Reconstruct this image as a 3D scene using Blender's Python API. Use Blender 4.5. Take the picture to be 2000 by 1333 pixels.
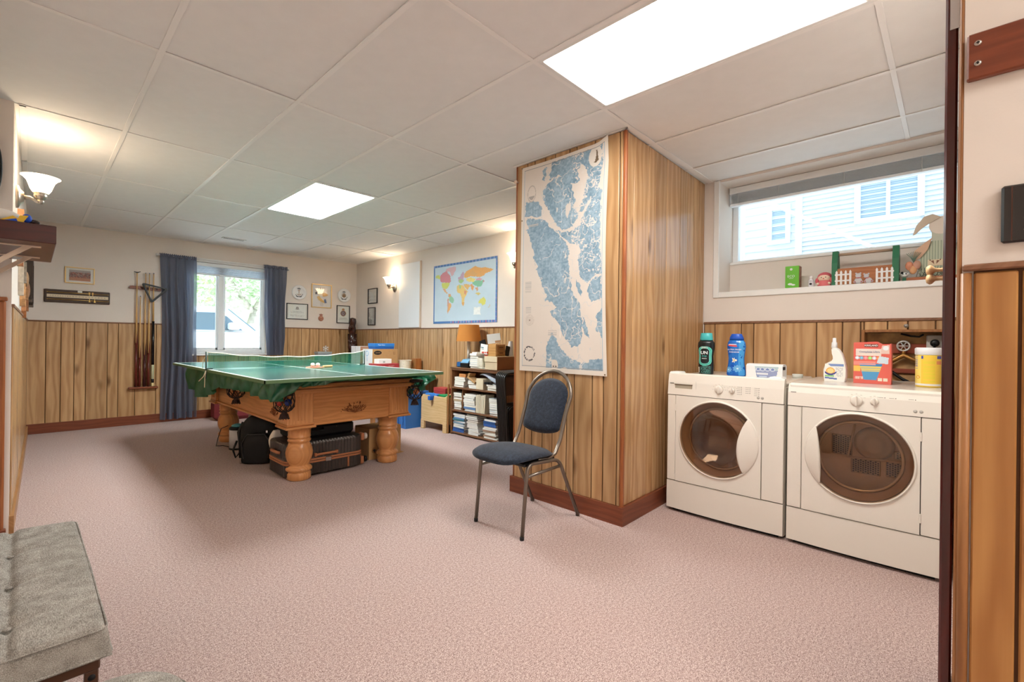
import bpy, bmesh, math, random
import numpy as np
from mathutils import Matrix, Vector, Euler

for o in list(bpy.data.objects):
    bpy.data.objects.remove(o)
S = bpy.context.scene
COL = S.collection
PI = math.pi
RNG = random.Random(7)

# ------------------------------------------------------------------ camera
cam = bpy.data.cameras.new('camera')
cam.sensor_width = 36
cam.lens = 16.204
cam.clip_start = 0.02
cam.clip_end = 200
cam_o = bpy.data.objects.new('camera', cam)
COL.objects.link(cam_o)
r_ = Vector((0.69170, -0.72207, 0.01260))
f_ = Vector((0.72210, 0.69179, 0.00050))
f_.normalize()
r_ = (r_ - f_ * r_.dot(f_)).normalized()
u_ = r_.cross(f_)
cam_o.matrix_world = Matrix(((r_.x, u_.x, -f_.x, 0), (r_.y, u_.y, -f_.y, 0),
                             (r_.z, u_.z, -f_.z, 1.1338), (0, 0, 0, 1)))
S.camera = cam_o

# ------------------------------------------------------------------ light levels
SKY = 1.25
SUN = 14.0
PANEL = 13.0
PANEL_FAR = 30.0
BULB = 2.6      # watts inside each wall lamp
SHADE = 3.0
EXPOSURE = 0.95
S.view_settings.view_transform = 'Standard'
S.view_settings.look = 'None'
S.view_settings.gamma = 1
S.view_settings.use_curve_mapping = False
S.view_settings.exposure = EXPOSURE
W = bpy.data.worlds.new('overcast_sky')
S.world = W
W.use_nodes = True
W.node_tree.nodes['Background'].inputs[0].default_value = (0.72, 0.86, 1.0, 1)
W.node_tree.nodes['Background'].inputs[1].default_value = SKY

sun = bpy.data.lights.new('sun', 'SUN')
sun.energy = SUN
sun.angle = 0.02
sun.color = (0.84, 0.93, 1.0)
sun_o = bpy.data.objects.new('sun', sun)
COL.objects.link(sun_o)
sun_o.rotation_euler = Vector((-0.46, 0.10, -0.88)).to_track_quat('-Z', 'Y').to_euler()


def window_daylight(name, loc, rot, sx, sy):
    a = bpy.data.lights.new(name, 'AREA')
    a.shape = 'RECTANGLE'
    a.size, a.size_y = sx, sy
    a.cycles.is_portal = True
    o = bpy.data.objects.new(name, a)
    COL.objects.link(o)
    o.location, o.rotation_euler = loc, rot


window_daylight('sky_portal_far', (2.0, 7.72, 1.55), (-PI / 2, 0, 0), 1.0, 1.35)
window_daylight('sky_portal_laundry', (4.24, 0.7, 2.08), (0, PI / 2, 0), 0.7, 1.4)


# ------------------------------------------------------------------ helpers
def lin(c):
    if isinstance(c, str):
        c = [int(c[i:i + 2], 16) for i in (0, 2, 4)]
    out = []
    for x in c[:3]:
        x = x / 255.0
        out.append(x / 12.92 if x <= 0.04045 else ((x + 0.055) / 1.055) ** 2.4)
    return tuple(out) + (1.0,)


class NT:
    def __init__(s, name):
        s.m = bpy.data.materials.new(name)
        s.m.use_nodes = True
        s.t = s.m.node_tree
        s.t.nodes.clear()

    def n(s, typ, props=None, out=0, **inp):
        nd = s.t.nodes.new('ShaderNode' + typ)
        for k, v in (props or {}).items():
            setattr(nd, k, v)
        for k, v in inp.items():
            key = int(k[1:]) if k[0] == 'i' and k[1:].isdigit() else k.replace('_', ' ')
            sk = nd.inputs[key]
            if hasattr(v, 'is_linked'):
                s.t.links.new(v, sk)
            else:
                sk.default_value = v
        return nd.outputs[out]

    def math(s, op, a, b=0.0):
        return s.n('Math', {'operation': op}, i0=a, i1=b)

    def ramp(s, fac, stops):
        nd = s.t.nodes.new('ShaderNodeValToRGB')
        e = nd.color_ramp.elements
        while len(e) < len(stops):
            e.new(0.5)
        for q, (p, c) in zip(e, stops):
            q.position = p
            q.color = c
        s.t.links.new(fac, nd.inputs[0])
        return nd.outputs[0]

    def mix(s, fac, a, b, blend='MIX'):
        nd = s.t.nodes.new('ShaderNodeMix')
        nd.data_type = 'RGBA'
        nd.blend_type = blend
        for i, v in ((0, fac), (6, a), (7, b)):
            if hasattr(v, 'is_linked'):
                s.t.links.new(v, nd.inputs[i])
            else:
                nd.inputs[i].default_value = v
        return nd.outputs[2]

    def bump(s, h, strength=0.3, dist=0.01):
        return s.n('Bump', Strength=strength, Distance=dist, Height=h)

    def done(s, sh):
        o = s.t.nodes.new('ShaderNodeOutputMaterial')
        s.t.links.new(sh, o.inputs[0])
        return s.m


MATS = {}


def pm(name, col, rough=0.6, metal=0.0, spec=0.4, var=0.0, vscale=40.0, bump=0.0, bscale=None, coat=0.0, sheen=0.0, emit=None, es=1.0, trans=0.0):
    """plain procedural surface: one colour, optional fine mottling and relief"""
    if name in MATS:
        return MATS[name]
    t = NT(name)
    c = lin(col)
    kw = {}
    if var or bump:
        co = t.n('TexCoord', out=3)
        nz = t.n('TexNoise', Vector=co, Scale=vscale, Detail=3.0)
        if var:
            lo = tuple(x * (1 - var) for x in c[:3]) + (1,)
            hi = tuple(min(1, x * (1 + var)) for x in c[:3]) + (1,)
            kw['Base_Color'] = t.ramp(nz, [(0.3, lo), (0.7, hi)])
        if bump:
            nb = nz if not bscale else t.n('TexNoise', Vector=co, Scale=bscale, Detail=2.0)
            kw['Normal'] = t.bump(nb, bump, 0.004)
    if 'Base_Color' not in kw:
        kw['Base_Color'] = c
    if emit is not None:
        kw['Emission_Color'] = lin(emit)
        kw['Emission_Strength'] = es
    sh = t.n('BsdfPrincipled', Roughness=rough, Metallic=metal, Specular_IOR_Level=spec,
             Coat_Weight=coat, Sheen_Weight=sheen, Transmission_Weight=trans, **kw)
    MATS[name] = t.done(sh)
    return MATS[name]


def wood(name, light, dark, axis='Z', rough=0.42, vary=0.16, ring=5.0, spec=0.4, knots=True, fine=0.5):
    """sawn timber: cathedral rings and fine pores along one local axis, each piece offset by its own random number"""
    if name in MATS:
        return MATS[name]
    t = NT(name)
    co = t.n('TexCoord', out=3)
    rnd = t.n('ObjectInfo', out=5)
    sx = t.n('SeparateXYZ', Vector=co, out=0).node
    X, Y, Z = sx.outputs
    if axis == 'Z':
        ac, al = t.math('ADD', X, Y), Z
    elif axis == 'X':
        ac, al = t.math('ADD', Y, Z), X
    else:
        ac, al = t.math('ADD', X, Z), Y
    off = t.math('MULTIPLY', rnd, 91.7)
    ac2 = t.math('ADD', ac, t.math('MULTIPLY', rnd, 13.1))
    al2 = t.math('ADD', al, off)
    v1 = t.n('CombineXYZ', X=ac2, Y=t.math('MULTIPLY', al2, 0.16), Z=off)
    wv = t.n('TexWave', {'wave_type': 'BANDS', 'bands_direction': 'X'}, out=1, Vector=v1, Scale=ring,
             Distortion=9.0, Detail=2.5, Detail_Scale=1.6, Detail_Roughness=0.55)
    v2 = t.n('CombineXYZ', X=t.math('MULTIPLY', ac2, 130.0), Y=t.math('MULTIPLY', al2, 5.0), Z=off)
    fn = t.n('TexNoise', Vector=v2, Scale=1.0, Detail=3.0)
    v3 = t.n('CombineXYZ', X=t.math('MULTIPLY', ac2, 7.0), Y=t.math('MULTIPLY', al2, 2.0), Z=off)
    pn = t.n('TexNoise', Vector=v3, Scale=1.0, Detail=2.0)
    f = t.math('ADD', t.math('MULTIPLY', wv, 0.42 * (1 - fine) + 0.06), t.math('MULTIPLY', fn, fine))
    f = t.math('ADD', f, t.math('MULTIPLY', t.math('SUBTRACT', pn, 0.5), 0.45))
    cl = t.ramp(f, [(0.05, lin(dark)), (0.80, lin(light))])
    tone = t.math('ADD', t.math('MULTIPLY', rnd, 2 * vary), 1 - vary)
    cl = t.mix(1.0, cl, t.n('CombineColor', Red=tone, Green=tone, Blue=tone), 'MULTIPLY')
    if knots:
        v4 = t.n('CombineXYZ', X=t.math('MULTIPLY', ac2, 4.5), Y=t.math('MULTIPLY', al2, 1.7), Z=off)
        vo = t.n('TexVoronoi', Vector=v4, Scale=1.0)
        kf = t.n('MapRange', Value=vo, i1=0.05, i2=0.16, i3=0.75, i4=0.0)
        cl = t.mix(kf, cl, lin((96, 62, 34)))
    sh = t.n('BsdfPrincipled', Base_Color=cl, Roughness=rough, Specular_IOR_Level=spec,
             Normal=t.bump(fn, 0.12, 0.002))
    MATS[name] = t.done(sh)
    return MATS[name]


def emis(name, col, strength):
    if name in MATS:
        return MATS[name]
    t = NT(name)
    MATS[name] = t.done(t.n('Emission', Color=lin(col), Strength=strength))
    return MATS[name]


def thin_glass(name, tint, gloss=0.06, fres=0.6):
    if name in MATS:
        return MATS[name]
    t = NT(name)
    tr = t.n('BsdfTransparent', Color=lin(tint))
    gl = t.n('BsdfGlossy', Color=(1, 1, 1, 1), Roughness=0.02)
    fr = t.math('ADD', t.math('MULTIPLY', t.n('LayerWeight', Blend=0.25), fres), gloss)
    MATS[name] = t.done(t.n('MixShader', i0=fr, i1=tr, i2=gl))
    return MATS[name]


def sheer(name, col, tr=0.35, gaps=0.0, satin=0.0):
    """thin woven cloth: diffuse, translucent and a share of open weave"""
    if name in MATS:
        return MATS[name]
    t = NT(name)
    c = lin(col)
    d = t.n('BsdfDiffuse', Color=c)
    l = t.n('BsdfTranslucent', Color=c)
    s = t.n('MixShader', i0=tr, i1=d, i2=l)
    if satin:
        s = t.n('MixShader', i0=satin, i1=s, i2=t.n('BsdfGlossy', Color=(1, 1, 1, 1), Roughness=0.38))
    if gaps:
        s = t.n('MixShader', i0=gaps, i1=s, i2=t.n('BsdfTransparent', Color=(1, 1, 1, 1)))
    MATS[name] = t.done(s)
    return MATS[name]


def printed(name, rough=0.6, coat=0.0):
    if name in MATS:
        return MATS[name]
    t = NT(name)
    c = t.n('VertexColor', {'layer_name': 'ink'})
    MATS[name] = t.done(t.n('BsdfPrincipled', Base_Color=c, Roughness=rough, Specular_IOR_Level=0.35, Coat_Weight=coat))
    return MATS[name]


class M:
    """collects shapes and links them as ONE mesh object"""

    def __init__(s):
        s.v, s.f, s.mi, s.sm = [], [], [], []
        s.cur = 0
        s.xf = None

    def add(s, vs, fs, smooth=False):
        k = len(s.v)
        if s.xf is not None:
            vs = [tuple(s.xf @ Vector(p)) for p in vs]
        s.v += [tuple(p) for p in vs]
        for q in fs:
            s.f.append([i + k for i in q])
            s.mi.append(s.cur)
            s.sm.append(smooth)
        return s

    def box(s, x0, x1, y0, y1, z0, z1, b=0.0):
        if x0 > x1: x0, x1 = x1, x0
        if y0 > y1: y0, y1 = y1, y0
        if z0 > z1: z0, z1 = z1, z0
        b = min(b, 0.49 * min(x1 - x0, y1 - y0, z1 - z0))
        if b <= 0:
            vs = [(x, y, z) for x in (x0, x1) for y in (y0, y1) for z in (z0, z1)]
            return s.add(vs, [(0, 1, 3, 2), (4, 6, 7, 5), (0, 4, 5, 1), (2, 3, 7, 6), (0, 2, 6, 4), (1, 5, 7, 3)])
        vs, idx = [], {}
        for i, x in enumerate((x0, x1)):
            for j, y in enumerate((y0, y1)):
                for k, z in enumerate((z0, z1)):
                    ix, iy, iz = (b if i == 0 else -b), (b if j == 0 else -b), (b if k == 0 else -b)
                    for a, p in enumerate(((x, y + iy, z + iz), (x + ix, y, z + iz), (x + ix, y + iy, z))):
                        idx[i, j, k, a] = len(vs)
                        vs.append(p)
        g = lambda *t: idx[t]
        fs = []
        for i in (0, 1):
            q = [g(i, 0, 0, 0), g(i, 0, 1, 0), g(i, 1, 1, 0), g(i, 1, 0, 0)]
            fs.append(q if i == 0 else q[::-1])
            q = [g(0, i, 0, 1), g(1, i, 0, 1), g(1, i, 1, 1), g(0, i, 1, 1)]
            fs.append(q if i == 0 else q[::-1])
            q = [g(0, 0, i, 2), g(0, 1, i, 2), g(1, 1, i, 2), g(1, 0, i, 2)]
            fs.append(q if i == 0 else q[::-1])
        for i in (0, 1):
            for j in (0, 1):
                fs.append([g(i, j, 0, 0), g(i, j, 0, 1), g(i, j, 1, 1), g(i, j, 1, 0)])
                fs.append([g(i, 0, j, 0), g(i, 0, j, 2), g(i, 1, j, 2), g(i, 1, j, 0)])
                fs.append([g(0, i, j, 1), g(0, i, j, 2), g(1, i, j, 2), g(1, i, j, 1)])
        for i in (0, 1):
            for j in (0, 1):
                for k in (0, 1):
                    fs.append([g(i, j, k, 0), g(i, j, k, 1), g(i, j, k, 2)])
        return s.add(vs, fs)

    def lathe(s, prof, c=(0, 0, 0), n=24, axis='Z', smooth=True, sx=1.0, sy=1.0):
        vs, fs = [], []
        for r, h in prof:
            for i in range(n):
                a = 2 * PI * i / n
                p, q = r * math.cos(a) * sx, r * math.sin(a) * sy
                if axis == 'Z':
                    vs.append((c[0] + p, c[1] + q, c[2] + h))
                elif axis == 'X':
                    vs.append((c[0] + h, c[1] + p, c[2] + q))
                else:
                    vs.append((c[0] + p, c[1] + h, c[2] + q))
        m = len(prof)
        for j in range(m - 1):
            for i in range(n):
                i2 = (i + 1) % n
                fs.append((j * n + i, j * n + i2, (j + 1) * n + i2, (j + 1) * n + i))
        s.add(vs, fs, smooth)
        if prof[0][0] > 1e-5:
            s.add(vs[:n], [list(range(n))[::-1]])
        if prof[-1][0] > 1e-5:
            s.add(vs[-n:], [list(range(n))])
        return s

    def cyl(s, c, r, h, n=20, axis='Z', smooth=True, b=0.0):
        if b:
            return s.lathe([(r - b, 0), (r, b), (r, h - b), (r - b, h)], c, n, axis, smooth)
        return s.lathe([(r, 0), (r, h)], c, n, axis, smooth)

    def tube(s, pts, r, n=8, closed=False, smooth=True, caps=True):
        P = [Vector(p) for p in pts]
        R = r if isinstance(r, (list, tuple)) else [r] * len(P)
        m = len(P)
        T = []
        for i in range(m):
            a = P[(i - 1) % m] if (closed or i > 0) else P[i]
            b = P[(i + 1) % m] if (closed or i < m - 1) else P[i]
            d = (b - a)
            T.append(d.normalized() if d.length > 1e-9 else Vector((0, 0, 1)))
        ref = Vector((0, 0, 1)) if abs(T[0].z) < 0.9 else Vector((1, 0, 0))
        nrm = (ref - T[0] * ref.dot(T[0])).normalized()
        vs, fs = [], []
        for i in range(m):
            nrm = (nrm - T[i] * nrm.dot(T[i])).normalized()
            bn = T[i].cross(nrm)
            for k in range(n):
                a = 2 * PI * (k + 0.5) / n
                vs.append(P[i] + nrm * (math.cos(a) * R[i]) + bn * (math.sin(a) * R[i]))
        rng = m if closed else m - 1
        for j in range(rng):
            j2 = (j + 1) % m
            for k in range(n):
                k2 = (k + 1) % n
                fs.append((j * n + k, j * n + k2, j2 * n + k2, j2 * n + k))
        s.add(vs, fs, smooth and n > 4)
        if caps and not closed:
            s.add(vs[:n], [list(range(n))[::-1]])
            s.add(vs[-n:], [list(range(n))])
        return s

    def prism(s, poly, axis, a0, a1, smooth=False):
        """poly = points in the two other axes (kept in x,y,z order)"""
        n = len(poly)
        def mk(p, a):
            return {'X': (a, p[0], p[1]), 'Y': (p[0], a, p[1]), 'Z': (p[0], p[1], a)}[axis]
        vs = [mk(p, a0) for p in poly] + [mk(p, a1) for p in poly]
        s.add(vs, [list(range(n))[::-1], list(range(n, 2 * n))])
        s.add(vs, [(i, (i + 1) % n, n + (i + 1) % n, n + i) for i in range(n)], smooth)
        return s

    def ball(s, c, r, sx=1.0, sy=1.0, sz=1.0, n=14, m=9):
        prof = [(max(1e-6, r * math.sin(PI * i / m)), -r * math.cos(PI * i / m)) for i in range(m + 1)]
        old, k = s.xf, Matrix.Translation(c) @ Matrix.Diagonal((sx, sy, sz, 1))
        s.xf = (old @ k) if old is not None else k
        s.lathe(prof, (0, 0, 0), n)
        s.xf = old
        return s

    def surf(s, nu, nv, fn, smooth=True, closed_u=False):
        vs = [fn(i / (nu if closed_u else nu - 1), j / (nv - 1)) for j in range(nv) for i in range(nu)]
        fs = []
        for j in range(nv - 1):
            for i in range(nu if closed_u else nu - 1):
                i2 = (i + 1) % nu
                fs.append((j * nu + i, j * nu + i2, (j + 1) * nu + i2, (j + 1) * nu + i))
        return s.add(vs, fs, smooth)

    def pad(s, outline, t_top, t_bot, edge=0.5, rings=7, crown=0.0):
        """cushion: outline = list of (x,y) round the origin, thickness up and down, soft edge"""
        n = len(outline)
        vs, fs = [], []
        lv = []
        for sgn, t in ((1, t_top), (-1, t_bot)):
            for k in range(rings):
                q = k / (rings - 1)
                rho = 1 - (1 - q) ** 2 if False else q
                h = t * (1 - rho ** (2 / edge)) ** 0.5
                lv.append((rho, sgn * h + (crown * (1 - rho * rho) if sgn > 0 else 0)))
        top = lv[:rings]
        bot = lv[rings:][::-1]
        seq = top + bot[1:]
        for rho, h in seq:
            rr = max(rho, 0.001)
            for x, y in outline:
                vs.append((x * rr, y * rr, h))
        for j in range(len(seq) - 1):
            for i in range(n):
                i2 = (i + 1) % n
                fs.append((j * n + i, (j + 1) * n + i, (j + 1) * n + i2, j * n + i2))
        return s.add(vs, fs, True)

    def mesh(s, name, mats):
        me = bpy.data.meshes.new(name)
        me.from_pydata(s.v, [], s.f)
        if not isinstance(mats, (list, tuple)):
            mats = [mats]
        for m in mats:
            me.materials.append(m)
        me.polygons.foreach_set('material_index', [min(i, len(mats) - 1) for i in s.mi])
        me.polygons.foreach_set('use_smooth', s.sm)
        bm = bmesh.new()
        bm.from_mesh(me)
        bmesh.ops.remove_doubles(bm, verts=bm.verts, dist=1e-6)
        bmesh.ops.recalc_face_normals(bm, faces=bm.faces)
        bm.to_mesh(me)
        bm.free()
        me.update()
        return me

    def build(s, name, mats, parent=None, label=None, kind=None, local=False):
        if parent is not None and not local:
            r = parent
            while r.parent:
                r = r.parent
            lx, ly, lz = r.location
            s.v = [(x - lx, y - ly, z - lz) for x, y, z in s.v]
        o = bpy.data.objects.new(name, s.mesh(name, mats))
        COL.objects.link(o)
        if parent is not None:
            o.parent = parent
        if label: o['label'] = label
        if kind: o['kind'] = kind
        return o


def thing(name, label, cat, loc=(0, 0, 0), rz=0.0, group=None):
    o = bpy.data.objects.new(name, None)
    COL.objects.link(o)
    o.empty_display_size = 0.1
    o.location = loc
    o.rotation_euler = (0, 0, rz)
    o['label'] = label
    o['category'] = cat
    if group: o['group'] = group
    return o


def tag(o, label, cat, group=None):
    o['label'] = label
    o['category'] = cat
    if group: o['group'] = group
    return o


def copy_tree(o, parent=None):
    c = o.copy()
    COL.objects.link(c)
    if parent is not None:
        c.parent = parent
    for ch in list(o.children):
        copy_tree(ch, c)
    return c


def solo(m, name, mats, label, cat, base, group=None):
    """a thing that is one mesh, built in world coordinates with its origin at its base"""
    m.v = [(x - base[0], y - base[1], z - base[2]) for x, y, z in m.v]
    o = m.build(name, mats)
    o.location = base
    return tag(o, label, cat, group)


def struct(m, name, mats):
    return m.build(name, mats, kind='structure')


DG = None


def text(name, body, size, mat, parent, loc, rot, ext=0.0004, align='CENTER', sx=1.0, bold=0.0):
    """lettering as a mesh; loc is in the parent's own space"""
    cu = bpy.data.curves.new(name, 'FONT')
    cu.body = body
    cu.size = size
    cu.extrude = ext
    cu.offset = bold
    cu.align_x = align
    cu.align_y = 'CENTER'
    cu.resolution_u = 2
    tmp = bpy.data.objects.new(name + '_tmp', cu)
    COL.objects.link(tmp)
    dg = bpy.context.evaluated_depsgraph_get()
    me = bpy.data.meshes.new_from_object(tmp.evaluated_get(dg))
    bpy.data.objects.remove(tmp)
    me.materials.clear()
    me.materials.append(mat)
    o = bpy.data.objects.new(name, me)
    COL.objects.link(o)
    o.parent = parent
    o.location = loc
    o.rotation_euler = rot
    o.scale = (sx, 1, 1)
    return o


FACE_MX = (PI / 2, 0, -PI / 2)   # lettering that is read when looking towards +X
FACE_MY = (PI / 2, 0, 0)         # lettering that is read when looking towards +Y


def rline(a, b, n):
    return [tuple(a[i] + (b[i] - a[i]) * k / n for i in range(3)) for k in range(n + 1)]


def arc(cx, cy, r, a0, a1, n, ry=None):
    ry = r if ry is None else ry
    return [(cx + r * math.cos(math.radians(a0 + (a1 - a0) * k / n)), cy + ry * math.sin(math.radians(a0 + (a1 - a0) * k / n))) for k in range(n + 1)]


def rrect(w, h, r, n=5, cx=0.0, cy=0.0):
    p = []
    for sx, sy, a in ((1, 1, 0), (-1, 1, 90), (-1, -1, 180), (1, -1, 270)):
        p += arc(cx + sx * (w / 2 - r), cy + sy * (h / 2 - r), r, a, a + 90, n)
    return p


# numpy paint box for flat print (maps, labels): colours per face of a fine grid
def inpoly(x, y, poly):
    ins = np.zeros(x.shape, bool)
    n = len(poly)
    j = n - 1
    for i in range(n):
        xi, yi = poly[i]
        xj, yj = poly[j]
        c = ((yi > y) != (yj > y)) & (x < (xj - xi) * (y - yi) / (yj - yi + 1e-12) + xi)
        ins ^= c
        j = i
    return ins


def vnoise(x, y, seed):
    xi, yi = np.floor(x).astype(int), np.floor(y).astype(int)
    fx, fy = x - xi, y - yi
    fx, fy = fx * fx * (3 - 2 * fx), fy * fy * (3 - 2 * fy)
    def h(a, b):
        q = (a * 374761393 + b * 668265263 + seed * 1442695041) & 0x7fffffff
        q = ((q ^ (q >> 13)) * 1274126177) & 0x7fffffff
        return ((q ^ (q >> 16)) & 0xffff) / 65535.0
    return (h(xi, yi) * (1 - fx) + h(xi + 1, yi) * fx) * (1 - fy) + (h(xi, yi + 1) * (1 - fx) + h(xi + 1, yi + 1) * fx) * fy


def fbm(x, y, seed=1, oct=4):
    t, a, s = 0, 0.5, 0
    for o in range(oct):
        t = t + a * vnoise(x * 2 ** o, y * 2 ** o, seed + o)
        s += a
        a *= 0.5
    return t / s


def rgb(a, msk, c):
    a[msk] = c


def print_sheet(name, mat, nu, nv, pos, colour, parent=None, local=True):
    """pos(u,v)->(x,y,z) arrays; colour(u,v)->(n,3) sRGB 0..255; u to the right, v up"""
    ui, vi = np.meshgrid(np.linspace(0, 1, nu + 1), np.linspace(0, 1, nv + 1))
    p = np.stack([np.broadcast_to(q, ui.shape) for q in pos(ui, vi)], -1).reshape(-1, 3)
    me = bpy.data.meshes.new(name)
    I = (np.arange(nv)[:, None] * (nu + 1) + np.arange(nu)[None, :]).reshape(-1)
    q = np.stack([I, I + 1, I + nu + 2, I + nu + 1], 1)
    me.vertices.add(len(p))
    me.vertices.foreach_set('co', p.astype(np.float32).ravel())
    me.loops.add(q.size)
    me.loops.foreach_set('vertex_index', q.astype(np.int32).ravel())
    me.polygons.add(len(q))
    me.polygons.foreach_set('loop_start', (np.arange(len(q)) * 4).astype(np.int32))
    me.update(calc_edges=True)
    uc, vc = np.meshgrid((np.arange(nu) + 0.5) / nu, (np.arange(nv) + 0.5) / nv)
    c = colour(uc.ravel(), vc.ravel()).astype(np.float64) / 255.0
    c = np.where(c <= 0.04045, c / 12.92, ((c + 0.055) / 1.055) ** 2.4)
    c = np.concatenate([np.repeat(c, 4, 0), np.ones((len(q) * 4, 1))], 1)
    ca = me.color_attributes.new('ink', 'FLOAT_COLOR', 'CORNER')
    ca.data.foreach_set('color', c.astype(np.float32).ravel())
    me.materials.append(mat)
    o = bpy.data.objects.new(name, me)
    COL.objects.link(o)
    if parent is not None:
        o.parent = parent
    return o


# ------------------------------------------------------------------ shared materials
WALL = pm('wall_paint', (230, 220, 211), 0.85, var=0.02, vscale=3, bump=0.05, bscale=220)
CEIL = pm('ceiling_tile_vinyl', (237, 236, 235), 0.8, var=0.015, vscale=12, bump=0.03, bscale=300)
TEE = pm('grid_tee_enamel', (243, 241, 239), 0.4)
PANELW = wood('panelling_oak_print', (212, 174, 128), (170, 128, 86), 'Z', 0.25, 0.12, 5.0, fine=0.30, spec=0.5)
GROOVE = pm('groove_shadow_brown', (92, 60, 34), 0.7)
BASEW = wood('baseboard_redwood', (138, 76, 50), (104, 52, 34), 'X', 0.4, 0.05, 8, knots=False)
BASEWY = wood('baseboard_redwood_y', (138, 76, 50), (104, 52, 34), 'Y', 0.4, 0.05, 8, knots=False)
CAPW = wood('cap_moulding', (150, 108, 80), (118, 80, 56), 'X', 0.5, 0.05, 8, knots=False)
OAKTRIM = wood('oak_trim', (176, 122, 74), (140, 92, 52), 'Z', 0.4, 0.05, 10, knots=False)
REDTRIM = wood('corner_moulding', (172, 104, 58), (134, 72, 40), 'Z', 0.4, 0.05, 10, knots=False)
WHITE = pm('white_paint', (236, 236, 234), 0.45)
WHITEV = pm('white_vinyl', (240, 243, 245), 0.35)
BLACK = pm('black_plastic', (16, 16, 17), 0.45)
CHROME = pm('chrome', (205, 205, 205), 0.18, 1.0)
BRASS = pm('brass', (206, 170, 104), 0.3, 1.0)
NICKEL = pm('brushed_nickel', (176, 168, 156), 0.32, 1.0)
PAPER = pm('white_paper', (238, 236, 230), 0.8)
CARD = pm('brown_cardboard', (190, 148, 100), 0.85, var=0.04, vscale=30)
INK = pm('black_ink', (24, 22, 22), 0.7)


def carpet():
    t = NT('carpet_rose_beige')
    co = t.n('TexCoord', out=3)
    n1 = t.n('TexNoise', Vector=co, Scale=260.0, Detail=2.0, Roughness=0.7)
    n2 = t.n('TexNoise', Vector=co, Scale=95.0, Detail=2.0)
    n3 = t.n('TexNoise', Vector=co, Scale=1.4, Detail=3.0)
    f = t.math('ADD', t.math('MULTIPLY', n1, 0.75), t.math('MULTIPLY', n2, 0.25))
    c = t.ramp(f, [(0.36, lin((112, 88, 84))), (0.5, lin((180, 154, 147))), (0.62, lin((226, 208, 202)))])
    c = t.mix(t.n('MapRange', Value=n3, i1=0.35, i2=0.7, i3=0.0, i4=0.16), c, lin((176, 140, 132)))
    sh = t.n('BsdfPrincipled', Base_Color=c, Roughness=0.95, Specular_IOR_Level=0.1, Sheen_Weight=0.15,
             Normal=t.bump(f, 0.55, 0.006))
    return t.done(sh)


CARPET = carpet()
H = 2.457       # ceiling
WZ = 1.306      # top of the panelling
YB = 7.608      # far wall
XR = 3.961      # right wall
XL = 3.85       # laundry wall
PX, PY0, PY1 = 2.534, 1.472, 2.40    # wood-clad pier: face, near side, far side

# ================================================================== the room
m = M(); m.box(-3.2, 4.3, -3.4, 7.9, -0.12, 0.0)
struct(m, 'floor', CARPET)


def plank_run(parent, fixed, plane, edges, z0, z1, face, cuts=None, mat=None):
    """upright boards on a wall; plane 'Y' means the wall is at Y=fixed and edges run along X; face = side (+1/-1) they look to"""
    g = 0.003
    for a, b in zip(edges[:-1], edges[1:]):
        spans = [(z0, z1)]
        for (ca, cb, za, zb) in (cuts or []):
            if min(a, b) > ca - 0.004 and max(a, b) < cb + 0.004:
                spans = [(z0, za), (zb, z1)]
        for s0, s1 in spans:
            if s1 - s0 < 0.02:
                continue
            q = M()
            lo, hi = min(a, b) + g, max(a, b) - g
            w = (hi - lo) / 2
            if plane == 'Y':
                q.box(-w, w, -0.004, 0.004, 0, s1 - s0, 0.003)
                loc = ((lo + hi) / 2, fixed + face * 0.005, s0)
            else:
                q.box(-0.004, 0.004, -w, w, 0, s1 - s0, 0.003)
                loc = (fixed + face * 0.005, (lo + hi) / 2, s0)
            o = q.build('plank', mat or PANELW, parent, local=True)
            o.location = loc


def slab_with_holes(m, plane, p0, p1, a0, a1, z0, z1, holes):
    """solid wall between p0 and p1 with rectangular openings (a0,a1,z0,z1)"""
    As = sorted({min(a1, max(a0, q)) for q in [a0, a1, *[h[0] for h in holes], *[h[1] for h in holes]]})
    Zs = sorted({min(z1, max(z0, q)) for q in [z0, z1, *[h[2] for h in holes], *[h[3] for h in holes]]})
    for i in range(len(As) - 1):
        for j in range(len(Zs) - 1):
            ca, cz = (As[i] + As[i + 1]) / 2, (Zs[j] + Zs[j + 1]) / 2
            if any(h[0] < ca < h[1] and h[2] < cz < h[3] for h in holes):
                continue
            if plane == 'Y':
                m.box(As[i], As[i + 1], p0, p1, Zs[j], Zs[j + 1])
            else:
                m.box(p0, p1, As[i], As[i + 1], Zs[j], Zs[j + 1])


# far wall with the big window
FW = (1.50, 2.50, 0.90, 2.19)
m = M(); slab_with_holes(m, 'Y', YB, YB + 0.16, -0.3, 4.2, 0, H + 0.1, [FW])
wb = struct(m, 'wall_back', [WALL])
m = M(); m.box(-0.08, XR, YB - 0.0012, YB, 0.0, WZ - 0.002)
e_back = [-0.045, 0.12, 0.245, 0.36, 0.462, 0.66, 0.763, 0.93, 1.145, 1.30, 1.50, 1.62, 1.80, 1.95, 2.12, 2.25, 2.40, 2.50, 2.64, 2.81, 3.02, 3.15, 3.30, 3.51, 3.672, 3.772, 3.955]
g = M(); slab_with_holes(g, 'Y', YB - 0.0012, YB, -0.05, XR, 0.1, WZ - 0.004, [FW])
g.build('groove_backing', GROOVE, wb)
plank_run(wb, YB, 'Y', e_back, 0.10, WZ - 0.012, -1, cuts=[(1.50, 2.50, 0.895, 2.0)])
m = M(); m.box(-0.05, 1.50, YB - 0.016, YB, WZ - 0.012, WZ + 0.004, 0.003); m.box(2.50, XR, YB - 0.016, YB, WZ - 0.012, WZ + 0.004, 0.003)
struct(m, 'trim_1', CAPW)
m = M(); m.box(-0.05, XR, YB - 0.022, YB, 0, 0.115, 0.004)
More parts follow.
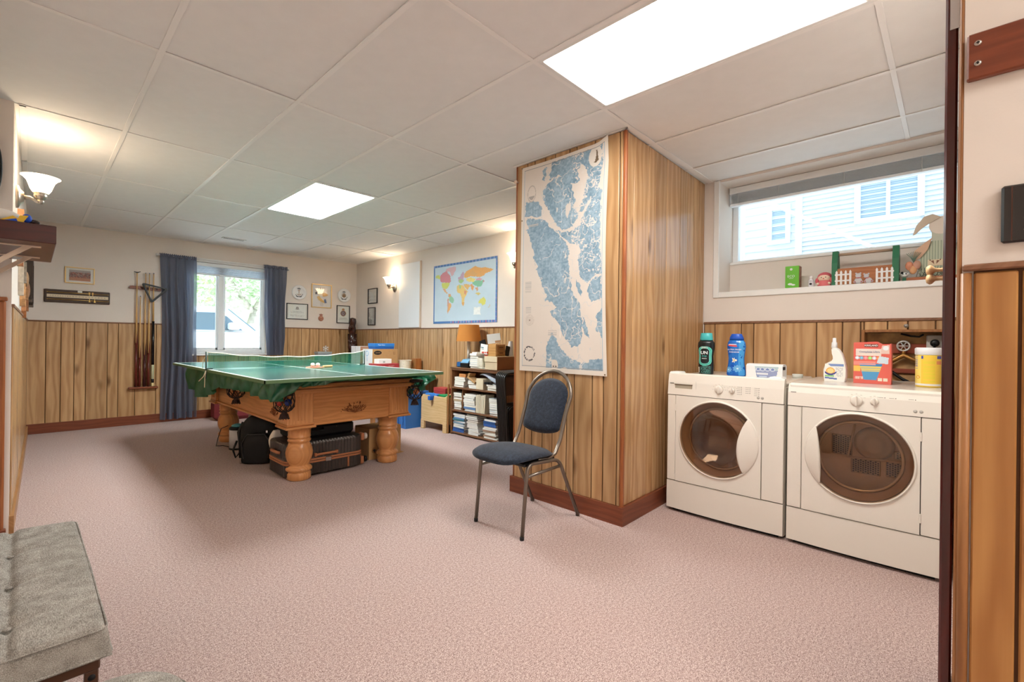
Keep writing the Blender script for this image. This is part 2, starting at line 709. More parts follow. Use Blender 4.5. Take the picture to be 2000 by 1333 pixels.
struct(m, 'baseboard_back', BASEW)

# right wall, far part
m = M(); m.box(XR, XR + 0.16, 1.64, YB + 0.1, 0, H + 0.1)
wr = struct(m, 'wall_right', WALL)
g = M(); g.box(XR - 0.0012, XR, 1.6, YB, 0.1, WZ - 0.004); g.build('groove_backing', GROOVE, wr)
e_r = [7.60, 7.50, 7.31, 7.17, 7.04, 6.90, 6.79, 6.63, 6.44, 6.26, 6.12, 5.96, 5.86, 5.74, 5.57, 5.44, 5.25, 5.12, 4.95, 4.82, 4.66, 4.52, 4.38, 4.22, 4.10, 3.94, 3.88, 3.72, 3.55, 3.40, 3.22, 3.05, 2.9, 2.75, 2.6, 2.42]
plank_run(wr, XR, 'X', e_r, 0.10, WZ - 0.012, -1)
m = M(); m.box(XR - 0.016, XR, 2.4, YB, WZ - 0.012, WZ + 0.004, 0.003)
struct(m, 'trim_2', CAPW)
m = M(); m.box(XR - 0.022, XR, 2.4, YB, 0, 0.115, 0.004)
struct(m, 'baseboard_right', BASEWY)

# left wall of the far part, and its end face near the camera
m = M()
m.prism([(-0.078, 3.86), (-0.036, YB), (-0.3, YB + 0.1), (-0.3, 3.86)], 'Z', 0, H + 0.1)
wl = struct(m, 'wall_left', WALL)


def lx(y):
    return -0.078 + (y - 3.86) * (0.042 / (YB - 3.86))


ys = [3.90, 4.10, 4.32, 4.50, 4.75, 4.95, 5.20, 5.45, 5.62, 5.90, 6.10, 6.35, 6.60, 6.85, 7.10, 7.35, 7.59]
ang = math.atan2(0.042, YB - 3.86)
for a, b in zip(ys[:-1], ys[1:]):
    q = M(); w = (b - a) / 2 - 0.002
    q.box(-0.004, 0.004, -w, w, 0, WZ - 0.11, 0.0022)
    o = q.build('plank', PANELW, wl, local=True)
    o.location = (lx((a + b) / 2) + 0.004, (a + b) / 2, 0.098)
    o.rotation_euler = (0, 0, -ang)
m = M(); m.prism([(-0.080, 3.87), (-0.034, 7.60), (-0.022, 7.60), (-0.066, 3.87)], 'Z', WZ - 0.012, WZ + 0.004)
struct(m, 'trim_3', CAPW)
m = M(); m.prism([(-0.080, 3.87), (-0.034, 7.60), (-0.014, 7.60), (-0.058, 3.87)], 'Z', 0, 0.1)
struct(m, 'baseboard_left', wood('baseboard_oak', (186, 140, 92), (150, 104, 62), 'Y', 0.4, 0.05, 8, knots=False))
# end face of that wall: panel boards, corner moulding, small plinth
q = M(); q.box(-0.3, -0.13, 3.850, 3.858, 0.0, WZ + 0.02); q.build('end_board', PANELW, wl)
q = M(); q.box(-0.134, -0.098, 3.838, 3.872, 0.0, WZ + 0.02, 0.008); q.build('corner_moulding', REDTRIM, wl)
q = M(); q.box(-0.3, -0.092, 3.828, 3.865, WZ + 0.018, WZ + 0.040, 0.004); q.build('end_cap', REDTRIM, wl)
q = M(); q.box(-0.3, -0.088, 3.828, 3.87, 0.0, 0.04, 0.003); q.build('end_plinth', BASEW, wl)
# near left wall beside the bench and the walls behind the camera
m = M(); m.box(-0.34, -0.22, -3.3, 3.9, 0, H + 0.1)
struct(m, 'wall_left_near', WALL)
m = M(); m.box(-0.3, 1.6, -3.4, -3.28, 0, H + 0.1)
struct(m, 'wall_behind', WALL)

# near right wall, beside the camera
XN = 1.413
m = M(); m.box(XN, XN + 0.11, -3.3, -0.012, 0, H + 0.1)
wn = struct(m, 'wall_right_near', WALL)
plank_run(wn, XN, 'X', [-0.0275, -0.0985, -0.26, -0.42, -0.6, -0.76, -0.95, -1.2, -1.5], 0.10, WZ - 0.012, -1,
          mat=wood('panelling_oak_close', (200, 148, 88), (160, 106, 56), 'Z', 0.36, 0.03, 5.0, knots=False, fine=0.22))
g = M(); g.box(XN - 0.0012, XN, -1.6, -0.03, 0.0, WZ - 0.004); g.build('groove_backing', GROOVE, wn)
g = M(); g.lathe([(0.0092, 0.0), (0.0092, WZ - 0.012)], (XN - 0.003, -0.0185, 0), 12); g.build('corner_bead', OAKTRIM, wn)
m = M(); m.box(XN - 0.016, XN, -1.6, -0.012, WZ - 0.008, WZ + 0.006, 0.003)
struct(m, 'trim_4', CAPW)
m = M(); m.box(XN - 0.001, XN + 0.11, -0.0125, -0.004, 0, H + 0.1, 0.003)
struct(m, 'trim_5', OAKTRIM)

# laundry corner: side wall behind the open door
m = M(); m.box(XN + 0.11, 4.4, -0.16, -0.03, 0, H + 0.1)
struct(m, 'wall_laundry_side', WALL)
# laundry wall with deep window and valve niche
WIN = (-0.02, 1.375, 1.548, 2.44)
NICHE = (0.03, 0.432, 0.876, 1.222)
m = M()
slab_with_holes(m, 'X', XL, 4.10, -0.10, 1.55, 0, H + 0.1, [WIN, NICHE])
slab_with_holes(m, 'X', 4.10, 4.30, -0.10, 1.62, 0, H + 0.1, [(-0.02, 1.375, 1.80, 2.44), NICHE])
wd = struct(m, 'wall_laundry', WALL)
g = M(); slab_with_holes(g, 'X', XL - 0.0012, XL, -0.03, 1.49, 0.1, WZ - 0.004, [NICHE]); g.build('groove_backing', GROOVE, wd)
plank_run(wd, XL, 'X', [1.485, 1.40, 1.20, 1.11, 0.93, 0.70, 0.55, 0.45, 0.432, 0.31, 0.21, 0.08, 0.03, -0.028], 0.1, WZ - 0.012, -1, cuts=[(0.03, 0.432, 0.876, 1.222)])
m = M(); m.box(XL - 0.016, XL, -0.03, 1.49, WZ - 0.012, WZ + 0.006, 0.003)
struct(m, 'trim_6', CAPW)
# niche lining
m = M()
m.box(XL - 0.012, XL + 0.13, 0.428, 0.446, 0.858, 1.240, 0.003)
m.box(XL - 0.012, XL + 0.13, 0.02, 0.038, 0.858, 1.240, 0.003)
m.box(XL - 0.012, XL + 0.13, 0.038, 0.428, 1.222, 1.240, 0.003)
m.box(XL - 0.012, XL + 0.13, 0.038, 0.428, 0.858, 0.876, 0.003)
struct(m, 'trim_7', OAKTRIM)
m = M(); m.box(XL + 0.13, XL + 0.14, 0.0, 0.46, 0.84, 1.26)
m.build('niche_back', pm('raw_board_stained', (186, 148, 104), 0.9, var=0.35, vscale=14), wd)

# pier clad in upright boards, the sea chart hangs on it
m = M()
m.prism([(PX + 0.012, PY0 + 0.012), (PX + 0.012, PY1), (XR, PY1), (XR, 1.505)], 'Z', 0, H)
pier = struct(m, 'wall_pier', GROOVE)
plank_run(pier, PX + 0.009, 'X', [PY0 + 0.018, 1.515, 1.615, 1.70, 1.845, 1.905, 2.03, 2.12, 2.22, 2.29, PY1 - 0.008], 0.115, H - 0.004, -1)
e_p = [PX + 0.02, 2.65, 2.855, 2.95, 3.13, 3.36, 3.50, 3.62, 3.72, 3.845]
sl = (1.492 - PY0) / (XL - PX)
for a, b in zip(e_p[:-1], e_p[1:]):
    q = M(); w = (b - a) / 2 - 0.003
    q.box(-w, w, -0.004, 0.004, 0, H - 0.12, 0.003)
    o = q.build('plank', PANELW, pier, local=True)
    o.location = ((a + b) / 2, PY0 + 0.008 + sl * ((a + b) / 2 - PX), 0.115)
    o.rotation_euler = (0, 0, sl)
q = M(); q.box(PX - 0.002, PX + 0.024, PY0 - 0.004, PY0 + 0.020, 0.11, H - 0.002, 0.006); q.build('corner_moulding', REDTRIM, pier)
q = M(); q.box(PX - 0.001, PX + 0.024, PY1 - 0.012, PY1 + 0.006, 0.11, H - 0.002, 0.005); q.build('corner_moulding', REDTRIM, pier)
m = M()
m.prism([(PX - 0.014, PY0 - 0.016), (PX + 0.012, PY0 + 0.012), (PX + 0.012, PY1 + 0.02), (PX - 0.014, PY1 + 0.02)], 'Z', 0, 0.115)
struct(m, 'baseboard_pier', BASEWY)
m = M()
m.prism([(PX - 0.014, PY0 - 0.016), (PX + 0.012, PY0 + 0.012), (XL, PY0 + 0.032), (XL, PY0 + 0.004)], 'Z', 0, 0.115)
struct(m, 'baseboard_pier_side', BASEW)

# ------------------------------------------------------------------ suspended ceiling
RX = [0.4067 + 0.6096 * k for k in range(-1, 6)]         # runners along Y
CY = [1.4404 + 1.2192 * k for k in range(-4, 6)]         # runners along X
m = M(); m.box(-0.4, 4.4, -3.4, 7.8, H + 0.09, H + 0.15)
ceil = struct(m, 'ceiling', CEIL)
LIGHTS = {(3, 3), (3, 6), (1, 1)}
xs = [-0.33] + RX + [4.2]
yy = [-3.3] + CY + [YB]
tile_cache = {}
for i in range(len(xs) - 1):
    for j in range(len(yy) - 1):
        if (i - 1, j - 1) in LIGHTS or yy[j + 1] - yy[j] < 0.02:
            continue
        w, d = xs[i + 1] - xs[i], yy[j + 1] - yy[j]
        key = (round(w, 3), round(d, 3))
        if key not in tile_cache:
            q = M(); q.box(-w / 2 + 0.006, w / 2 - 0.006, -d / 2 + 0.006, d / 2 - 0.006, 0.0, 0.014, 0.003)
            tile_cache[key] = q.mesh('ceiling_tile', CEIL)
        o = bpy.data.objects.new('ceiling_tile', tile_cache[key])
        COL.objects.link(o); o.parent = ceil
        o.location = ((xs[i] + xs[i + 1]) / 2, (yy[j] + yy[j + 1]) / 2, H + RNG.choice([0.0005, 0.001, 0.0025]))
for x in RX:
    q = M(); q.box(x - 0.0125, x + 0.0125, -3.28, YB, H - 0.005, H + 0.0004, 0.0012); q.box(x - 0.002, x + 0.002, -3.28, YB, H, H + 0.05)
    q.build('grid_runner', TEE, ceil)
for y in CY:
    if y < 7.55:
        q = M(); q.box(-0.22, 4.1, y - 0.0115, y + 0.0115, H - 0.004, H + 0.0004, 0.0012); q.box(-0.22, 4.1, y - 0.002, y + 0.002, H, H + 0.05)
        q.build('grid_runner', TEE, ceil)
for a in ((-0.06, -0.03, 3.86, YB), (XR - 0.02, XR, 2.4, YB)):
    q = M(); q.box(a[0], a[1], a[2], a[3], H - 0.004, H, 0.001); q.build('wall_angle', TEE, ceil)
q = M(); q.box(-0.06, XR, YB - 0.02, YB, H - 0.004, H, 0.001); q.build('wall_angle', TEE, ceil)
q = M(); q.box(PX - 0.02, PX, PY0 - 0.02, PY1 + 0.02, H - 0.004, H, 0.001); q.box(PX - 0.02, XL, PY0 - 0.022, PY0 + 0.0, H - 0.004, H, 0.001); q.build('wall_angle', TEE, ceil)


def troffer(i, j, label, kelvin, st, grp='recessed fluorescent ceiling lights'):
    x0, x1, y0, y1 = RX[i], RX[i + 1], CY[j], CY[j + 1]
    t = thing('ceiling_light', label, 'ceiling light', ((x0 + x1) / 2, (y0 + y1) / 2, H), group=grp)
    q = M()
    for a in ((x0 + .008, x0 + .034, y0 + .008, y1 - .008), (x1 - .034, x1 - .008, y0 + .008, y1 - .008), (x0 + .034, x1 - .034, y0 + .008, y0 + .034), (x0 + .034, x1 - .034, y1 - .034, y1 - .008)):
        q.box(a[0], a[1], a[2], a[3], H - 0.004, H + 0.02, 0.003)
    q.build('frame', WHITE, t)
    q = M(); q.box(x0 + .034, x1 - .034, y0 + .034, y1 - .034, H + 0.004, H + 0.008)
    q.build('diffuser', emis('lit_diffuser_%d_%d' % (i, j), kelvin, st), t)
    q = M(); q.box(x0 + .02, x1 - .02, y0 + .02, y1 - .02, H + 0.02, H + 0.085)
    q.build('housing', WHITE, t)


troffer(3, 3, 'large lit fluorescent ceiling panel over the floor in front of the washer', (252, 249, 242), PANEL)
troffer(3, 6, 'lit fluorescent ceiling panel above the table tennis table', (240, 249, 250), PANEL_FAR)
troffer(1, 1, 'unseen fluorescent ceiling panel over the entrance, added to light the near room', (252, 249, 242), PANEL)  # unseen extra panel, added to brighten the space behind the camera

# air register in the ceiling
t = thing('ceiling_vent', 'small white slotted air vent in the ceiling near the far window', 'vent', (1.87, 6.965, H))
q = M(); q.box(1.73, 2.01, 6.925, 7.005, H - 0.006, H, 0.002); q.build('frame', WHITE, t)
for k in range(12):
    q = M(); x = 1.75 + 0.02 * k; q.box(x, x + 0.011, 6.94, 6.99, H - 0.0095, H - 0.006)
    q.build('slat', pm('vent_grey', (150, 150, 148), 0.5), t)

# ------------------------------------------------------------------ far window (window_1)
def glass_pane(name, parent, *b):
    q = M(); q.box(*b); return q.build(name, thin_glass('window_glass', (244, 250, 252), 0.0, 0.22), parent)


x0, x1, z0, z1 = FW
m = M()
fy0, fy1 = YB + 0.06, YB + 0.12
m.box(x0, x0 + 0.05, fy0, fy1, z0, z1, 0.004); m.box(x1 - 0.05, x1, fy0, fy1, z0, z1, 0.004)
m.box(x0 + 0.05, x1 - 0.05, fy0, fy1, z0, z0 + 0.055, 0.004); m.box(x0 + 0.05, x1 - 0.05, fy0, fy1, z1 - 0.05, z1, 0.004)
w1 = struct(m, 'window_1', WHITEV)
q = M(); q.box(1.862, 1.935, fy0 - 0.012, fy1, z0 + 0.055, z1 - 0.05, 0.006); q.build('mullion', WHITEV, w1)
q = M()
for a, b in ((x0 + 0.05, 1.862), (1.935, x1 - 0.05)):
    q.box(a, a + 0.022, fy0 + 0.012, fy1 - 0.02, z0 + 0.055, z1 - 0.05); q.box(b - 0.022, b, fy0 + 0.012, fy1 - 0.02, z0 + 0.055, z1 - 0.05)
    q.box(a, b, fy0 + 0.012, fy1 - 0.02, z0 + 0.055, z0 + 0.085); q.box(a, b, fy0 + 0.012, fy1 - 0.02, z1 - 0.08, z1 - 0.05)
q.build('sash', WHITEV, w1)
glass_pane('pane', w1, x0 + 0.06, 1.87, fy0 + 0.03, fy0 + 0.034, z0 + 0.06, z1 - 0.06)
glass_pane('pane', w1, 1.93, x1 - 0.06, fy0 + 0.03, fy0 + 0.034, z0 + 0.06, z1 - 0.06)
q = M(); q.box(x0 - 0.02, x1 + 0.02, YB - 0.035, YB + 0.06, z0 - 0.022, z0, 0.005); q.build('window_sill', WHITE, w1)
q = M()
q.box(x0 - 0.055, x0, YB - 0.014, YB + 0.004, z0 - 0.03, z1 + 0.05, 0.003); q.box(x1, x1 + 0.055, YB - 0.014, YB + 0.004, z0 - 0.03, z1 + 0.05, 0.003)
q.box(x0, x1, YB - 0.014, YB + 0.004, z1, z1 + 0.05, 0.003); q.build('casing', WHITE, w1)
# gathered cellular shade at the top
t = thing('window_shade', 'white pleated shade drawn up at the top of the far window', 'blind', ((x0 + x1) / 2, YB + 0.03, z1))
q = M(); q.box(x0 + 0.004, x1 - 0.004, YB + 0.004, YB + 0.05, z1 - 0.055, z1 - 0.003, 0.006); q.build('headrail', WHITEV, t)
q = M()
for k in range(6):
    zz = z1 - 0.058 - 0.016 * k
    q.prism([(YB + 0.008, zz - 0.008), (YB + 0.027, zz), (YB + 0.046, zz - 0.008), (YB + 0.027, zz - 0.016)], 'X', x0 + 0.008, x1 - 0.008)
q.build('pleats', sheer('shade_cloth', (240, 243, 248), 0.65), t)
q = M(); q.box(x0 + 0.006, x1 - 0.006, YB + 0.008, YB + 0.046, z1 - 0.176, z1 - 0.154, 0.005); q.build('bottom_rail', WHITEV, t)


def curtain(label, xa, xb, zt, zb, folds, seed, taper, pinch):
    t = thing('curtain', label, 'curtain', ((xa + xb) / 2, YB - 0.06, zb), group='slate blue curtains of the far window')
    rg = random.Random(seed)
    ph = [rg.uniform(0, 6.28) for _ in range(4)]
    def f(u, v):
        z = zt + (zb - zt) * v
        w0, w1_ = xa, xb
        if taper:
            w0 = xa + taper[0] * math.sin(PI * min(1, v * 1.05)) ** 2 * 0.6 + taper[1] * v
            w1_ = xb + taper[2] * v
        x = w0 + (w1_ - w0) * u + 0.006 * math.sin(9 * v + 7 * u)
        amp = 0.010 + 0.024 * min(1, v * 3)
        y = YB - 0.062 + amp * math.sin(2 * PI * folds * u + ph[0] + 0.7 * math.sin(2.2 * v + ph[1])) + 0.4 * amp * math.sin(2 * PI * folds * 1.7 * u + ph[2] + v)
        if pinch and v > 0.8:
            k = (v - 0.8) / 0.2
            x = x + (0.5 * (w0 + w1_) - x) * 0.10 * k
            y -= 0.03 * k * math.sin(PI * u)
        return (x, y, z)
    q = M(); q.surf(120, 40, f)
    q.build('cloth', sheer('curtain_slate_blue', (130, 138, 160), 0.5, 0.17), t)
    q = M()
    def g(u, v):
        x = xa - 0.003 + (xb - xa + 0.006) * u
        y = YB - 0.062 + 0.016 * math.cos(2 * PI * v) + 0.007 * math.sin(2 * PI * folds * 2.6 * u)
        return (x, y, zt - 0.012 + 0.024 * math.sin(2 * PI * v) + 0.007 * math.sin(2 * PI * folds * 3.3 * u + 1))
    q.surf(90, 9, g)
    q.build('rod_pocket', pm('curtain_hem', (104, 108, 126), 0.9), t)


curtain('long slate blue curtain at the left of the far window, reaching the floor', 1.165, 1.565, 2.225, 0.035, 5.5, 3, (0.05, 0.02, 0.02), False)
curtain('short slate blue curtain at the right of the far window, bunched above the table', 2.435, 2.765, 2.235, 0.875, 5.0, 11, (0.0, 0.045, -0.02), True)
q = M(); q.tube([(1.13, YB - 0.062, 2.213), (2.80, YB - 0.062, 2.223)], 0.009, 8); q.box(1.128, 1.14, YB - 0.07, YB, 2.20, 2.23); q.box(2.79, 2.80, YB - 0.07, YB, 2.20, 2.23)
solo(q, 'curtain_rod', WHITE, 'white curtain rod across the top of the far window', 'curtain rod', (2.0, YB - 0.03, 2.2))

# ------------------------------------------------------------------ laundry window (window_2)
wy0, wy1 = WIN[0], WIN[1]
m = M()
m.box(XL - 0.014, XL + 0.002, wy1, wy1 + 0.045, 1.505, H - 0.002, 0.004)      # left casing
m.box(XL - 0.014, XL + 0.002, wy0, wy1, 1.505, 1.548, 0.004)                  # bottom casing
w2 = struct(m, 'window_2', WHITE)
q = M()
a0, a1, b0, b1, z0, z1 = 4.15, 4.21, wy0, wy1, 1.80, 2.44
q.box(a0, a1, b0, b0 + 0.04, z0, z1, 0.004); q.box(a0, a1, b1 - 0.045, b1, z0, z1, 0.004)
q.box(a0, a1, b0 + 0.04, b1 - 0.045, z0, z0 + 0.04, 0.004); q.box(a0, a1, b0 + 0.04, b1 - 0.045, z1 - 0.05, z1, 0.004)
q.build('window_frame', WHITEV, w2)
glass_pane('pane', w2, 4.178, 4.182, b0 + 0.035, b1 - 0.04, z0 + 0.035, z1 - 0.045)
q = M(); q.box(4.086, 4.155, wy0, wy1, 1.800, 1.822, 0.004); q.build('window_stool', WHITE, w2)
q = M(); q.box(XL - 0.012, 4.10, wy0, wy1, 1.536, 1.550, 0.003); q.build('ledge', WHITE, w2)
t = thing('venetian_blind', 'white slatted blind pulled up at the top of the laundry window', 'blind', (4.09, 0.68, 2.44))
q = M(); q.box(4.04, 4.10, wy0 + 0.004, wy1 - 0.006, 2.385, 2.438, 0.004); q.build('headrail', WHITEV, t)
for k in range(13):
    q = M(); zz = 2.379 - 0.0055 * k
    q.box(4.048 + 0.002 * (k % 2), 4.094, wy0 + 0.01, wy1 - 0.012 - 0.001 * (k % 3), zz - 0.0016, zz, 0.0004); q.build('slat', sheer('blind_slat', (248, 250, 251), 0.7), t)
q = M(); q.box(4.046, 4.096, wy0 + 0.008, wy1 - 0.010, 2.284, 2.305, 0.004); q.build('bottom_rail', WHITEV, t)
for y in (0.16, 0.58, 1.0, 1.3):
    q = M(); q.tube([(4.044, y, 2.39), (4.044, y, 2.29)], 0.0018, 5); q.build('ladder_cord', WHITE, t)

# ------------------------------------------------------------------ open door seen edge-on (door_1)
DOORM = wood('mahogany_door', (96, 26, 18), (62, 14, 12), 'Z', 0.22, 0.05, 8, spec=0.6, knots=False)
m = M(); m.box(1.455, 2.20, -0.002, 0.0195, 0.012, 2.05, 0.004)
d1 = struct(m, 'door_1', DOORM)
q = M()
q.cyl((1.449, -0.009, 1.86), 0.006, 0.09, 10); q.box(1.452, 1.4555, -0.008, 0.012, 1.86, 1.95)
q.build('hinge', CHROME, d1)
q = M()
for z in (1.357, 1.386):
    q.lathe([(0.009, 0.0), (0.006, 0.012), (0.007, 0.026), (0.016, 0.034), (0.018, 0.040), (0.012, 0.048), (0.0, 0.05)], (2.06, 0.0195, z), 14, 'Y')
q.build('coat_peg', pm('turned_birch', (222, 184, 136), 0.4), d1)

# ================================================================== outside
CONC = pm('pale_concrete', (214, 212, 206), 0.9, var=0.06, vscale=4)
m = M(); m.box(-14, 16, 7.9, 30, -0.15, -0.05)
tag(m.build('driveway', CONC), 'concrete driveway outside the far window, made pale to bounce sunlight in', 'driveway')  # ground made pale concrete so sun bounces onto the far ceiling
m = M(); m.box(4.32, 12, -12, 7.85, -0.15, 1.62)
tag(m.build('path', pm('grey_concrete', (150, 150, 148), 0.9, var=0.06, vscale=4)), 'unseen raised concrete path added between the houses to bounce sun indoors', 'path')  # unseen ground, raised to bounce sun through the laundry window
# our own unseen outer walls, plus added sun-blocking eaves
m = M(); m.box(-4, 4.3, YB + 0.17, YB + 0.25, H + 0.1, 3.4); m.box(4.302, 4.34, -6, YB + 0.3, H + 0.1, 3.4)
m.box(-5, 5.3, -7, 8.5, 3.4, 3.52); m.box(4.31, 4.95, -6, 7.6, 2.76, 2.84)
struct(m, 'eaves', WHITE)
# neighbouring house seen through the laundry window
HX = 9.0
SIDE = pm('white_siding', (228, 232, 236), 0.6)
t = thing('neighbour_house', 'white clapboard house next door seen through the laundry window', 'house', (HX, 0.5, 1.62))
q = M(); q.box(HX + 0.02, HX + 3, -7, 1.92, 1.62, 5.6); q.box(HX + 0.5, HX + 3, 1.92, 3.05, 1.62, 5.6); q.build('wall', SIDE, t)
for k in range(44):
    z = 1.9 + 0.075 * k
    q = M(); q.prism([(HX + 0.02, z), (HX - 0.018, z), (HX + 0.014, z + 0.078), (HX + 0.02, z + 0.078)], 'Y', -3.2, 1.86)
    q.build('siding_board', SIDE, t)
for k in range(24):
    z = 1.9 + 0.14 * k
    q = M(); q.prism([(HX + 0.5, z), (HX + 0.462, z), (HX + 0.488, z + 0.143), (HX + 0.5, z + 0.143)], 'Y', 1.92, 3.0)
    q.build('siding_board', SIDE, t)
q = M(); q.box(HX - 0.03, HX + 0.02, 1.86, 1.96, 1.62, 5.6); q.box(HX + 0.02, HX + 0.47, 1.92, 1.96, 1.62, 5.6); q.build('corner_board', WHITE, t)
q = M(); q.box(HX + 0.44, HX + 0.52, 2.96, 3.06, 1.62, 5.6); q.build('corner_board', WHITE, t)


def far_window(y0, y1, z0, z1, x, two):
    f = M()
    f.box(x - 0.05, x + 0.02, y0 - 0.08, y0, z0 - 0.08, z1 + 0.08); f.box(x - 0.05, x + 0.02, y1, y1 + 0.08, z0 - 0.08, z1 + 0.08)
    f.box(x - 0.05, x + 0.02, y0, y1, z1, z1 + 0.08); f.box(x - 0.06, x + 0.02, y0, y1, z0 - 0.08, z0)
    if two:
        f.box(x - 0.04, x + 0.01, (y0 + y1) / 2 - 0.025, (y0 + y1) / 2 + 0.025, z0, z1)
    f = f.build('window', WHITEV, t)
    q = M(); q.box(x - 0.008, x - 0.002, y0, y1, z0, z1)
    q.build('pane', pm('far_window_glass', (158, 176, 196), 0.15, spec=0.6), f)
    n = 20
    q = M()
    for k in range(n):
        z = z0 + (z1 - z0) * (k + 0.2) / n
        q.box(x - 0.012, x - 0.009, y0, y1, z, z + (z1 - z0) / n * 0.45)
    q.build('blind_slats', pm('far_blind', (196, 208, 220), 0.6), f).__setitem__('kind', 'stuff')


far_window(0.40, 1.07, 3.12, 3.64, HX, True)
far_window(2.22, 2.44, 3.05, 3.60, HX + 0.48, False)
q = M(); q.tube([(6.9, 1.95, 3.14), (6.9, -0.32, 1.62)], 0.022, 8)
solo(q, 'slanting_pole', WHITE, 'slanting white pole outside the laundry window', 'pole', (6.9, -0.32, 1.62))
q = M(); q.box(7.6, 7.7, 2.36, 2.62, 1.62, 4.2, 0.01); q.box(7.56, 7.74, 2.33, 2.65, 1.62, 1.8); q.box(7.56, 7.74, 2.33, 2.65, 4.1, 4.2, 0.02)
solo(q, 'porch_post', SIDE, 'square white post outside at the left edge of the laundry window', 'post', (7.65, 2.5, 1.62))

# parked car beyond the far window
CARW = pm('white_car_paint', (206, 210, 216), 0.25, coat=0.5)
t = thing('car', 'white car parked outside the far window, nose to the right', 'car', (2.4, 11.4, -0.05))
body = [(-0.4, 0.35), (-0.4, 1.15), (0.2, 1.22), (3.18, 1.26), (3.55, 1.285), (4.15, 1.20), (4.35, 1.0), (4.38, 0.35), (4.05, 0.30), (3.9, 0.62), (3.4, 0.62), (3.25, 0.30), (0.6, 0.28), (0.45, 0.62), (0.0, 0.62), (-0.1, 0.30)]
q = M(); q.prism(body, 'Y', 11.0, 12.6); q.build('body', CARW, t)
cab = [(0.4, 1.24), (0.75, 1.66), (1.2, 1.75), (2.66, 1.775), (2.86, 1.74), (3.42, 1.27)]
q = M(); q.prism(cab, 'Y', 11.08, 12.52); q.build('cab', CARW, t)
GLS = pm('car_glass', (84, 100, 112), 0.1, spec=0.7)
q = M(); q.prism([(2.03, 1.29), (2.03, 1.64), (2.68, 1.655), (2.86, 1.58), (3.16, 1.29)], 'Y', 11.068, 11.09); q.build('side_window', GLS, t)
q = M(); q.prism([(0.85, 1.29), (1.0, 1.60), (1.2, 1.64), (1.94, 1.64), (1.94, 1.29)], 'Y', 11.068, 11.09); q.build('side_window', GLS, t)
q = M(); q.prism([(2.90, 1.735), (3.44, 1.285), (3.46, 1.30), (2.92, 1.75)], 'Y', 11.2, 12.4); q.build('windshield', GLS, t)
q = M(); q.box(2.86, 3.06, 10.86, 11.06, 1.30, 1.45, 0.03); q.build('wing_mirror', CARW, t)
q = M(); q.box(2.10, 2.32, 10.975, 11.0, 1.02, 1.06, 0.01); q.build('door_handle', pm('car_grey', (190, 194, 200), 0.4), t)
q = M(); q.box(1.975, 1.985, 10.994, 11.002, 0.4, 1.22); q.box(3.1, 3.108, 10.994, 11.002, 0.4, 1.22); q.build('door_seam', pm('seam_grey', (150, 154, 160), 0.6), t)
for x in (0.22, 3.65):
    for y in (10.98, 12.4):
        q = M(); q.lathe([(0.2, 0), (0.33, 0.02), (0.34, 0.1), (0.33, 0.2), (0.2, 0.22)], (x, y, 0.29), 20, 'Y'); w = q.build('wheel', pm('tyre', (40, 40, 42), 0.8), t)


def leafy(name, label, cat, base, crown, leaf, n, size, trunk, colour, group):
    """crown = list of (x,y,z,rx,ry,rz) blobs filled with real leaf blades, on a branching trunk"""
    t = thing(name, label, cat, base, group=group)
    rg = random.Random(int(base[0] * 100))
    q = M(); vs, fs = [], []
    for k in range(n):
        cx, cy, cz, rx, ry, rz = crown[rg.randrange(len(crown))]
        while True:
            a, b, c = rg.uniform(-1, 1), rg.uniform(-1, 1), rg.uniform(-1, 1)
            if 0.25 < a * a + b * b + c * c < 1: break
        p = Vector((cx + a * rx, cy + b * ry, cz + c * rz))
        d = Vector((rg.uniform(-1, 1), rg.uniform(-1, 1), rg.uniform(-0.9, 0.4))).normalized()
        e = d.cross(Vector((rg.uniform(-1, 1), rg.uniform(-1, 1), 1))).normalized()
        s = size * rg.uniform(0.7, 1.3)
        i = len(vs)
        vs += [p, p + d * s * 0.5 + e * s * 0.28, p + d * s, p + d * s * 0.5 - e * s * 0.28]
        fs.append((i, i + 1, i + 2, i + 3))
    q.add(vs, fs)
    q.v = [tuple(p) for p in q.v]
    o = q.build('foliage', sheer('leaf_' + name + colour, colour, 0.45), t, kind='stuff')
    if trunk:
        q = M()
        for pts, r in trunk:
            q.tube(pts, r, 8)
        q.build('trunk', pm('bark', (178, 166, 154), 0.9, var=0.2, vscale=12), t)
    return t


leafy('tree', 'pale green tree behind the car with a leaning trunk', 'tree', (4.6, 15.5, -0.05),
      [(3.9, 15.5, 2.9, 1.6, 0.9, 1.0), (5.4, 15.8, 3.2, 1.6, 0.9, 1.2), (4.4, 16, 4.2, 2.0, 1, 1.0)], 0, 4200, 0.16,
      [(rline((4.2, 15.4, -0.05), (4.75, 15.5, 2.0), 4), [0.16, 0.14, 0.13, 0.11, 0.1]), (rline((4.75, 15.5, 2.0), (5.6, 15.6, 3.6), 3), [0.09, 0.07, 0.05, 0.03]), (rline((4.7, 15.5, 1.9), (3.7, 15.5, 3.4), 3), [0.09, 0.07, 0.05, 0.03])],
      'c6d2b4', None)
leafy('tree', 'bright yellow green bushy tree behind the car roof', 'tree', (2.6, 16.5, -0.05),
      [(2.4, 16.5, 2.3, 1.5, 0.9, 1.5), (1.2, 16.6, 2.8, 1.3, 0.9, 1.6), (3.2, 17, 3.6, 1.6, 1, 1.3)], 0, 4200, 0.15,
      [(rline((2.5, 16.5, -0.05), (2.4, 16.6, 1.8), 3), [0.14, 0.12, 0.1, 0.06])], 'ccd8a4', None)
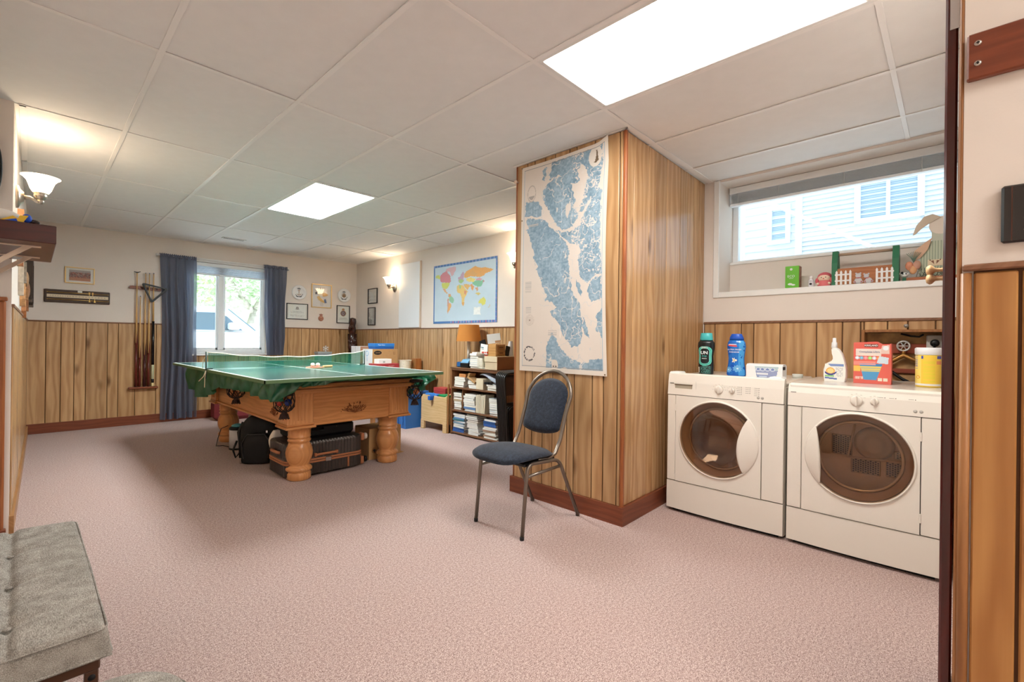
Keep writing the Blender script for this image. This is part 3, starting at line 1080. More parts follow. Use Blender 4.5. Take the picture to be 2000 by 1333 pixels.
leafy('shrub', 'light green shrub below the right half of the far window', 'shrub', (3.15, 9.7, -0.05),
      [(3.0, 9.7, 0.9, 0.42, 0.3, 0.22), (3.4, 9.8, 0.85, 0.4, 0.3, 0.25)], 0, 900, 0.06,
      [(rline((3.1, 9.7, -0.05), (3.1, 9.7, 0.8), 2), [0.03, 0.02, 0.015])], 'c8d6ba', None)
q = M(); q.box(-9, 15, 21.0, 21.2, -0.05, 4.6); q.box(-9, 15, 20.9, 21.3, 4.6, 4.75)
for k in range(12):
    q.box(-9 + 2 * k, -8.9 + 2 * k, 20.92, 21.0, -0.05, 4.6)
tag(q.build('hedge_wall', pm('hedge_far', (168, 186, 150), 0.9, var=0.3, vscale=3)), 'pale green hedge screen far behind the trees', 'hedge')

# ================================================================== wall lamps
SH = None


def sconce(label, loc, rz, half=False):
    """plate on the wall, curved arm, upturned bell shade; local +Y is out from the wall"""
    t = thing('wall_sconce', label, 'wall lamp', loc, rz, 'bell-shaded wall sconces')
    q = M(); q.lathe([(0.0, 0.0), (0.055, 0.0), (0.052, 0.012), (0.036, 0.02), (0.026, 0.034), (0.0, 0.036)], (0, 0, 0), 24, 'Y', sy=1.35); q.build('wall_plate', NICKEL, t, local=True)
    q = M()
    q.tube([(0, 0.03, 0.0), (0, 0.06, 0.004), (0, 0.075, -0.002), (0, 0.092, -0.012), (0, 0.104, -0.012)], [0.015, 0.012, 0.010, 0.012, 0.013], 10)
    q.ball((0, 0.108, -0.010), 0.018)
    q.lathe([(0.012, -0.002), (0.020, 0.004), (0.030, 0.016), (0.033, 0.026), (0.030, 0.034), (0.034, 0.040), (0.034, 0.046)], (0, 0.108, 0.0), 20)
    q.build('arm', NICKEL, t, local=True)
    prof = [(0.034, 0.044), (0.040, 0.050), (0.050, 0.068), (0.058, 0.095), (0.066, 0.118), (0.080, 0.136), (0.094, 0.146)]
    q = M(); vs = prof + [(r - 0.003, h + 0.001) for r, h in prof[::-1]]
    n = 28
    q.surf(n, len(vs), lambda u, v: (vs[round(v * (len(vs) - 1))][0] * math.cos(2 * PI * u), 0.108 + vs[round(v * (len(vs) - 1))][0] * math.sin(2 * PI * u), vs[round(v * (len(vs) - 1))][1]), True, True)
    q.build('glass_shade', SHADEM, t, local=True)
    q = M(); q.lathe([(0.0, 0.046), (0.014, 0.05), (0.026, 0.075), (0.03, 0.095), (0.022, 0.115), (0.0, 0.122)], (0, 0.108, 0), 14); q.build('bulb', emis('warm_bulb', (255, 226, 190), 6.0), t, local=True)
    lt = bpy.data.lights.new('sconce_lamp', 'POINT'); lt.energy = BULB; lt.color = (1.0, 0.80, 0.56); lt.shadow_soft_size = 0.03
    lo = bpy.data.objects.new('sconce_lamp', lt); COL.objects.link(lo); lo.parent = t; lo.location = (0, 0.108, 0.128)
    return t


tt = NT('opal_glass_lit')
em = tt.n('Emission', Color=lin((255, 232, 200)), Strength=SHADE)
tr = tt.n('BsdfTranslucent', Color=lin((250, 240, 225)))
SHADEM = tt.done(tt.n('AddShader', i0=em, i1=tr))
sconce('lit bell sconce on the left wall above the mounted shelf', (lx(4.25) + 0.001, 4.25, 2.005), -PI / 2)
sconce('lit bell sconce on the right wall beside the white access panel', (XR - 0.001, 6.36, 1.955), PI / 2)
sconce('lit bell sconce half hidden behind the panelled pier', (XR - 0.001, 3.66, 2.00), PI / 2)

# ================================================================== things on the far wall
GOLD = pm('gilt_frame', (222, 190, 130), 0.3, 0.8)
BLK = pm('black_frame', (30, 26, 24), 0.4)


def frame(name, label, cat, c, w, h, axis, fw, fmat, art, mount=(238, 236, 230), group=None, depth=0.018):
    """picture hung flat: axis 'Y' on the far wall, 'X' on the right wall; art(parent,w,h) adds the print"""
    loc = (c[0], YB - 0.001, c[1]) if axis == 'Y' else (XR - 0.001, c[0], c[1])
    t = thing(name, label, cat, loc, 0 if axis == 'Y' else -PI / 2, group)
    q = M()
    q.box(-w / 2, w / 2, -depth, 0, h / 2 - fw, h / 2, 0.002); q.box(-w / 2, w / 2, -depth, 0, -h / 2, -h / 2 + fw, 0.002)
    q.box(-w / 2, -w / 2 + fw, -depth, 0, -h / 2 + fw, h / 2 - fw, 0.002); q.box(w / 2 - fw, w / 2, -depth, 0, -h / 2 + fw, h / 2 - fw, 0.002)
    q.build('frame', fmat, t, local=True)
    q = M(); q.box(-w / 2 + fw, w / 2 - fw, -0.006, -0.001, -h / 2 + fw, h / 2 - fw)
    q.build('mount', pm('mount_%d_%d_%d' % mount, mount, 0.6), t, local=True)
    if art: art(t, w - 2 * fw, h - 2 * fw)
    q = M(); q.box(-w / 2 + fw, w / 2 - fw, -0.0115, -0.0105, -h / 2 + fw, h / 2 - fw)
    q.build('glazing', thin_glass('picture_glass', (252, 252, 252), 0.015), t, local=True)
    return t


def flat(t, name, w, h, nu, nv, colour, x=0.0, z=0.0, y=-0.0066, mat=None):
    return print_sheet(name, mat or printed('print_matt'), nu, nv, lambda u, v: (x + (u - 0.5) * w, y, z + (v - 0.5) * h), colour, t)


def photo_art(t, w, h):
    def c(u, v):
        a = np.zeros((len(u), 3)); n = fbm(u * 9, v * 6, 3); n2 = fbm(u * 22, v * 14, 5)
        a[:] = (176, 150, 138)
        a = a * (0.72 + 0.5 * n)[:, None]
        crowd = (v > 0.3) & (v < 0.78)
        a[crowd & (n2 > 0.5)] = (120, 84, 84)
        a[crowd & (n2 > 0.62)] = (196, 120, 100)
        a[v > 0.8] = (186, 176, 172)
        a[v < 0.28] = (196, 140, 112)
        return np.clip(a, 0, 255)
    flat(t, 'photograph', w * 0.78, h * 0.74, 40, 24, c)


frame('framed_photograph', 'small gilt framed photograph of a crowd above the wooden scoreboard', 'picture', (0.402, 1.858), 0.262, 0.192, 'Y', 0.010, GOLD, photo_art)

# snooker scoreboard with brass rails and sliding pointers
t = thing('scoreboard', 'long dark wooden billiard scoreboard with two brass rails', 'scoreboard', (0.388, YB - 0.001, 1.60))
q = M(); q.box(-0.288, 0.288, -0.02, 0, -0.076, 0.076, 0.006); q.build('board', wood('dark_walnut', (74, 50, 34), (48, 30, 22), 'X', 0.3, 0.03, 8, knots=False), t, local=True)
for z in (0.042, -0.040):
    q = M(); q.tube([(-0.262, -0.032, z), (0.27, -0.032, z)], 0.0045, 8); q.box(-0.266, -0.258, -0.036, -0.018, z - 0.004, z + 0.004); q.box(0.266, 0.274, -0.036, -0.018, z - 0.004, z + 0.004); q.build('rail', BRASS, t, local=True)
q = M(); q.box(-0.266, 0.272, -0.024, -0.019, -0.017, 0.018); q.build('number_strip', pm('number_strip_cream', (226, 208, 178), 0.5), t, local=True)
text('numerals', '1   2   3   4   5   6   7   8   9   10   11   12   13   14   15   16   17   18   19   20', 0.0155, INK, t, (0.003, -0.0245, 0.0), FACE_MY, 0.0002)
for x, z, s in ((0.098, 0.042, -1), (0.128, 0.042, -1), (0.10, -0.040, 1), (0.146, -0.040, 1)):
    q = M(); q.prism([(x - 0.010, z - s * 0.018), (x + 0.010, z - s * 0.018), (x + 0.004, z - s * 0.004), (x + 0.003, z + s * 0.022), (x - 0.003, z + s * 0.022), (x - 0.004, z - s * 0.004)], 'Y', -0.040, -0.034); q.build('pointer', BRASS, t, local=True)
q = M(); q.box(-0.005, 0.035, -0.024, -0.019, 0.050, 0.074, 0.001); q.build('label_plate', PAPER, t, local=True)

# cue rack, cues, triangle, bridge
RACK = wood('rack_mahogany', (156, 92, 62), (116, 60, 40), 'X', 0.35, 0.05, 8, knots=False)
t = thing('cue_rack', 'wooden cue rack in two rails on the far wall beside the left curtain', 'rack', (1.01, YB - 0.005, 0.46))
q = M(); q.prism([(0.855, 1.760), (0.868, 1.781), (0.89, 1.786), (1.16, 1.771), (1.185, 1.766), (1.192, 1.752), (1.18, 1.738), (1.155, 1.736), (0.88, 1.747), (0.865, 1.749)], 'Y', YB - 0.030, YB - 0.001); q.build('upper_rail', RACK, t)
for x in (0.935, 0.99, 1.045, 1.10, 1.14):
    q = M(); q.box(x - 0.004, x + 0.004, YB - 0.047, YB - 0.03, 1.748, 1.772, 0.002); q.build('clip', BLACK, t)
q = M(); q.box(0.862, 1.162, YB - 0.075, YB - 0.001, 0.458, 0.486, 0.008); q.build('foot_rail', RACK, t)
MAPLE = wood('cue_maple', (226, 186, 128), (200, 156, 98), 'Z', 0.25, 0.05, 20, knots=False)
ROSE = wood('cue_rosewood', (122, 52, 40), (80, 30, 24), 'Z', 0.25, 0.05, 14, knots=False)


def cue(label, x, ztop, butt, zj, style, name='cue'):
    t = thing(name, label, 'cue', (x, YB - 0.042, 0.4865), group='cues standing in the wall rack')
    L = ztop - 0.487
    j = zj - 0.487
    if style == 'points':
        q = M(); q.lathe([(0.0125, j - 0.08), (0.0052, L - 0.012)], (0, 0, 0), 10); q.build('shaft', MAPLE, t, local=True)
        q = M(); q.lathe([(0.0155, 0.006), (0.0128, j)], (0, 0, 0), 10); q.build('butt', butt, t, local=True)
        for k in range(4):
            a = k * PI / 2 + 0.4
            ca, sa = math.cos(a), math.sin(a)
            q = M(); q.add([(0.0134 * ca - 0.008 * sa, 0.0134 * sa + 0.008 * ca, j - 0.02), (0.0134 * ca + 0.008 * sa, 0.0134 * sa - 0.008 * ca, j - 0.02), (0.0122 * ca, 0.0122 * sa, j + 0.17), (0.006 * ca, 0.006 * sa, j)], [(0, 1, 2), (0, 2, 3), (1, 3, 2), (0, 3, 1)]); q.build('splice', butt, t, local=True)
    else:
        q = M(); q.lathe([(0.0105, 0.85), (0.0052, L - 0.012)], (0, 0, 0), 10); q.build('shaft', MAPLE, t, local=True)
        for nm, a, b, mt in (('sleeve', 0.28, 0.85, butt), ('grip', 0.095, 0.28, pm('cue_linen', (196, 196, 160), 0.8)), ('cap', 0.045, 0.095, butt), ('bumper', 0.0, 0.045, pm('cue_ivory', (232, 214, 160), 0.4))):
            q = M(); q.lathe([(0.0150, a), (0.0145, b)], (0, 0, 0), 12); q.build(nm, mt, t, local=True)
    q = M(); q.lathe([(0.0054, L - 0.012), (0.005, L)], (0, 0, 0), 8); q.build('tip', pm('cue_tip', (70, 90, 120), 0.7), t, local=True)
    if style == 'points':
        q = M(); q.lathe([(0.013, 0.0), (0.0155, 0.006)], (0, 0, 0), 10); q.build('bumper', BLACK, t, local=True)
    return t


rest = cue('tall cue with a dark cross-head bridge on its tip, leftmost in the wall rack', 0.935, 1.965, ROSE, 1.05, 'points', 'bridge_stick')
q = M(); q.prism([(-0.034, 1.472), (-0.030, 1.480), (0, 1.476), (0.034, 1.484), (0.036, 1.478), (0.02, 1.470), (0.006, 1.462), (-0.006, 1.462), (-0.02, 1.469)], 'Y', -0.008, 0.004); q.build('bridge_head', BLACK, rest, local=True)
cue('short half-length cue second from the left in the wall rack', 0.972, 1.66, ROSE, 0.86, 'points')
cue('cue with a dark rosewood butt in the middle of the wall rack', 1.022, 1.963, pm('rosewood_dark', (70, 28, 26), 0.3), 0.90, 'points')
cue('cue with a reddish butt right of the middle in the wall rack', 1.062, 1.962, ROSE, 0.92, 'points')
cue('cue with a black sleeve and pale linen grip, rightmost in the wall rack', 1.106, 1.968, pm('cue_black', (24, 20, 22), 0.25), 1.2, 'sleeve')
t = thing('rack_triangle', 'black triangular ball rack hanging on the cue rack', 'ball rack', (1.09, YB - 0.068, 1.72))
def rounded(pts, r, n=5):
    out = []
    k = len(pts)
    for i in range(k):
        p, a, b = Vector(pts[i]), Vector(pts[i - 1]), Vector(pts[(i + 1) % k])
        u, v = (a - p).normalized(), (b - p).normalized()
        for j in range(n + 1):
            s = j / n
            out.append(tuple((p + u * r) * (1 - s) ** 2 + p * 2 * s * (1 - s) + (p + v * r) * s ** 2))
    return out
oc = rounded([(0.975, 1.828), (1.262, 1.768), (1.078, 1.565)], 0.035)
ic = rounded([(1.00, 1.806), (1.222, 1.760), (1.082, 1.602)], 0.022)
q = M(); n = len(oc); Y0_, Y1_ = YB - 0.098, YB - 0.062
vs = [(x, Y0_, z) for x, z in oc] + [(x, Y0_, z) for x, z in ic] + [(x, Y1_, z) for x, z in oc] + [(x, Y1_, z) for x, z in ic]
fs = []
for i in range(n):
    j = (i + 1) % n
    fs += [(i, j, n + j, n + i), (2 * n + i, 3 * n + i, 3 * n + j, 2 * n + j), (i, 2 * n + i, 2 * n + j, j), (n + i, n + j, 3 * n + j, 3 * n + i)]
q.add(vs, fs); q.build('frame', BLACK, t)
q = M(); q.tube([(1.0, YB - 0.03, 1.812), (1.0, YB - 0.1, 1.812)], 0.005, 6); q.build('peg', BLACK, t)


# plates, certificates, crests
def ship_plate(label, x, z, seed):
    t = thing('decorative_plate', label, 'plate', (x, YB - 0.001, z), group='white crest plates on the far wall')
    q = M(); q.lathe([(0.0, 0.0), (0.07, 0.0), (0.112, -0.018), (0.116, -0.022), (0.112, -0.024), (0.076, -0.010), (0.072, -0.008), (0.0, -0.008)], (0, 0, 0), 36, 'Y'); q.build('plate', pm('glazed_china', (232, 234, 236), 0.2), t, local=True)
    g = pm('crest_ink', (70, 74, 84), 0.5); b = pm('crest_bronze', (150, 116, 84), 0.5)
    q = M(); q.tube([(0.062 * math.cos(a), -0.0095, 0.062 * math.sin(a) - 0.004) for a in [k * PI / 12 for k in range(-10, 0)]], 0.0035, 6)
    q.tube([(-0.045, -0.0095, -0.062), (-0.02, -0.0095, -0.072), (0.0, -0.0095, -0.066), (0.02, -0.0095, -0.072), (0.045, -0.0095, -0.062)], 0.005, 6)
    q.build('ribbon_crest', g, t, local=True)
    q = M(); q.prism([(-0.024, 0.05), (0.024, 0.05), (0.03, 0.068), (0.012, 0.06), (0, 0.08), (-0.012, 0.06), (-0.03, 0.068)], 'Y', -0.0105, -0.0085)
    q.build('crown_crest', g, t, local=True)
    q = M()
    if seed == 0:
        q.box(-0.004, 0.004, -0.011, -0.0085, -0.045, 0.045); q.box(-0.022, 0.022, -0.011, -0.0085, 0.026, 0.032)
        q.tube([(0.034 * math.cos(a), -0.0095, 0.034 * math.sin(a) - 0.01) for a in [math.radians(k) for k in range(200, 345, 16)]], 0.004, 6)
    else:
        q.tube([(0.034 * math.cos(a), -0.0095, 0.034 * math.sin(a)) for a in [math.radians(k) for k in range(0, 360, 20)]], 0.004, 6, closed=True)
        q.prism([(-0.02, -0.03), (0.02, -0.03), (0.026, 0.0), (0, 0.034), (-0.026, 0.0)], 'Y', -0.0105, -0.0085)
    q.build('anchor_crest', b, t, local=True)


ship_plate('white plate with an anchor crest, nearest the right curtain', 2.972, 1.875, 0)
ship_plate('white plate with a round crest, nearest the room corner', 3.728, 1.888, 1)


def diploma(seed, crest):
    def art(t, w, h):
        def c(u, v):
            a = np.full((len(u), 3), 236.0); a[:, 2] = 230
            ln = ((v * 22) % 1 < 0.32) & (v > 0.12) & (v < 0.62) & (np.abs(u - 0.5) < 0.40 * (0.5 + 0.5 * vnoise(np.floor(v * 22) * 1.7, v * 0 + seed, seed)))
            a[ln & (vnoise(u * 60, np.floor(v * 22), seed) > 0.3)] = (196, 192, 188)
            bd = (np.abs(u - 0.5) > 0.46) ^ (np.abs(u - 0.5) > 0.47)
            a[bd & (np.abs(v - 0.5) < 0.46)] = (206, 198, 186)
            if crest:
                d = np.hypot((u - 0.5) * w, (v - 0.74) * h)
                a[d < 0.022] = (120, 112, 110); a[d < 0.011] = (220, 214, 206)
                a[(np.abs(u - 0.5) * w < 0.03) & (np.abs(v - 0.66) < 0.015)] = (130, 122, 118)
            return a
        flat(t, 'certificate_sheet', w * 0.97, h * 0.96, 48, 40, c)
    return art


def badge_art(t, w, h):
    def c(u, v):
        a = np.full((len(u), 3), 236.0); a[:, 2] = 228
        x, y = (u - 0.5) * w, (v - 0.56) * h
        d = np.hypot(x, y)
        a[d < 0.052] = (186, 140, 104); a[d < 0.040] = (92, 84, 100); a[d < 0.026] = (176, 150, 140); a[d < 0.014] = (110, 92, 110)
        a[(d > 0.044) & (d < 0.052) & (np.sin(np.arctan2(y, x) * 14) > 0)] = (140, 96, 76)
        a[(np.abs(x) < 0.022) & (y > 0.055) & (y < 0.09) & (np.abs(x) < 0.1 - y)] = (190, 140, 96)
        a[(np.abs(x) < 0.07) & (np.abs(y + 0.09) < 0.005)] = (190, 184, 176)
        a[(np.abs(x) < 0.085) & (np.abs(y + 0.11) < 0.003)] = (196, 190, 182)
        return a
    flat(t, 'crest_sheet', w * 0.97, h * 0.97, 44, 56, c)


def abstract_art(t, w, h):
    def c(u, v):
        a = np.full((len(u), 3), 228.0); a[:, 1] = 226; a[:, 2] = 224
        a[np.hypot(u - 0.46, v - 0.66) < 0.17] = (246, 238, 214)
        a[inpoly(u, v, [(0.54, 0.62), (0.68, 0.66), (0.86, 0.58), (0.74, 0.50), (0.56, 0.48)])] = (226, 176, 104)
        a[inpoly(u, v, [(0.24, 0.46), (0.34, 0.5), (0.62, 0.30), (0.72, 0.18), (0.5, 0.22), (0.3, 0.34)])] = (222, 184, 112)
        a[inpoly(u, v, [(0.62, 0.34), (0.72, 0.38), (0.78, 0.2), (0.66, 0.18)])] = (90, 116, 160)
        a[np.hypot((u - 0.5) * 1.0, v - 0.13) < 0.10] = (214, 210, 206)
        a[inpoly(u, v, [(0.14, 0.64), (0.26, 0.7), (0.28, 0.58), (0.16, 0.56)])] = (104, 104, 110)
        a[(np.abs(u - 0.5) < 0.16) & (v > 0.8) & (v < 0.9) & (np.sin(u * 60) > 0)] = (150, 140, 138)
        return a
    flat(t, 'art_print', w * 0.99, h * 0.99, 44, 56, c)


frame('framed_artwork', 'gilt framed picture of loose yellow and blue shapes between the two plates', 'picture', (3.342, 1.845), 0.338, 0.39, 'Y', 0.012, GOLD, abstract_art, (228, 226, 224))
frame('framed_certificate', 'wide black framed certificate under the left crest plate', 'certificate', (2.950, 1.568), 0.335, 0.255, 'Y', 0.011, BLK, diploma(2, True))
frame('framed_certificate', 'black framed sheet with a round crown crest under the right plate', 'certificate', (3.720, 1.56), 0.235, 0.305, 'Y', 0.011, BLK, badge_art)
t = thing('wall_badge', 'small reddish crown and shield badge below the gilt picture', 'badge', (3.335, YB - 0.001, 1.485))
q = M(); q.lathe([(0.0, 0.0), (0.045, 0.0), (0.042, -0.01), (0.0, -0.014)], (0, 0, -0.012), 20, 'Y', sy=1.0); q.build('shield', pm('badge_copper', (196, 140, 116), 0.5), t, local=True)
q = M(); q.tube([(0.034 * math.cos(k * PI / 9), -0.012, -0.012 + 0.034 * math.sin(k * PI / 9)) for k in range(18)], 0.004, 6, closed=True); q.box(-0.022, 0.022, -0.017, -0.012, -0.02, -0.008); q.build('rope_ring', pm('badge_rope', (170, 104, 84), 0.5), t, local=True)
q = M(); q.prism([(-0.02, 0.034), (0.02, 0.034), (0.03, 0.062), (0.012, 0.05), (0, 0.07), (-0.012, 0.05), (-0.03, 0.062)], 'Y', -0.012, -0.002); q.build('crown', pm('badge_crown', (160, 100, 82), 0.5), t, local=True)
# certificates on the right wall (frame() uses local X to the right when looking at the wall)
frame('framed_certificate', 'tall black framed certificate on the right wall, the upper of the pair near the corner', 'certificate', (7.03, 1.862), 0.30, 0.252, 'X', 0.012, BLK, diploma(5, False))
frame('framed_certificate', 'narrow black framed sheet on the right wall, the lower of the pair near the corner', 'certificate', (7.055, 1.522), 0.235, 0.30, 'X', 0.012, BLK, diploma(8, False), (230, 234, 228))
# white access panel
t = thing('access_panel', 'plain white flush panel on the right wall between sconce and world map', 'panel', (XR - 0.001, 5.93, 1.80))
q = M(); q.box(XR - 0.022, XR - 0.001, 5.655, 6.215, 1.320, 2.295, 0.003); q.build('leaf', pm('panel_white', (232, 236, 240), 0.5), t)
q = M(); q.box(XR - 0.030, XR - 0.001, 5.640, 5.656, 1.315, 2.30, 0.002); q.build('edge_strip', pm('panel_edge', (216, 196, 176), 0.6), t)

# world map poster
CHART_LAND = [[(0.052,0.83),(0.146,0.825),(0.22,0.813),(0.258,0.782),(0.265,0.749),(0.223,0.741),(0.124,0.75),(0.048,0.757)],[(0.08,0.745),(0.186,0.733),(0.265,0.731),(0.307,0.718),(0.367,0.682),(0.425,0.657),(0.471,0.633),(0.528,0.61),(0.561,0.592),(0.594,0.577),(0.6,0.55),(0.59,0.521),(0.598,0.51),(0.6,0.468),(0.627,0.413),(0.629,0.372),(0.67,0.346),(0.721,0.308),(0.742,0.271),(0.749,0.222),(0.745,0.174),(0.726,0.141),(0.687,0.122),(0.636,0.118),(0.584,0.144),(0.53,0.182),(0.486,0.224),(0.442,0.25),(0.386,0.281),(0.462,0.309),(0.351,0.338),(0.306,0.334),(0.339,0.36),(0.281,0.401),(0.245,0.446),(0.208,0.487),(0.231,0.508),(0.171,0.538),(0.194,0.506),(0.167,0.568),(0.141,0.626),(0.102,0.67),(0.05,0.684),(0.101,0.694),(0.074,0.724)],[(0.267,0.863),(0.337,0.878),(0.302,0.882),(0.36,0.893),(0.417,0.909),(0.485,0.905),(0.574,0.878),(0.607,0.856),(0.629,0.824),(0.641,0.801),(0.662,0.777),(0.642,0.754),(0.685,0.724),(0.696,0.706),(0.665,0.679),(0.634,0.669),(0.592,0.659),(0.515,0.665),(0.447,0.688),(0.401,0.719),(0.353,0.759),(0.305,0.791),(0.274,0.826)],[(0.392,0.988),(0.635,0.991),(0.84,0.98),(0.937,0.978),(0.944,0.908),(0.922,0.841),(0.904,0.811),(0.797,0.764),(0.747,0.718),(0.706,0.722),(0.735,0.77),(0.765,0.801),(0.784,0.849),(0.793,0.886),(0.731,0.931),(0.679,0.912),(0.702,0.858),(0.596,0.858),(0.552,0.884),(0.451,0.918),(0.348,0.899),(0.353,0.926),(0.375,0.977)],[(0.27,0.963),(0.323,0.97),(0.312,0.94),(0.289,0.906),(0.265,0.927)],[(0.425,0.664),(0.504,0.653),(0.603,0.645),(0.666,0.653),(0.728,0.669),(0.748,0.701),(0.807,0.738),(0.846,0.792),(0.914,0.809),(0.943,0.782),(0.936,0.701),(0.929,0.603),(0.943,0.468),(0.959,0.486),(0.956,0.439),(0.844,0.428),(0.806,0.406),(0.767,0.412),(0.717,0.438),(0.706,0.475),(0.685,0.513),(0.732,0.542),(0.711,0.573),(0.668,0.585),(0.605,0.585),(0.561,0.609),(0.494,0.632)],[(0.844,0.416),(0.947,0.428),(0.959,0.337),(0.885,0.32),(0.847,0.317),(0.818,0.341),(0.807,0.378)],[(0.4,0.186),(0.445,0.165),(0.479,0.127),(0.554,0.094),(0.638,0.066),(0.729,0.052),(0.74,0.02),(0.598,0.016),(0.535,0.031),(0.461,0.012),(0.345,0.014),(0.331,0.078),(0.346,0.139)],[(0.896,0.26),(0.969,0.29),(0.981,0.189),(0.955,0.158),(0.898,0.197)],[(0.739,0.044),(0.855,0.07),(0.985,0.069),(0.991,0.018),(0.74,0.02)],[(0.678,0.427),(0.708,0.41),(0.744,0.372),(0.74,0.352),(0.71,0.361),(0.689,0.394)],[(0.762,0.258),(0.793,0.214),(0.833,0.166),(0.775,0.174),(0.749,0.214)]]
WORLD_LAND = [((214,168,176),[(0.205,0.879),(0.224,0.918),(0.283,0.936),(0.35,0.939),(0.39,0.925),(0.378,0.88),(0.352,0.829),(0.32,0.779),(0.3,0.809),(0.278,0.868),(0.232,0.875)]),((206,120,132),[(0.116,0.823),(0.152,0.86),(0.218,0.891),(0.252,0.844),(0.287,0.783),(0.302,0.712),(0.283,0.687),(0.249,0.685),(0.209,0.694),(0.129,0.705),(0.112,0.752)]),((196,206,96),[(0.04,0.835),(0.099,0.843),(0.117,0.794),(0.108,0.76),(0.068,0.773),(0.034,0.793)]),((204,212,92),[(0.136,0.692),(0.263,0.681),(0.283,0.684),(0.258,0.621),(0.238,0.588),(0.219,0.581),(0.192,0.594),(0.152,0.606),(0.137,0.65)]),((222,160,110),[(0.156,0.598),(0.199,0.586),(0.22,0.535),(0.247,0.511),(0.234,0.498),(0.2,0.537),(0.17,0.568)]),((214,150,92),[(0.256,0.503),(0.294,0.492),(0.308,0.449),(0.271,0.439)]),((128,190,152),[(0.275,0.445),(0.308,0.452),(0.349,0.425),(0.359,0.39),(0.337,0.343),(0.311,0.339),(0.272,0.397)]),((226,160,90),[(0.258,0.329),(0.291,0.347),(0.312,0.304),(0.293,0.257),(0.274,0.195),(0.259,0.161),(0.253,0.245)]),((206,140,120),[(0.245,0.427),(0.269,0.425),(0.273,0.341),(0.259,0.259),(0.251,0.162),(0.247,0.343)]),((232,164,84),[(0.519,0.805),(0.565,0.845),(0.683,0.899),(0.724,0.867),(0.83,0.858),(0.951,0.803),(0.899,0.779),(0.832,0.762),(0.807,0.727),(0.754,0.708),(0.7,0.728),(0.62,0.738),(0.554,0.72),(0.514,0.739)]),((232,212,112),[(0.555,0.707),(0.621,0.725),(0.688,0.69),(0.662,0.654),(0.596,0.655),(0.555,0.68)]),((210,150,160),[(0.688,0.69),(0.741,0.703),(0.788,0.678),(0.755,0.656),(0.702,0.662)]),((120,188,148),[(0.636,0.644),(0.688,0.664),(0.762,0.655),(0.795,0.664),(0.809,0.631),(0.771,0.564),(0.717,0.563),(0.663,0.602)]),((228,150,84),[(0.603,0.615),(0.643,0.617),(0.667,0.562),(0.646,0.505),(0.625,0.553)]),((222,170,92),[(0.517,0.625),(0.596,0.622),(0.611,0.581),(0.572,0.532),(0.531,0.576)]),((186,150,176),[(0.421,0.738),(0.46,0.773),(0.492,0.835),(0.512,0.819),(0.514,0.739),(0.495,0.674),(0.449,0.673),(0.425,0.696)]),((150,190,120),[(0.435,0.709),(0.474,0.724),(0.509,0.686),(0.476,0.65),(0.436,0.668)]),((228,190,104),[(0.404,0.611),(0.45,0.626),(0.51,0.605),(0.531,0.563),(0.573,0.505),(0.547,0.455),(0.522,0.403),(0.517,0.323),(0.505,0.281),(0.484,0.326),(0.475,0.407),(0.454,0.477),(0.406,0.508),(0.396,0.564)]),((228,156,72),[(0.481,0.34),(0.518,0.337),(0.509,0.284),(0.493,0.285)]),((150,196,132),[(0.437,0.627),(0.477,0.616),(0.471,0.569),(0.445,0.559)]),((216,130,100),[(0.519,0.524),(0.559,0.513),(0.54,0.455),(0.52,0.47)]),((212,206,86),[(0.739,0.334),(0.775,0.377),(0.821,0.399),(0.842,0.34),(0.837,0.283),(0.804,0.265),(0.77,0.306),(0.743,0.301)]),((214,190,100),[(0.693,0.468),(0.733,0.477),(0.773,0.448),(0.734,0.432)]),((200,140,150),[(0.802,0.664),(0.815,0.636),(0.796,0.613),(0.789,0.633)]),((214,170,110),[(0.872,0.21),(0.908,0.272),(0.898,0.235)]),((210,150,110),[(0.691,0.559),(0.724,0.556),(0.732,0.503),(0.706,0.493)]),((236,238,236),[(0.669,0.247),(0.771,0.242),(0.77,0.125),(0.664,0.132)])]

t = thing('world_map', 'laminated political world map with a blue border on the right wall', 'map', (XR - 0.001, 4.695, 1.775))


def wcol(u, v):
    a = np.zeros((len(u), 3)); n = fbm(u * 5, v * 5, 9)
    a[:] = (194, 212, 224); a += ((n - 0.5) * 16)[:, None]
    j = 0.010
    du = (fbm(u * 26, v * 26, 21) - 0.5) * 2.4 * j; dv = (fbm(u * 26, v * 26, 33) - 0.5) * 2.4 * j
    for c, p in WORLD_LAND:
        c = tuple(0.82 * q + 38 for q in c)
        k = inpoly(u + du, v + dv, p)
        a[k] = c
        a[k & (fbm(u * 34, v * 34, 77) > 0.60)] = np.array(c) * 0.88 + 20
    for g in np.linspace(0.1, 0.9, 9):
        a[(np.abs(u - g) < 0.0025)] = a[(np.abs(u - g) < 0.0025)] * 0.94
        a[(np.abs(v - g) < 0.0025)] = a[(np.abs(v - g) < 0.0025)] * 0.94
    b = (u < 0.018) | (u > 0.98) | (v < 0.034) | (v > 0.968)
    a[b] = (86, 128, 184)
    fl = b & (v < 0.034) & (u > 0.3) & (np.sin(u * 150) > 0.2)
    a[fl] = (150, 160, 200); a[fl & (np.sin(u * 61) > 0.4)] = (176, 110, 150)
    fl = b & (v > 0.968) & (np.sin(u * 120) > 0.3)
    a[fl] = (130, 150, 200)
    a[b & (u > 0.98) & (np.sin(v * 90) > 0.4)] = (120, 130, 190)
    return np.clip(a, 0, 255)


print_sheet('map_sheet', printed('print_laminated', 0.5), 150, 110,
            lambda u, v: (-0.0075 - 0.004 * np.sin(u * 9) * np.sin(v * 7), 0.645 - 1.29 * u, -0.408 + 0.816 * v), wcol, t)
q = M(); q.box(-0.0012, 0, -0.646, 0.646, -0.409, 0.409); q.build('backing', PAPER, t, local=True)

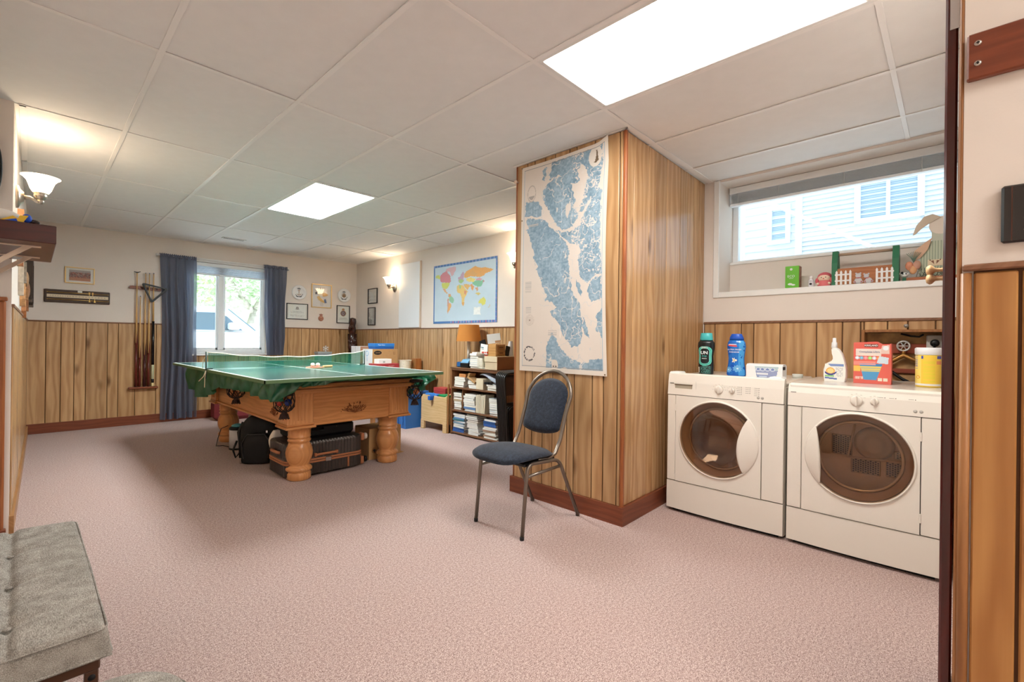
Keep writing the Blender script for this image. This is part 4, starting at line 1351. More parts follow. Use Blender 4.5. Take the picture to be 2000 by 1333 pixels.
# sea chart pinned to the pier
t = thing('sea_chart', 'tall creased sea chart of a blue island coast pinned to the panelled pier', 'map', (PX - 0.004, 1.96, 1.67))


def chcol(u, v):
    a = np.zeros((len(u), 3)); n = fbm(u * 4, v * 9, 4)
    a[:] = (226, 216, 206); a += ((n - 0.5) * 10)[:, None]
    du = (fbm(u * 30, v * 60, 51, 5) - 0.5) * 0.045; dv = (fbm(u * 30, v * 60, 63, 5) - 0.5) * 0.022
    tex = fbm(u * 60, v * 130, 15, 4); tex2 = fbm(u * 14, v * 28, 25, 4)
    for p in CHART_LAND:
        k = inpoly(u + du, v + dv, p)
        base = np.array((146, 172, 190)) + np.outer((tex - 0.5) * 70 + (tex2 - 0.5) * 45, (1, 0.85, 0.7))
        a[k] = base[k]
    fj = np.abs(fbm(u * 9, v * 18, 91, 3) - 0.5) < 0.014
    a[fj & (u > 0.25)] = (214, 212, 208)
    ner = (u > 0.62) & (v > 0.45) & (np.abs(fbm(u * 22, v * 46, 12, 3) - 0.5) < 0.03)
    a[ner] = (226, 218, 210)
    lk = (fbm(u * 7, v * 12, 44, 4) > 0.70) & (u > 0.55) & (v > 0.5)
    a[lk] = (222, 214, 206)
    for (x0, x1, y0, y1) in ((0.07, 0.15, 0.38, 0.435), (0.08, 0.15, 0.28, 0.31), (0.36, 0.46, 0.17, 0.20), (0.1, 0.22, 0.70, 0.71)):
        k = (u > x0) & (u < x1) & (v > y0) & (v < y1) & ((v * 160) % 1 < 0.5)
        a[k] = (196, 190, 184)
    d = np.hypot((u - 0.13) * 0.75, (v - 0.247) * 1.51); a[(d < 0.042) & (np.sin(d * 700) > 0.3)] = (204, 192, 182); a[d < 0.006] = (140, 120, 110)
    d = np.hypot((u - 0.128) * 0.75, (v - 0.085) * 1.51); a[(np.abs(d - 0.05) < 0.006) & (fbm(u * 80, v * 160, 5) > 0.42)] = (92, 88, 88)
    d = np.hypot((u - 0.13) * 0.75, (v - 0.862) * 1.51 * 0.66); a[(np.abs(d - 0.038) < 0.003)] = (196, 186, 178); a[(d < 0.03) & (v < 0.85)] = (176, 168, 162)
    d = np.hypot((u - 0.865) * 0.75, (v - 0.945) * 1.51 * 0.8); a[d < 0.052] = (226, 218, 208)
    a[inpoly(u, v, [(0.83, 0.925), (0.86, 0.925), (0.875, 0.95), (0.87, 0.972), (0.885, 0.972), (0.89, 0.95), (0.90, 0.926), (0.87, 0.918)])] = (112, 94, 74)
    d = np.hypot((u - 0.44) * 0.75, (v - 0.035) * 1.51 * 0.7); a[d < 0.028] = (222, 212, 200)
    a[inpoly(u, v, [(0.415, 0.030), (0.435, 0.020), (0.43, 0.034)]) | inpoly(u, v, [(0.465, 0.030), (0.445, 0.020), (0.45, 0.034)])] = (84, 70, 60)
    b = (u < 0.030) | (u > 0.965) | (v < 0.020) | (v > 0.988)
    a[b] = (230, 220, 208)
    ln = ((np.abs(u - 0.034) < 0.003) | (np.abs(u - 0.960) < 0.003)) & (v > 0.02) & (v < 0.985)
    a[ln] = (166, 190, 206)
    ln = ((np.abs(v - 0.024) < 0.0016) | (np.abs(v - 0.983) < 0.0016)) & (u > 0.03) & (u < 0.965)
    a[ln] = (150, 150, 150)
    return np.clip(a, 0, 255)


def chpos(u, v):
    curl = 0.022 * np.clip((v - 0.9) / 0.1, 0, 1) * np.clip((u - 0.85) / 0.15, 0, 1)
    sag = 0.005 * np.sin(u * 5 + 1) * np.sin(v * 4) + 0.004
    edge = 0.010 * np.clip((u - 0.9) / 0.1, 0, 1) * np.sin(PI * np.clip(v, 0, 1)) 
    w = 0.755 - 0.016 * np.sin(PI * v) * (u > 0.5)
    top = 0.755 + 0.02 * np.clip((u - 0.9) / 0.1, 0, 1) - 0.018 * (1 - np.abs(2 * u - 1)) * 0.4
    return (-sag - curl - edge, 0.378 - w * u, -0.752 + v * (top + 0.752))


print_sheet('chart_sheet', printed('print_matt'), 190, 380, chpos, chcol, t)
for y, z in ((0.372, 0.75), (0.095, 0.750), (-0.362, 0.748), (-0.365, -0.742), (0.366, 0.36)):
    q = M(); q.lathe([(0.005, -0.013), (0.005, -0.009), (0.001, -0.008), (0.001, 0.004)], (0, y, z), 8, 'X'); q.build('drawing_pin', pm('pin_metal', (140, 120, 90), 0.4, 0.6), t, local=True)
# white knob by the top edge of the pier
q = M(); q.lathe([(0.006, 0.0), (0.006, -0.018), (0.013, -0.024), (0.013, -0.034), (0.006, -0.040)], (PX - 0.001, 2.382, 2.33), 12, 'X')
solo(q, 'cord_hook', pm('hook_plastic', (216, 190, 170), 0.4), 'small pale knob hook high on the left edge of the pier', 'hook', (PX - 0.001, 2.382, 2.33))

# ================================================================== pool table and what is on it
OAKX = wood('golden_oak_x', (224, 160, 102), (190, 126, 74), 'X', 0.3, 0.03, 9, knots=False, fine=0.42)
OAKY = wood('golden_oak_y', (224, 160, 102), (190, 126, 74), 'Y', 0.3, 0.03, 9, knots=False, fine=0.42)
OAKZ = wood('golden_oak_z', (226, 164, 106), (194, 130, 78), 'Z', 0.28, 0.03, 9, knots=False, fine=0.42)
LEATHER = pm('pocket_leather', (52, 30, 22), 0.5)
TX0, TX1, TY0, TY1 = 1.37, 2.46, 3.69, 5.87
t = thing('pool_table', 'oak billiard table with turned legs under the green table tennis top', 'table', ((TX0 + TX1) / 2, (TY0 + TY1) / 2, 0))
for x in (1.51, 2.315):
    for y in (3.815, 5.745):
        q = M()
        q.lathe([(0.080, 0.0), (0.090, 0.008), (0.090, 0.052), (0.084, 0.060), (0.084, 0.066), (0.098, 0.078), (0.100, 0.090), (0.092, 0.102), (0.078, 0.112), (0.076, 0.122),
                 (0.090, 0.150), (0.100, 0.185), (0.103, 0.215), (0.099, 0.238), (0.098, 0.243), (0.099, 0.246), (0.090, 0.272), (0.080, 0.290), (0.076, 0.298), (0.082, 0.304), (0.088, 0.312),
                 (0.088, 0.322), (0.080, 0.328), (0.080, 0.334), (0.087, 0.340), (0.088, 0.348), (0.084, 0.352), (0.086, 0.380), (0.086, 0.402), (0.096, 0.410), (0.100, 0.420), (0.100, 0.432)], (x, y, 0), 36)
        q.build('leg', OAKZ, t)
BX0, BX1, BY0, BY1 = TX0 + .02, TX1 - .02, TY0 + .02, TY1 - .02
q = M(); q.box(TX0 + 0.2, TX1 - 0.2, BY0, BY0 + 0.03, 0.45, 0.708); q.build('apron', OAKX, t)
q = M(); q.box(TX0 + 0.2, TX1 - 0.2, BY1 - 0.03, BY1, 0.45, 0.708); q.build('apron', OAKX, t)
for a in (BX0, BX1 - 0.03):
    q = M(); q.box(a, a + 0.03, TY0 + 0.2, TY1 - 0.2, 0.45, 0.708); q.build('apron', OAKY, t)
for a, b, mt in ((TX0 + .19, TY0 + .008, OAKX), (TX0 + .19, TY1 - .03, OAKX)):
    q = M(); q.box(a, TX1 - .19, b, b + 0.022, 0.435, 0.462, 0.008); q.build('base_moulding', mt, t)
for a in (TX0 + .008, TX1 - .03):
    q = M(); q.box(a, a + 0.022, TY0 + .19, TY1 - .19, 0.435, 0.462, 0.008); q.build('base_moulding', OAKY, t)
for x in (TX0, TX1 - 0.2):
    for y in (TY0, TY1 - 0.2):
        q = M(); q.box(x, x + 0.2, y, y + 0.2, 0.445, 0.705, 0.006); c = q.build('corner_block', OAKZ, t)
        q = M(); q.box(x - 0.018, x + 0.218, y - 0.018, y + 0.218, 0.425, 0.445, 0.006); q.box(x - 0.008, x + 0.208, y - 0.008, y + 0.208, 0.445, 0.465, 0.009); q.build('plinth', OAKX, c)
        q = M()
        for k in range(4):
            q.box(x + 0.052 + 0.026 * k, x + 0.064 + 0.026 * k, y - 0.005, y + 0.004, 0.49, 0.68, 0.003)
            q.box(x - 0.005, x + 0.004, y + 0.052 + 0.026 * k, y + 0.064 + 0.026 * k, 0.49, 0.68, 0.003)
        q.build('flutes', OAKZ, c)


def carving(parent, cx, cz, plane, fixed, w, h, n, seed):
    """applied spray of carved leaves"""
    rg = random.Random(seed)
    q = M()
    for k in range(n):
        a = math.radians(12 + 156 * (k + 0.5) / n + rg.uniform(-6, 6))
        rr = rg.uniform(0.35, 1.0)
        px, pz = cx + w * rr * math.cos(a), cz - h * 0.35 + h * rr * math.sin(a)
        d = a + rg.uniform(-0.8, 0.8)
        s = rg.uniform(0.014, 0.024)
        pts = [(px, pz), (px + s * .5 * math.cos(d + .5), pz + s * .5 * math.sin(d + .5)), (px + s * math.cos(d), pz + s * math.sin(d)), (px + s * .5 * math.cos(d - .5), pz + s * .5 * math.sin(d - .5))]
        q.prism(pts, plane, fixed - 0.004, fixed + 0.002)
        if k % 3 == 0:
            mid = (cx, cz - h * 0.4)
            A, B = (mid, (px, pz))
            P = [(A[0], fixed - 0.002, A[1]), (B[0], fixed - 0.002, B[1])] if plane == 'Y' else [(fixed - 0.002, A[0], A[1]), (fixed - 0.002, B[0], B[1])]
            q.tube(P, 0.002, 5)
    q.build('carved_leaves', pm('carving_stain', (140, 82, 42), 0.5), parent)


carving(t, 1.93, 0.535, 'Y', BY0, 0.125, 0.075, 60, 4)
carving(t, 5.05, 0.565, 'X', BX0, 0.16, 0.075, 60, 5)
carving(t, 4.02, 0.52, 'X', BX0, 0.10, 0.06, 26, 6)
# rails
RX0, RX1, RY0, RY1 = TX0 - 0.075, TX1 + 0.075, TY0 - 0.075, TY1 + 0.075
prof = lambda s: [(0, 0.705), (s * 0.06, 0.705), (s * 0.078, 0.722), (s * 0.075, 0.738), (s * 0.055, 0.744), (s * 0.06, 0.756), (s * 0.05, 0.775), (-s * 0.07, 0.800), (-s * 0.07, 0.705)]
q = M(); q.prism([(TY0 - p, z) for p, z in prof(1)], 'X', TX0 + 0.02, TX1 - 0.02); q.build('rail', OAKX, t)
q = M(); q.prism([(TY1 + p, z) for p, z in prof(1)], 'X', TX0 + 0.02, TX1 - 0.02); q.build('rail', OAKX, t)
for s, xx in ((-1, TX0), (1, TX1)):
    for ya, yb in ((TY0 + 0.02, 4.68), (4.88, TY1 - 0.02)):
        q = M(); q.prism([(xx + p, z) for p, z in prof(s)], 'Y', ya, yb); q.build('rail', OAKY, t)
q = M(); q.box(TX0, TX1, TY0, TY1, 0.708, 0.78); q.build('bed', pm('table_felt', (28, 96, 64), 0.95), t)


def pocket(px, py, dx, dy, balls):
    """leather-trimmed net pocket hanging outside the rail"""
    c = (px + dx * 0.028, py + dy * 0.028)
    q = M(); q.tube([(c[0] + 0.066 * math.cos(a), c[1] + 0.066 * math.sin(a), 0.752) for a in [k * PI / 9 for k in range(18)]], [0.013] * 18, 8, closed=True)
    q.box(c[0] - 0.05, c[0] + 0.05, c[1] - 0.05, c[1] + 0.05, 0.70, 0.708, 0.002)
    p = q.build('pocket', LEATHER, t)
    q = M()
    prof = [(0.066, 0.745), (0.070, 0.70), (0.074, 0.655), (0.070, 0.615), (0.05, 0.590), (0.028, 0.578)]
    for sgn in (1, -1):
        for k in range(9):
            pts = [(c[0] + r * math.cos(2 * PI * k / 9 + sgn * 0.30 * i), c[1] + r * math.sin(2 * PI * k / 9 + sgn * 0.30 * i), z) for i, (r, z) in enumerate(prof)]
            q.tube(pts, 0.0034, 5)
    q.build('net', pm('pocket_cord', (34, 24, 22), 0.7), p)
    q = M(); q.lathe([(0.026, 0.582), (0.020, 0.572), (0.024, 0.558), (0.034, 0.528), (0.0, 0.526)][::-1], (c[0], c[1], 0), 14)
    for k in range(12):
        a = k * PI / 6
        q.tube([(c[0] + 0.024 * math.cos(a), c[1] + 0.024 * math.sin(a), 0.56), (c[0] + 0.036 * math.cos(a), c[1] + 0.036 * math.sin(a), 0.522)], 0.004, 5)
    q.build('tassel', LEATHER, p)
    for k, (bx, by, bz, colr, lab) in enumerate(balls):
        b = M(); b.ball((c[0] + bx, c[1] + by, bz), 0.028)
        solo(b, 'billiard_ball', pm('ball_%s' % lab.split()[0], colr, 0.12, coat=0.6), lab, 'ball', (c[0] + bx, c[1] + by, bz - 0.028), 'billiard balls in the net pockets')


pocket(TX0 - 0.02, TY0 - 0.02, -0.7, -0.7, [(-0.034, 0.014, 0.650, (176, 40, 34), 'red billiard ball in the near left net pocket'), (0.014, -0.034, 0.650, (30, 50, 120), 'blue billiard ball in the near left net pocket'), (0.020, 0.026, 0.650, (196, 120, 40), 'amber billiard ball at the back of the near left net pocket')])
pocket(TX1 + 0.02, TY0 - 0.02, 0.7, -0.7, [(-0.010, -0.034, 0.650, (224, 132, 84), 'orange billiard ball in the near right net pocket'), (-0.026, 0.028, 0.648, (40, 100, 80), 'green billiard ball in the near right net pocket'), (0.030, 0.010, 0.652, (150, 34, 40), 'crimson billiard ball in the near right net pocket')])
pocket(TX0 - 0.035, 4.78, -0.7, 0, [])
pocket(TX0 - 0.02, TY1 + 0.02, -0.7, 0.7, [])

# fitted green cover hanging below the tennis top
CX0, CX1, CY0, CY1 = TX0 - 0.125, TX1 + 0.125, TY0 - 0.125, TY1 + 0.22
per = []
def add_side(a, b, n):
    for k in range(n):
        per.append((a[0] + (b[0] - a[0]) * k / n, a[1] + (b[1] - a[1]) * k / n))
add_side((CX0, CY1), (CX0, CY0), 150)      # left side, far to near
add_side((CX0, CY0), (CX1, CY0), 80)       # near side
add_side((CX1, CY0), (CX1, CY1), 150)
add_side((CX1, CY1), (CX0, CY1), 80)
knL = [(6.09, .56), (5.95, .53), (5.75, .50), (5.5, .54), (5.3, .60), (5.16, .655), (4.8, .665), (4.45, .672), (4.06, .67), (3.85, .665), (3.70, .66), (3.565, .675)]
knN = [(1.245, .675), (1.30, .690), (1.40, .735), (1.50, .772), (1.9, .792), (2.3, .797), (2.50, .79), (2.56, .76), (2.585, .70)]


def hang(x, y):
    if abs(x - CX0) < 1e-6:
        k = sorted(knL); return float(np.interp(y, [a for a, _ in k], [b for _, b in k]))
    if abs(y - CY0) < 1e-6:
        return float(np.interp(x, [a for a, _ in knN], [b for _, b in knN]))
    if abs(x - CX1) < 1e-6:
        return 0.68 + 0.03 * math.sin(y * 5)
    return 0.56 + 0.05 * math.sin(x * 7)


N_ = len(per)
rg = random.Random(3)
def cov(u, v):
    i = int(round(u * N_)) % N_
    x, y = per[i]
    zb = hang(x, y)
    z = 0.832 + (zb - 0.832) * v
    s = i * 0.028
    nx = -1 if abs(x - CX0) < 1e-6 else (1 if abs(x - CX1) < 1e-6 else 0)
    ny = -1 if abs(y - CY0) < 1e-6 else (1 if abs(y - CY1) < 1e-6 else 0)
    cd = min(math.hypot(x - a, y - b) for a in (CX0, CX1) for b in (CY0, CY1))
    rip = 0.024 * math.sin(s * 13 + 2.5 * v) + 0.016 * math.sin(s * 29 + 5 * v + 1) + 0.008 * math.sin(s * 51 + 2 * v)
    if cd < 0.35: rip *= 1.9
    off = (0.012 * math.sin(PI * v) + rip * v) - 0.03 * v * v
    z += 0.006 * math.sin(s * 9) * v
    rd = -0.030 * math.exp(-(cd / 0.13) ** 2)
    if nx < 0:
        off += 0.045 * math.exp(-((y - 4.78) / 0.11) ** 2)
    x2, y2 = x + nx * off, y + ny * off
    if cd < 0.4:
        x2 += -rd * math.copysign(1, x - (CX0 + CX1) / 2) 
        y2 += -rd * math.copysign(1, y - (CY0 + CY1) / 2)
    return (x2, y2, z)
q = M(); q.surf(N_, 12, cov, True, True)
cover = thing('table_cover', 'crumpled dark green fitted cover hanging round the billiard table rails', 'cover', ((CX0 + CX1) / 2, (CY0 + CY1) / 2, 0.56))
q.build('skirt', sheer('cover_green', (14, 112, 72), 0.22, satin=0.10), cover)
q = M(); q.box(CX0 + 0.05, CX1 - 0.05, CY0 + 0.05, CY1 - 0.05, 0.812, 0.832, 0.004); q.build('top_sheet', pm('cover_top_green', (14, 100, 64), 0.8), cover)

# table tennis top in two halves
TTG = pm('tennis_green', (52, 100, 92), 0.22, spec=0.7, var=0.05, vscale=5)
AX0, AX1, AY0, AY1, AZ = 1.055, 2.505, 3.235, 6.035, 0.858
t = thing('table_tennis_top', 'dark green table tennis top with white lines laid over the billiard table', 'table top', ((AX0 + AX1) / 2, (AY0 + AY1) / 2, 0.834))
ym = (AY0 + AY1) / 2
q = M(); q.box(AX0, AX1, AY0, ym - 0.001, AZ - 0.024, AZ, 0.002); q.build('half_top', TTG, t)
q = M(); q.box(AX0, AX1, ym + 0.001, AY1, AZ - 0.024, AZ, 0.002); q.build('half_top', TTG, t)
LINE = pm('court_line', (222, 228, 224), 0.5)
mx = (AX0 + AX1) / 2
for b in ((AX0, AX0 + 0.02, AY0, AY1), (AX1 - 0.02, AX1, AY0, AY1), (AX0 + .02, AX1 - .02, AY0, AY0 + 0.02), (AX0 + .02, AX1 - .02, AY1 - 0.02, AY1), (mx - 0.005, mx + 0.005, AY0 + .02, AY1 - .02)):
    q = M(); q.box(b[0], b[1], b[2], b[3], AZ - 0.001, AZ + 0.0006); q.build('court_line', LINE, t)
q = M(); q.box(AX0 - 0.003, AX0 + 0.004, AY0 - 0.003, AY1, AZ - 0.023, AZ - 0.001); q.box(AX0 - 0.003, AX1 + 0.003, AY0 - 0.003, AY0 + 0.004, AZ - 0.023, AZ - 0.001)
q.build('edge_band', pm('edge_green', (92, 122, 84), 0.6), t)

# net: posts, mesh, tape
t = thing('tennis_net', 'sagging green table tennis net with white tape and cords', 'net', (mx, ym, AZ))
for x in (AX0 - 0.012, AX1 + 0.012):
    q = M(); q.tube([(x, ym, AZ - 0.08), (x, ym, AZ + 0.152)], 0.006, 8)
    q.box(min(x, x + (0.05 if x < mx else -0.05)), max(x, x + (0.05 if x < mx else -0.05)), ym - 0.015, ym + 0.015, AZ + 0.0008, AZ + 0.012, 0.003)
    q.build('post', pm('net_post', (48, 70, 66), 0.5), t)
nt_top = lambda x: AZ + 0.150 - 0.052 * math.sin(PI * (x - AX0) / (AX1 - AX0)) ** 0.8 + 0.004 * math.sin(x * 23)
q = M(); q.surf(90, 8, lambda u, v: (AX0 + 0.002 + (AX1 - AX0 - 0.004) * u, ym + 0.010 * math.sin(u * 17) * math.sin(3 * v), (AZ + 0.008) * (1 - v) + nt_top(AX0 + (AX1 - AX0) * u) * v))
q.build('mesh', sheer('net_mesh_green', (40, 150, 120), 0.5, 0.42), t)
q = M()
for k in range(80):
    x = AX0 + 0.01 + (AX1 - AX0 - 0.02) * k / 79
    q.tube([(x, ym, AZ + 0.008), (x, ym, nt_top(x))], 0.0006, 4, caps=False)
for k in range(7):
    q.tube([(AX0 + (AX1 - AX0) * i / 20, ym, (AZ + 0.008) * (1 - k / 7) + nt_top(AX0 + (AX1 - AX0) * i / 20) * k / 7) for i in range(21)], 0.0006, 4, caps=False)
o = q.build('net_threads', pm('thread_green', (30, 120, 92), 0.8), t); o['kind'] = 'stuff'
q = M(); q.tube([(AX0 + (AX1 - AX0) * i / 40, ym, nt_top(AX0 + (AX1 - AX0) * i / 40)) for i in range(41)], 0.0055, 6); q.build('tape', pm('net_tape', (226, 222, 204), 0.7), t)
q = M()
q.tube([(AX0 - 0.012, ym, AZ + 0.12), (AX0 - 0.02, ym + 0.06, AZ + 0.08), (AX0 - 0.01, ym + 0.12, AZ + 0.006)], 0.003, 6)
q.tube([(AX0 - 0.014, ym - 0.004, AZ - 0.01), (AX0 - 0.03, ym, AZ - 0.06), (AX0 - 0.06, ym + 0.02, AZ - 0.10)], 0.0035, 6)
q.tube([(AX0 - 0.014, ym - 0.004, AZ - 0.01), (AX0 - 0.024, ym - 0.02, AZ - 0.07), (AX0 - 0.03, ym - 0.04, AZ - 0.15)], 0.0035, 6)
q.build('cord', pm('cord_cream', (222, 212, 190), 0.8), t)

# bat and balls
t = thing('tennis_bat', 'table tennis bat with a pinkish face lying on the green top', 'bat', (1.86, 4.36, AZ + 0.0008), 0.15)
ol = [(0.078 * math.cos(a), 0.082 * math.sin(a)) for a in [k * PI / 16 for k in range(32)]]
q = M(); q.prism(ol, 'Z', 0.0, 0.006); q.prism([(0.06, -0.03), (0.095, -0.013), (0.095, 0.013), (0.06, 0.03)], 'Z', 0.0, 0.006); q.build('blade', pm('bat_ply', (214, 180, 132), 0.5), t, local=True)
q = M(); q.prism([(x * .98, y * .98) for x, y in ol if x < 0.062], 'Z', 0.006, 0.0085); q.build('rubber', pm('bat_rubber', (206, 120, 100), 0.6), t, local=True)
q = M(); q.box(0.085, 0.185, -0.013, 0.013, 0.0, 0.020, 0.006); q.build('handle', pm('bat_handle', (216, 176, 118), 0.5), t, local=True)
for i, (x, y) in enumerate(((1.835, 4.35), (1.878, 4.335))):
    q = M(); q.ball((x, y, AZ + 0.0095 + 0.02), 0.02)
    solo(q, 'tennis_ball', pm('celluloid_white', (244, 240, 228), 0.4), ('left' if i == 0 else 'right') + ' one of two white table tennis balls resting on the bat', 'ball', (x, y, AZ + 0.0095), 'table tennis balls on the bat')

# ================================================================== under the table
SUIT = pm('suitcase_shell', (78, 72, 68), 0.28, 0.6, spec=0.5)
TAN = pm('suitcase_tan', (176, 112, 76), 0.5)
t = thing('suitcase', 'ribbed dark grey hard suitcase with tan trim lying under the billiard table', 'suitcase', (1.74, 4.0, 0))
def ribbed(z0, z1, parent):
    q = M()
    # rounded-rectangle outline with vertical ribs
    ol = []
    base = rrect(0.66, 0.44, 0.08, 8)
    pts = []
    for i in range(len(base)):
        a, b = base[i], base[(i + 1) % len(base)]
        d = math.hypot(b[0] - a[0], b[1] - a[1]); n = max(1, int(d / 0.0055))
        for k in range(n):
            pts.append((a[0] + (b[0] - a[0]) * k / n, a[1] + (b[1] - a[1]) * k / n))
    n = len(pts)
    vs = []
    lev = [(0.0, 0.93), (0.02, 0.985), (0.03, 1.0), (0.92, 1.0), (1.0, 1.0)] if z1 < z0 else [(0.0, 0.93), (0.06, 0.98), (0.14, 1.0), (0.9, 1.0), (1.0, 1.0)]
    for li, (h, s) in enumerate(lev):
        for i, (x, y) in enumerate(pts):
            r = math.hypot(x, y)
            rib = 0.008 * (0.5 + 0.5 * math.sin(i * 2 * PI / 5)) if 0 < li < 4 else 0
            vs.append((1.735 + x * s * (1 - rib / r), 4.01 + y * s * (1 - rib / r), z1 + (z0 - z1) * h if z1 > z0 else z1 + (z0 - z1) * h))
    fs = []
    for j in range(len(lev) - 1):
        for i in range(n):
            fs.append((j * n + i, j * n + (i + 1) % n, (j + 1) * n + (i + 1) % n, (j + 1) * n + i))
    q.add(vs, fs); q.add(vs[:n], [list(range(n))])
    q.build('shell', SUIT, parent)
ribbed(0.148, 0.29, t)
ribbed(0.118, 0.02, t)
q = M(); q.prism([(1.735 + x, 4.01 + y) for x, y in rrect(0.668, 0.448, 0.082, 8)], 'Z', 0.136, 0.150); q.prism([(1.735 + x, 4.01 + y) for x, y in rrect(0.668, 0.448, 0.082, 8)], 'Z', 0.116, 0.130); q.build('trim_band', TAN, t)
q = M(); q.prism([(1.735 + x, 4.01 + y) for x, y in rrect(0.655, 0.435, 0.08, 8)], 'Z', 0.128, 0.138); q.build('zip', BLACK, t)
q = M(); q.box(1.62, 1.82, 3.766, 3.788, 0.170, 0.188, 0.007); q.box(1.62, 1.64, 3.77, 3.80, 0.165, 0.193, 0.004); q.box(1.80, 1.82, 3.77, 3.80, 0.165, 0.193, 0.004); q.build('handle', TAN, t)
q = M(); q.box(1.715, 1.765, 3.774, 3.792, 0.108, 0.150, 0.006); q.build('lock', CHROME, t)
q = M(); q.box(1.91, 1.925, 3.782, 3.792, 0.03, 0.118, 0.002); q.build('strap_trim', TAN, t)
for z, nm in ((0.262, 'upper'), (0.055, 'lower')):
    for y in (3.85, 4.17):
        q = M(); q.box(2.055, 2.085, y - 0.03, y + 0.03, z - 0.035, z + 0.03, 0.006); c = q.build('wheel_mount', TAN, t)
        q = M(); q.lathe([(0.008, 0), (0.026, 0.002), (0.028, 0.010), (0.026, 0.022), (0.008, 0.024)], (2.088, y - 0.012, z), 18, 'X'); q.build('wheel', pm('wheel_pale', (206, 198, 188), 0.4) if z > 0.2 else BLACK, c)
q = M(); q.tube([(1.405, 3.93, 0.205), (1.385, 3.94, 0.21), (1.385, 4.07, 0.21), (1.405, 4.08, 0.205)], 0.012, 8); q.build('side_handle', TAN, t)

t = thing('black_case', 'black soft case lying on the ribbed suitcase under the table', 'bag', (1.78, 4.06, 0.292))
q = M(); q.box(1.49, 2.03, 3.90, 4.24, 0.292, 0.405, 0.025); q.build('body', pm('black_nylon', (12, 12, 14), 0.7, bump=0.1, bscale=200), t)
q = M(); q.tube([(1.62, 3.9, 0.37), (1.62, 3.882, 0.36), (1.74, 3.882, 0.36), (1.74, 3.9, 0.37)], 0.008, 8); q.build('handle', BLACK, t)
q = M(); q.ball((1.86, 3.898, 0.372), 0.006); q.build('stud', CHROME, t)

NYL = pm('backpack_nylon', (14, 14, 16), 0.65, bump=0.15, bscale=120)
t = thing('backpack', 'black backpack standing upright under the left side of the billiard table', 'backpack', (1.475, 4.60, 0), math.radians(-34))
def bpk(w, d, h, y0, z0, r=0.06):
    q = M()
    def f(u, v):
        a = 2 * PI * u
        s = (0.92 + 0.08 * math.sin(PI * min(1, v * 1.2))) * (1 if v < 0.72 else math.sqrt(max(0.0, 1 - ((v - 0.72) / 0.28) ** 2)) * 0.9 + 0.1 * (v < 1))
        if v > 0.995: s = 0.02
        if v < 0.02: s *= 0.93
        ca, sa = math.cos(a), math.sin(a)
        k = 1 / (abs(ca) ** 5 + abs(sa) ** 5) ** 0.2
        return (w / 2 * ca * k * s, y0 + d / 2 * sa * k * (0.9 * s + 0.1), z0 + h * v)
    q.surf(44, 26, f, True, True)
    return q
bpk(0.32, 0.17, 0.44, 0.0, 0.0).build('body', NYL, t, local=True)
bpk(0.25, 0.09, 0.27, -0.10, 0.015).build('front_pocket', NYL, t, local=True)
q = M(); q.tube([(-0.10, -0.145, 0.06), (-0.115, -0.14, 0.20), (-0.07, -0.145, 0.275), (0.07, -0.145, 0.275), (0.115, -0.14, 0.20), (0.10, -0.145, 0.06)], 0.004, 6); q.build('zip', pm('zip_grey', (60, 60, 62), 0.4), t, local=True)
for s in (-1, 1):
    q = M(); q.tube([(s * 0.155, 0.02, 0.36), (s * 0.185, 0.0, 0.27), (s * 0.175, 0.0, 0.16), (s * 0.165, -0.02, 0.04)], [0.014, 0.016, 0.012, 0.010], 6); q.build('side_strap', BLACK, t, local=True)
q = M(); q.tube([(-0.19, -0.03, 0.20), (-0.215, -0.05, 0.12), (-0.19, -0.06, 0.055), (-0.16, -0.04, 0.10)], 0.009, 6); q.build('loop_strap', BLACK, t, local=True)
q = M(); q.tube([(-0.04, 0.05, 0.41), (-0.03, 0.055, 0.45), (0.03, 0.055, 0.45), (0.04, 0.05, 0.41)], 0.008, 6); q.build('grab_handle', BLACK, t, local=True)
q = M(); q.box(-0.152, -0.135, -0.08, -0.06, 0.0, 0.05, 0.003); q.box(0.08, 0.10, -0.15, -0.14, 0.285, 0.31, 0.003); q.build('buckle', CHROME, t, local=True)
bagq = M()
def bagf(u, v):
    a = 2 * PI * u
    r = (0.018 + 0.055 * math.sin(PI * min(1, v * 0.86 + 0.06)) ** 0.8) * (1 + 0.08 * math.sin(5 * a + 3 * v))
    return (1.475 + r * math.cos(a) * 0.9, 4.20 + r * math.sin(a) * 0.6, 0.345 - 0.20 * v)
bagq.surf(28, 14, bagf, True, True)
solo(bagq, 'plastic_bag', pm('bag_white', (222, 214, 202), 0.5), 'crumpled whitish plastic bag between backpack and suitcase', 'bag', (1.475, 4.20, 0.145))
# paint tin with cable, clothes, red bag
t = thing('storage_tin', 'white round tin with black rim beside the backpack under the table', 'tin', (1.475, 5.28, 0))
q = M(); q.lathe([(0.078, 0.0), (0.08, 0.018)], (1.475, 5.28, 0), 28); q.build('base_rim', BLACK, t)
q = M(); q.lathe([(0.077, 0.018), (0.077, 0.20)], (1.475, 5.28, 0), 28); q.build('wall', pm('tin_white', (206, 208, 214), 0.4), t)
q = M(); q.lathe([(0.079, 0.20), (0.080, 0.215), (0.070, 0.225), (0.0, 0.225)], (1.475, 5.28, 0), 28); q.build('lid', BLACK, t)
q = M(); q.ball((1.475, 5.28, 0.235), 0.06, 1, 1, 0.35); q.build('cloth_wad', pm('teal_cloth', (96, 168, 178), 0.8, var=0.3, vscale=30), t)
q = M(); q.tube([(1.40, 5.34, 0.235), (1.36, 5.42, 0.20), (1.345, 5.47, 0.10), (1.34, 5.52, 0.006), (1.40, 5.50, 0.006), (1.43, 5.36, 0.006)], 0.004, 6)
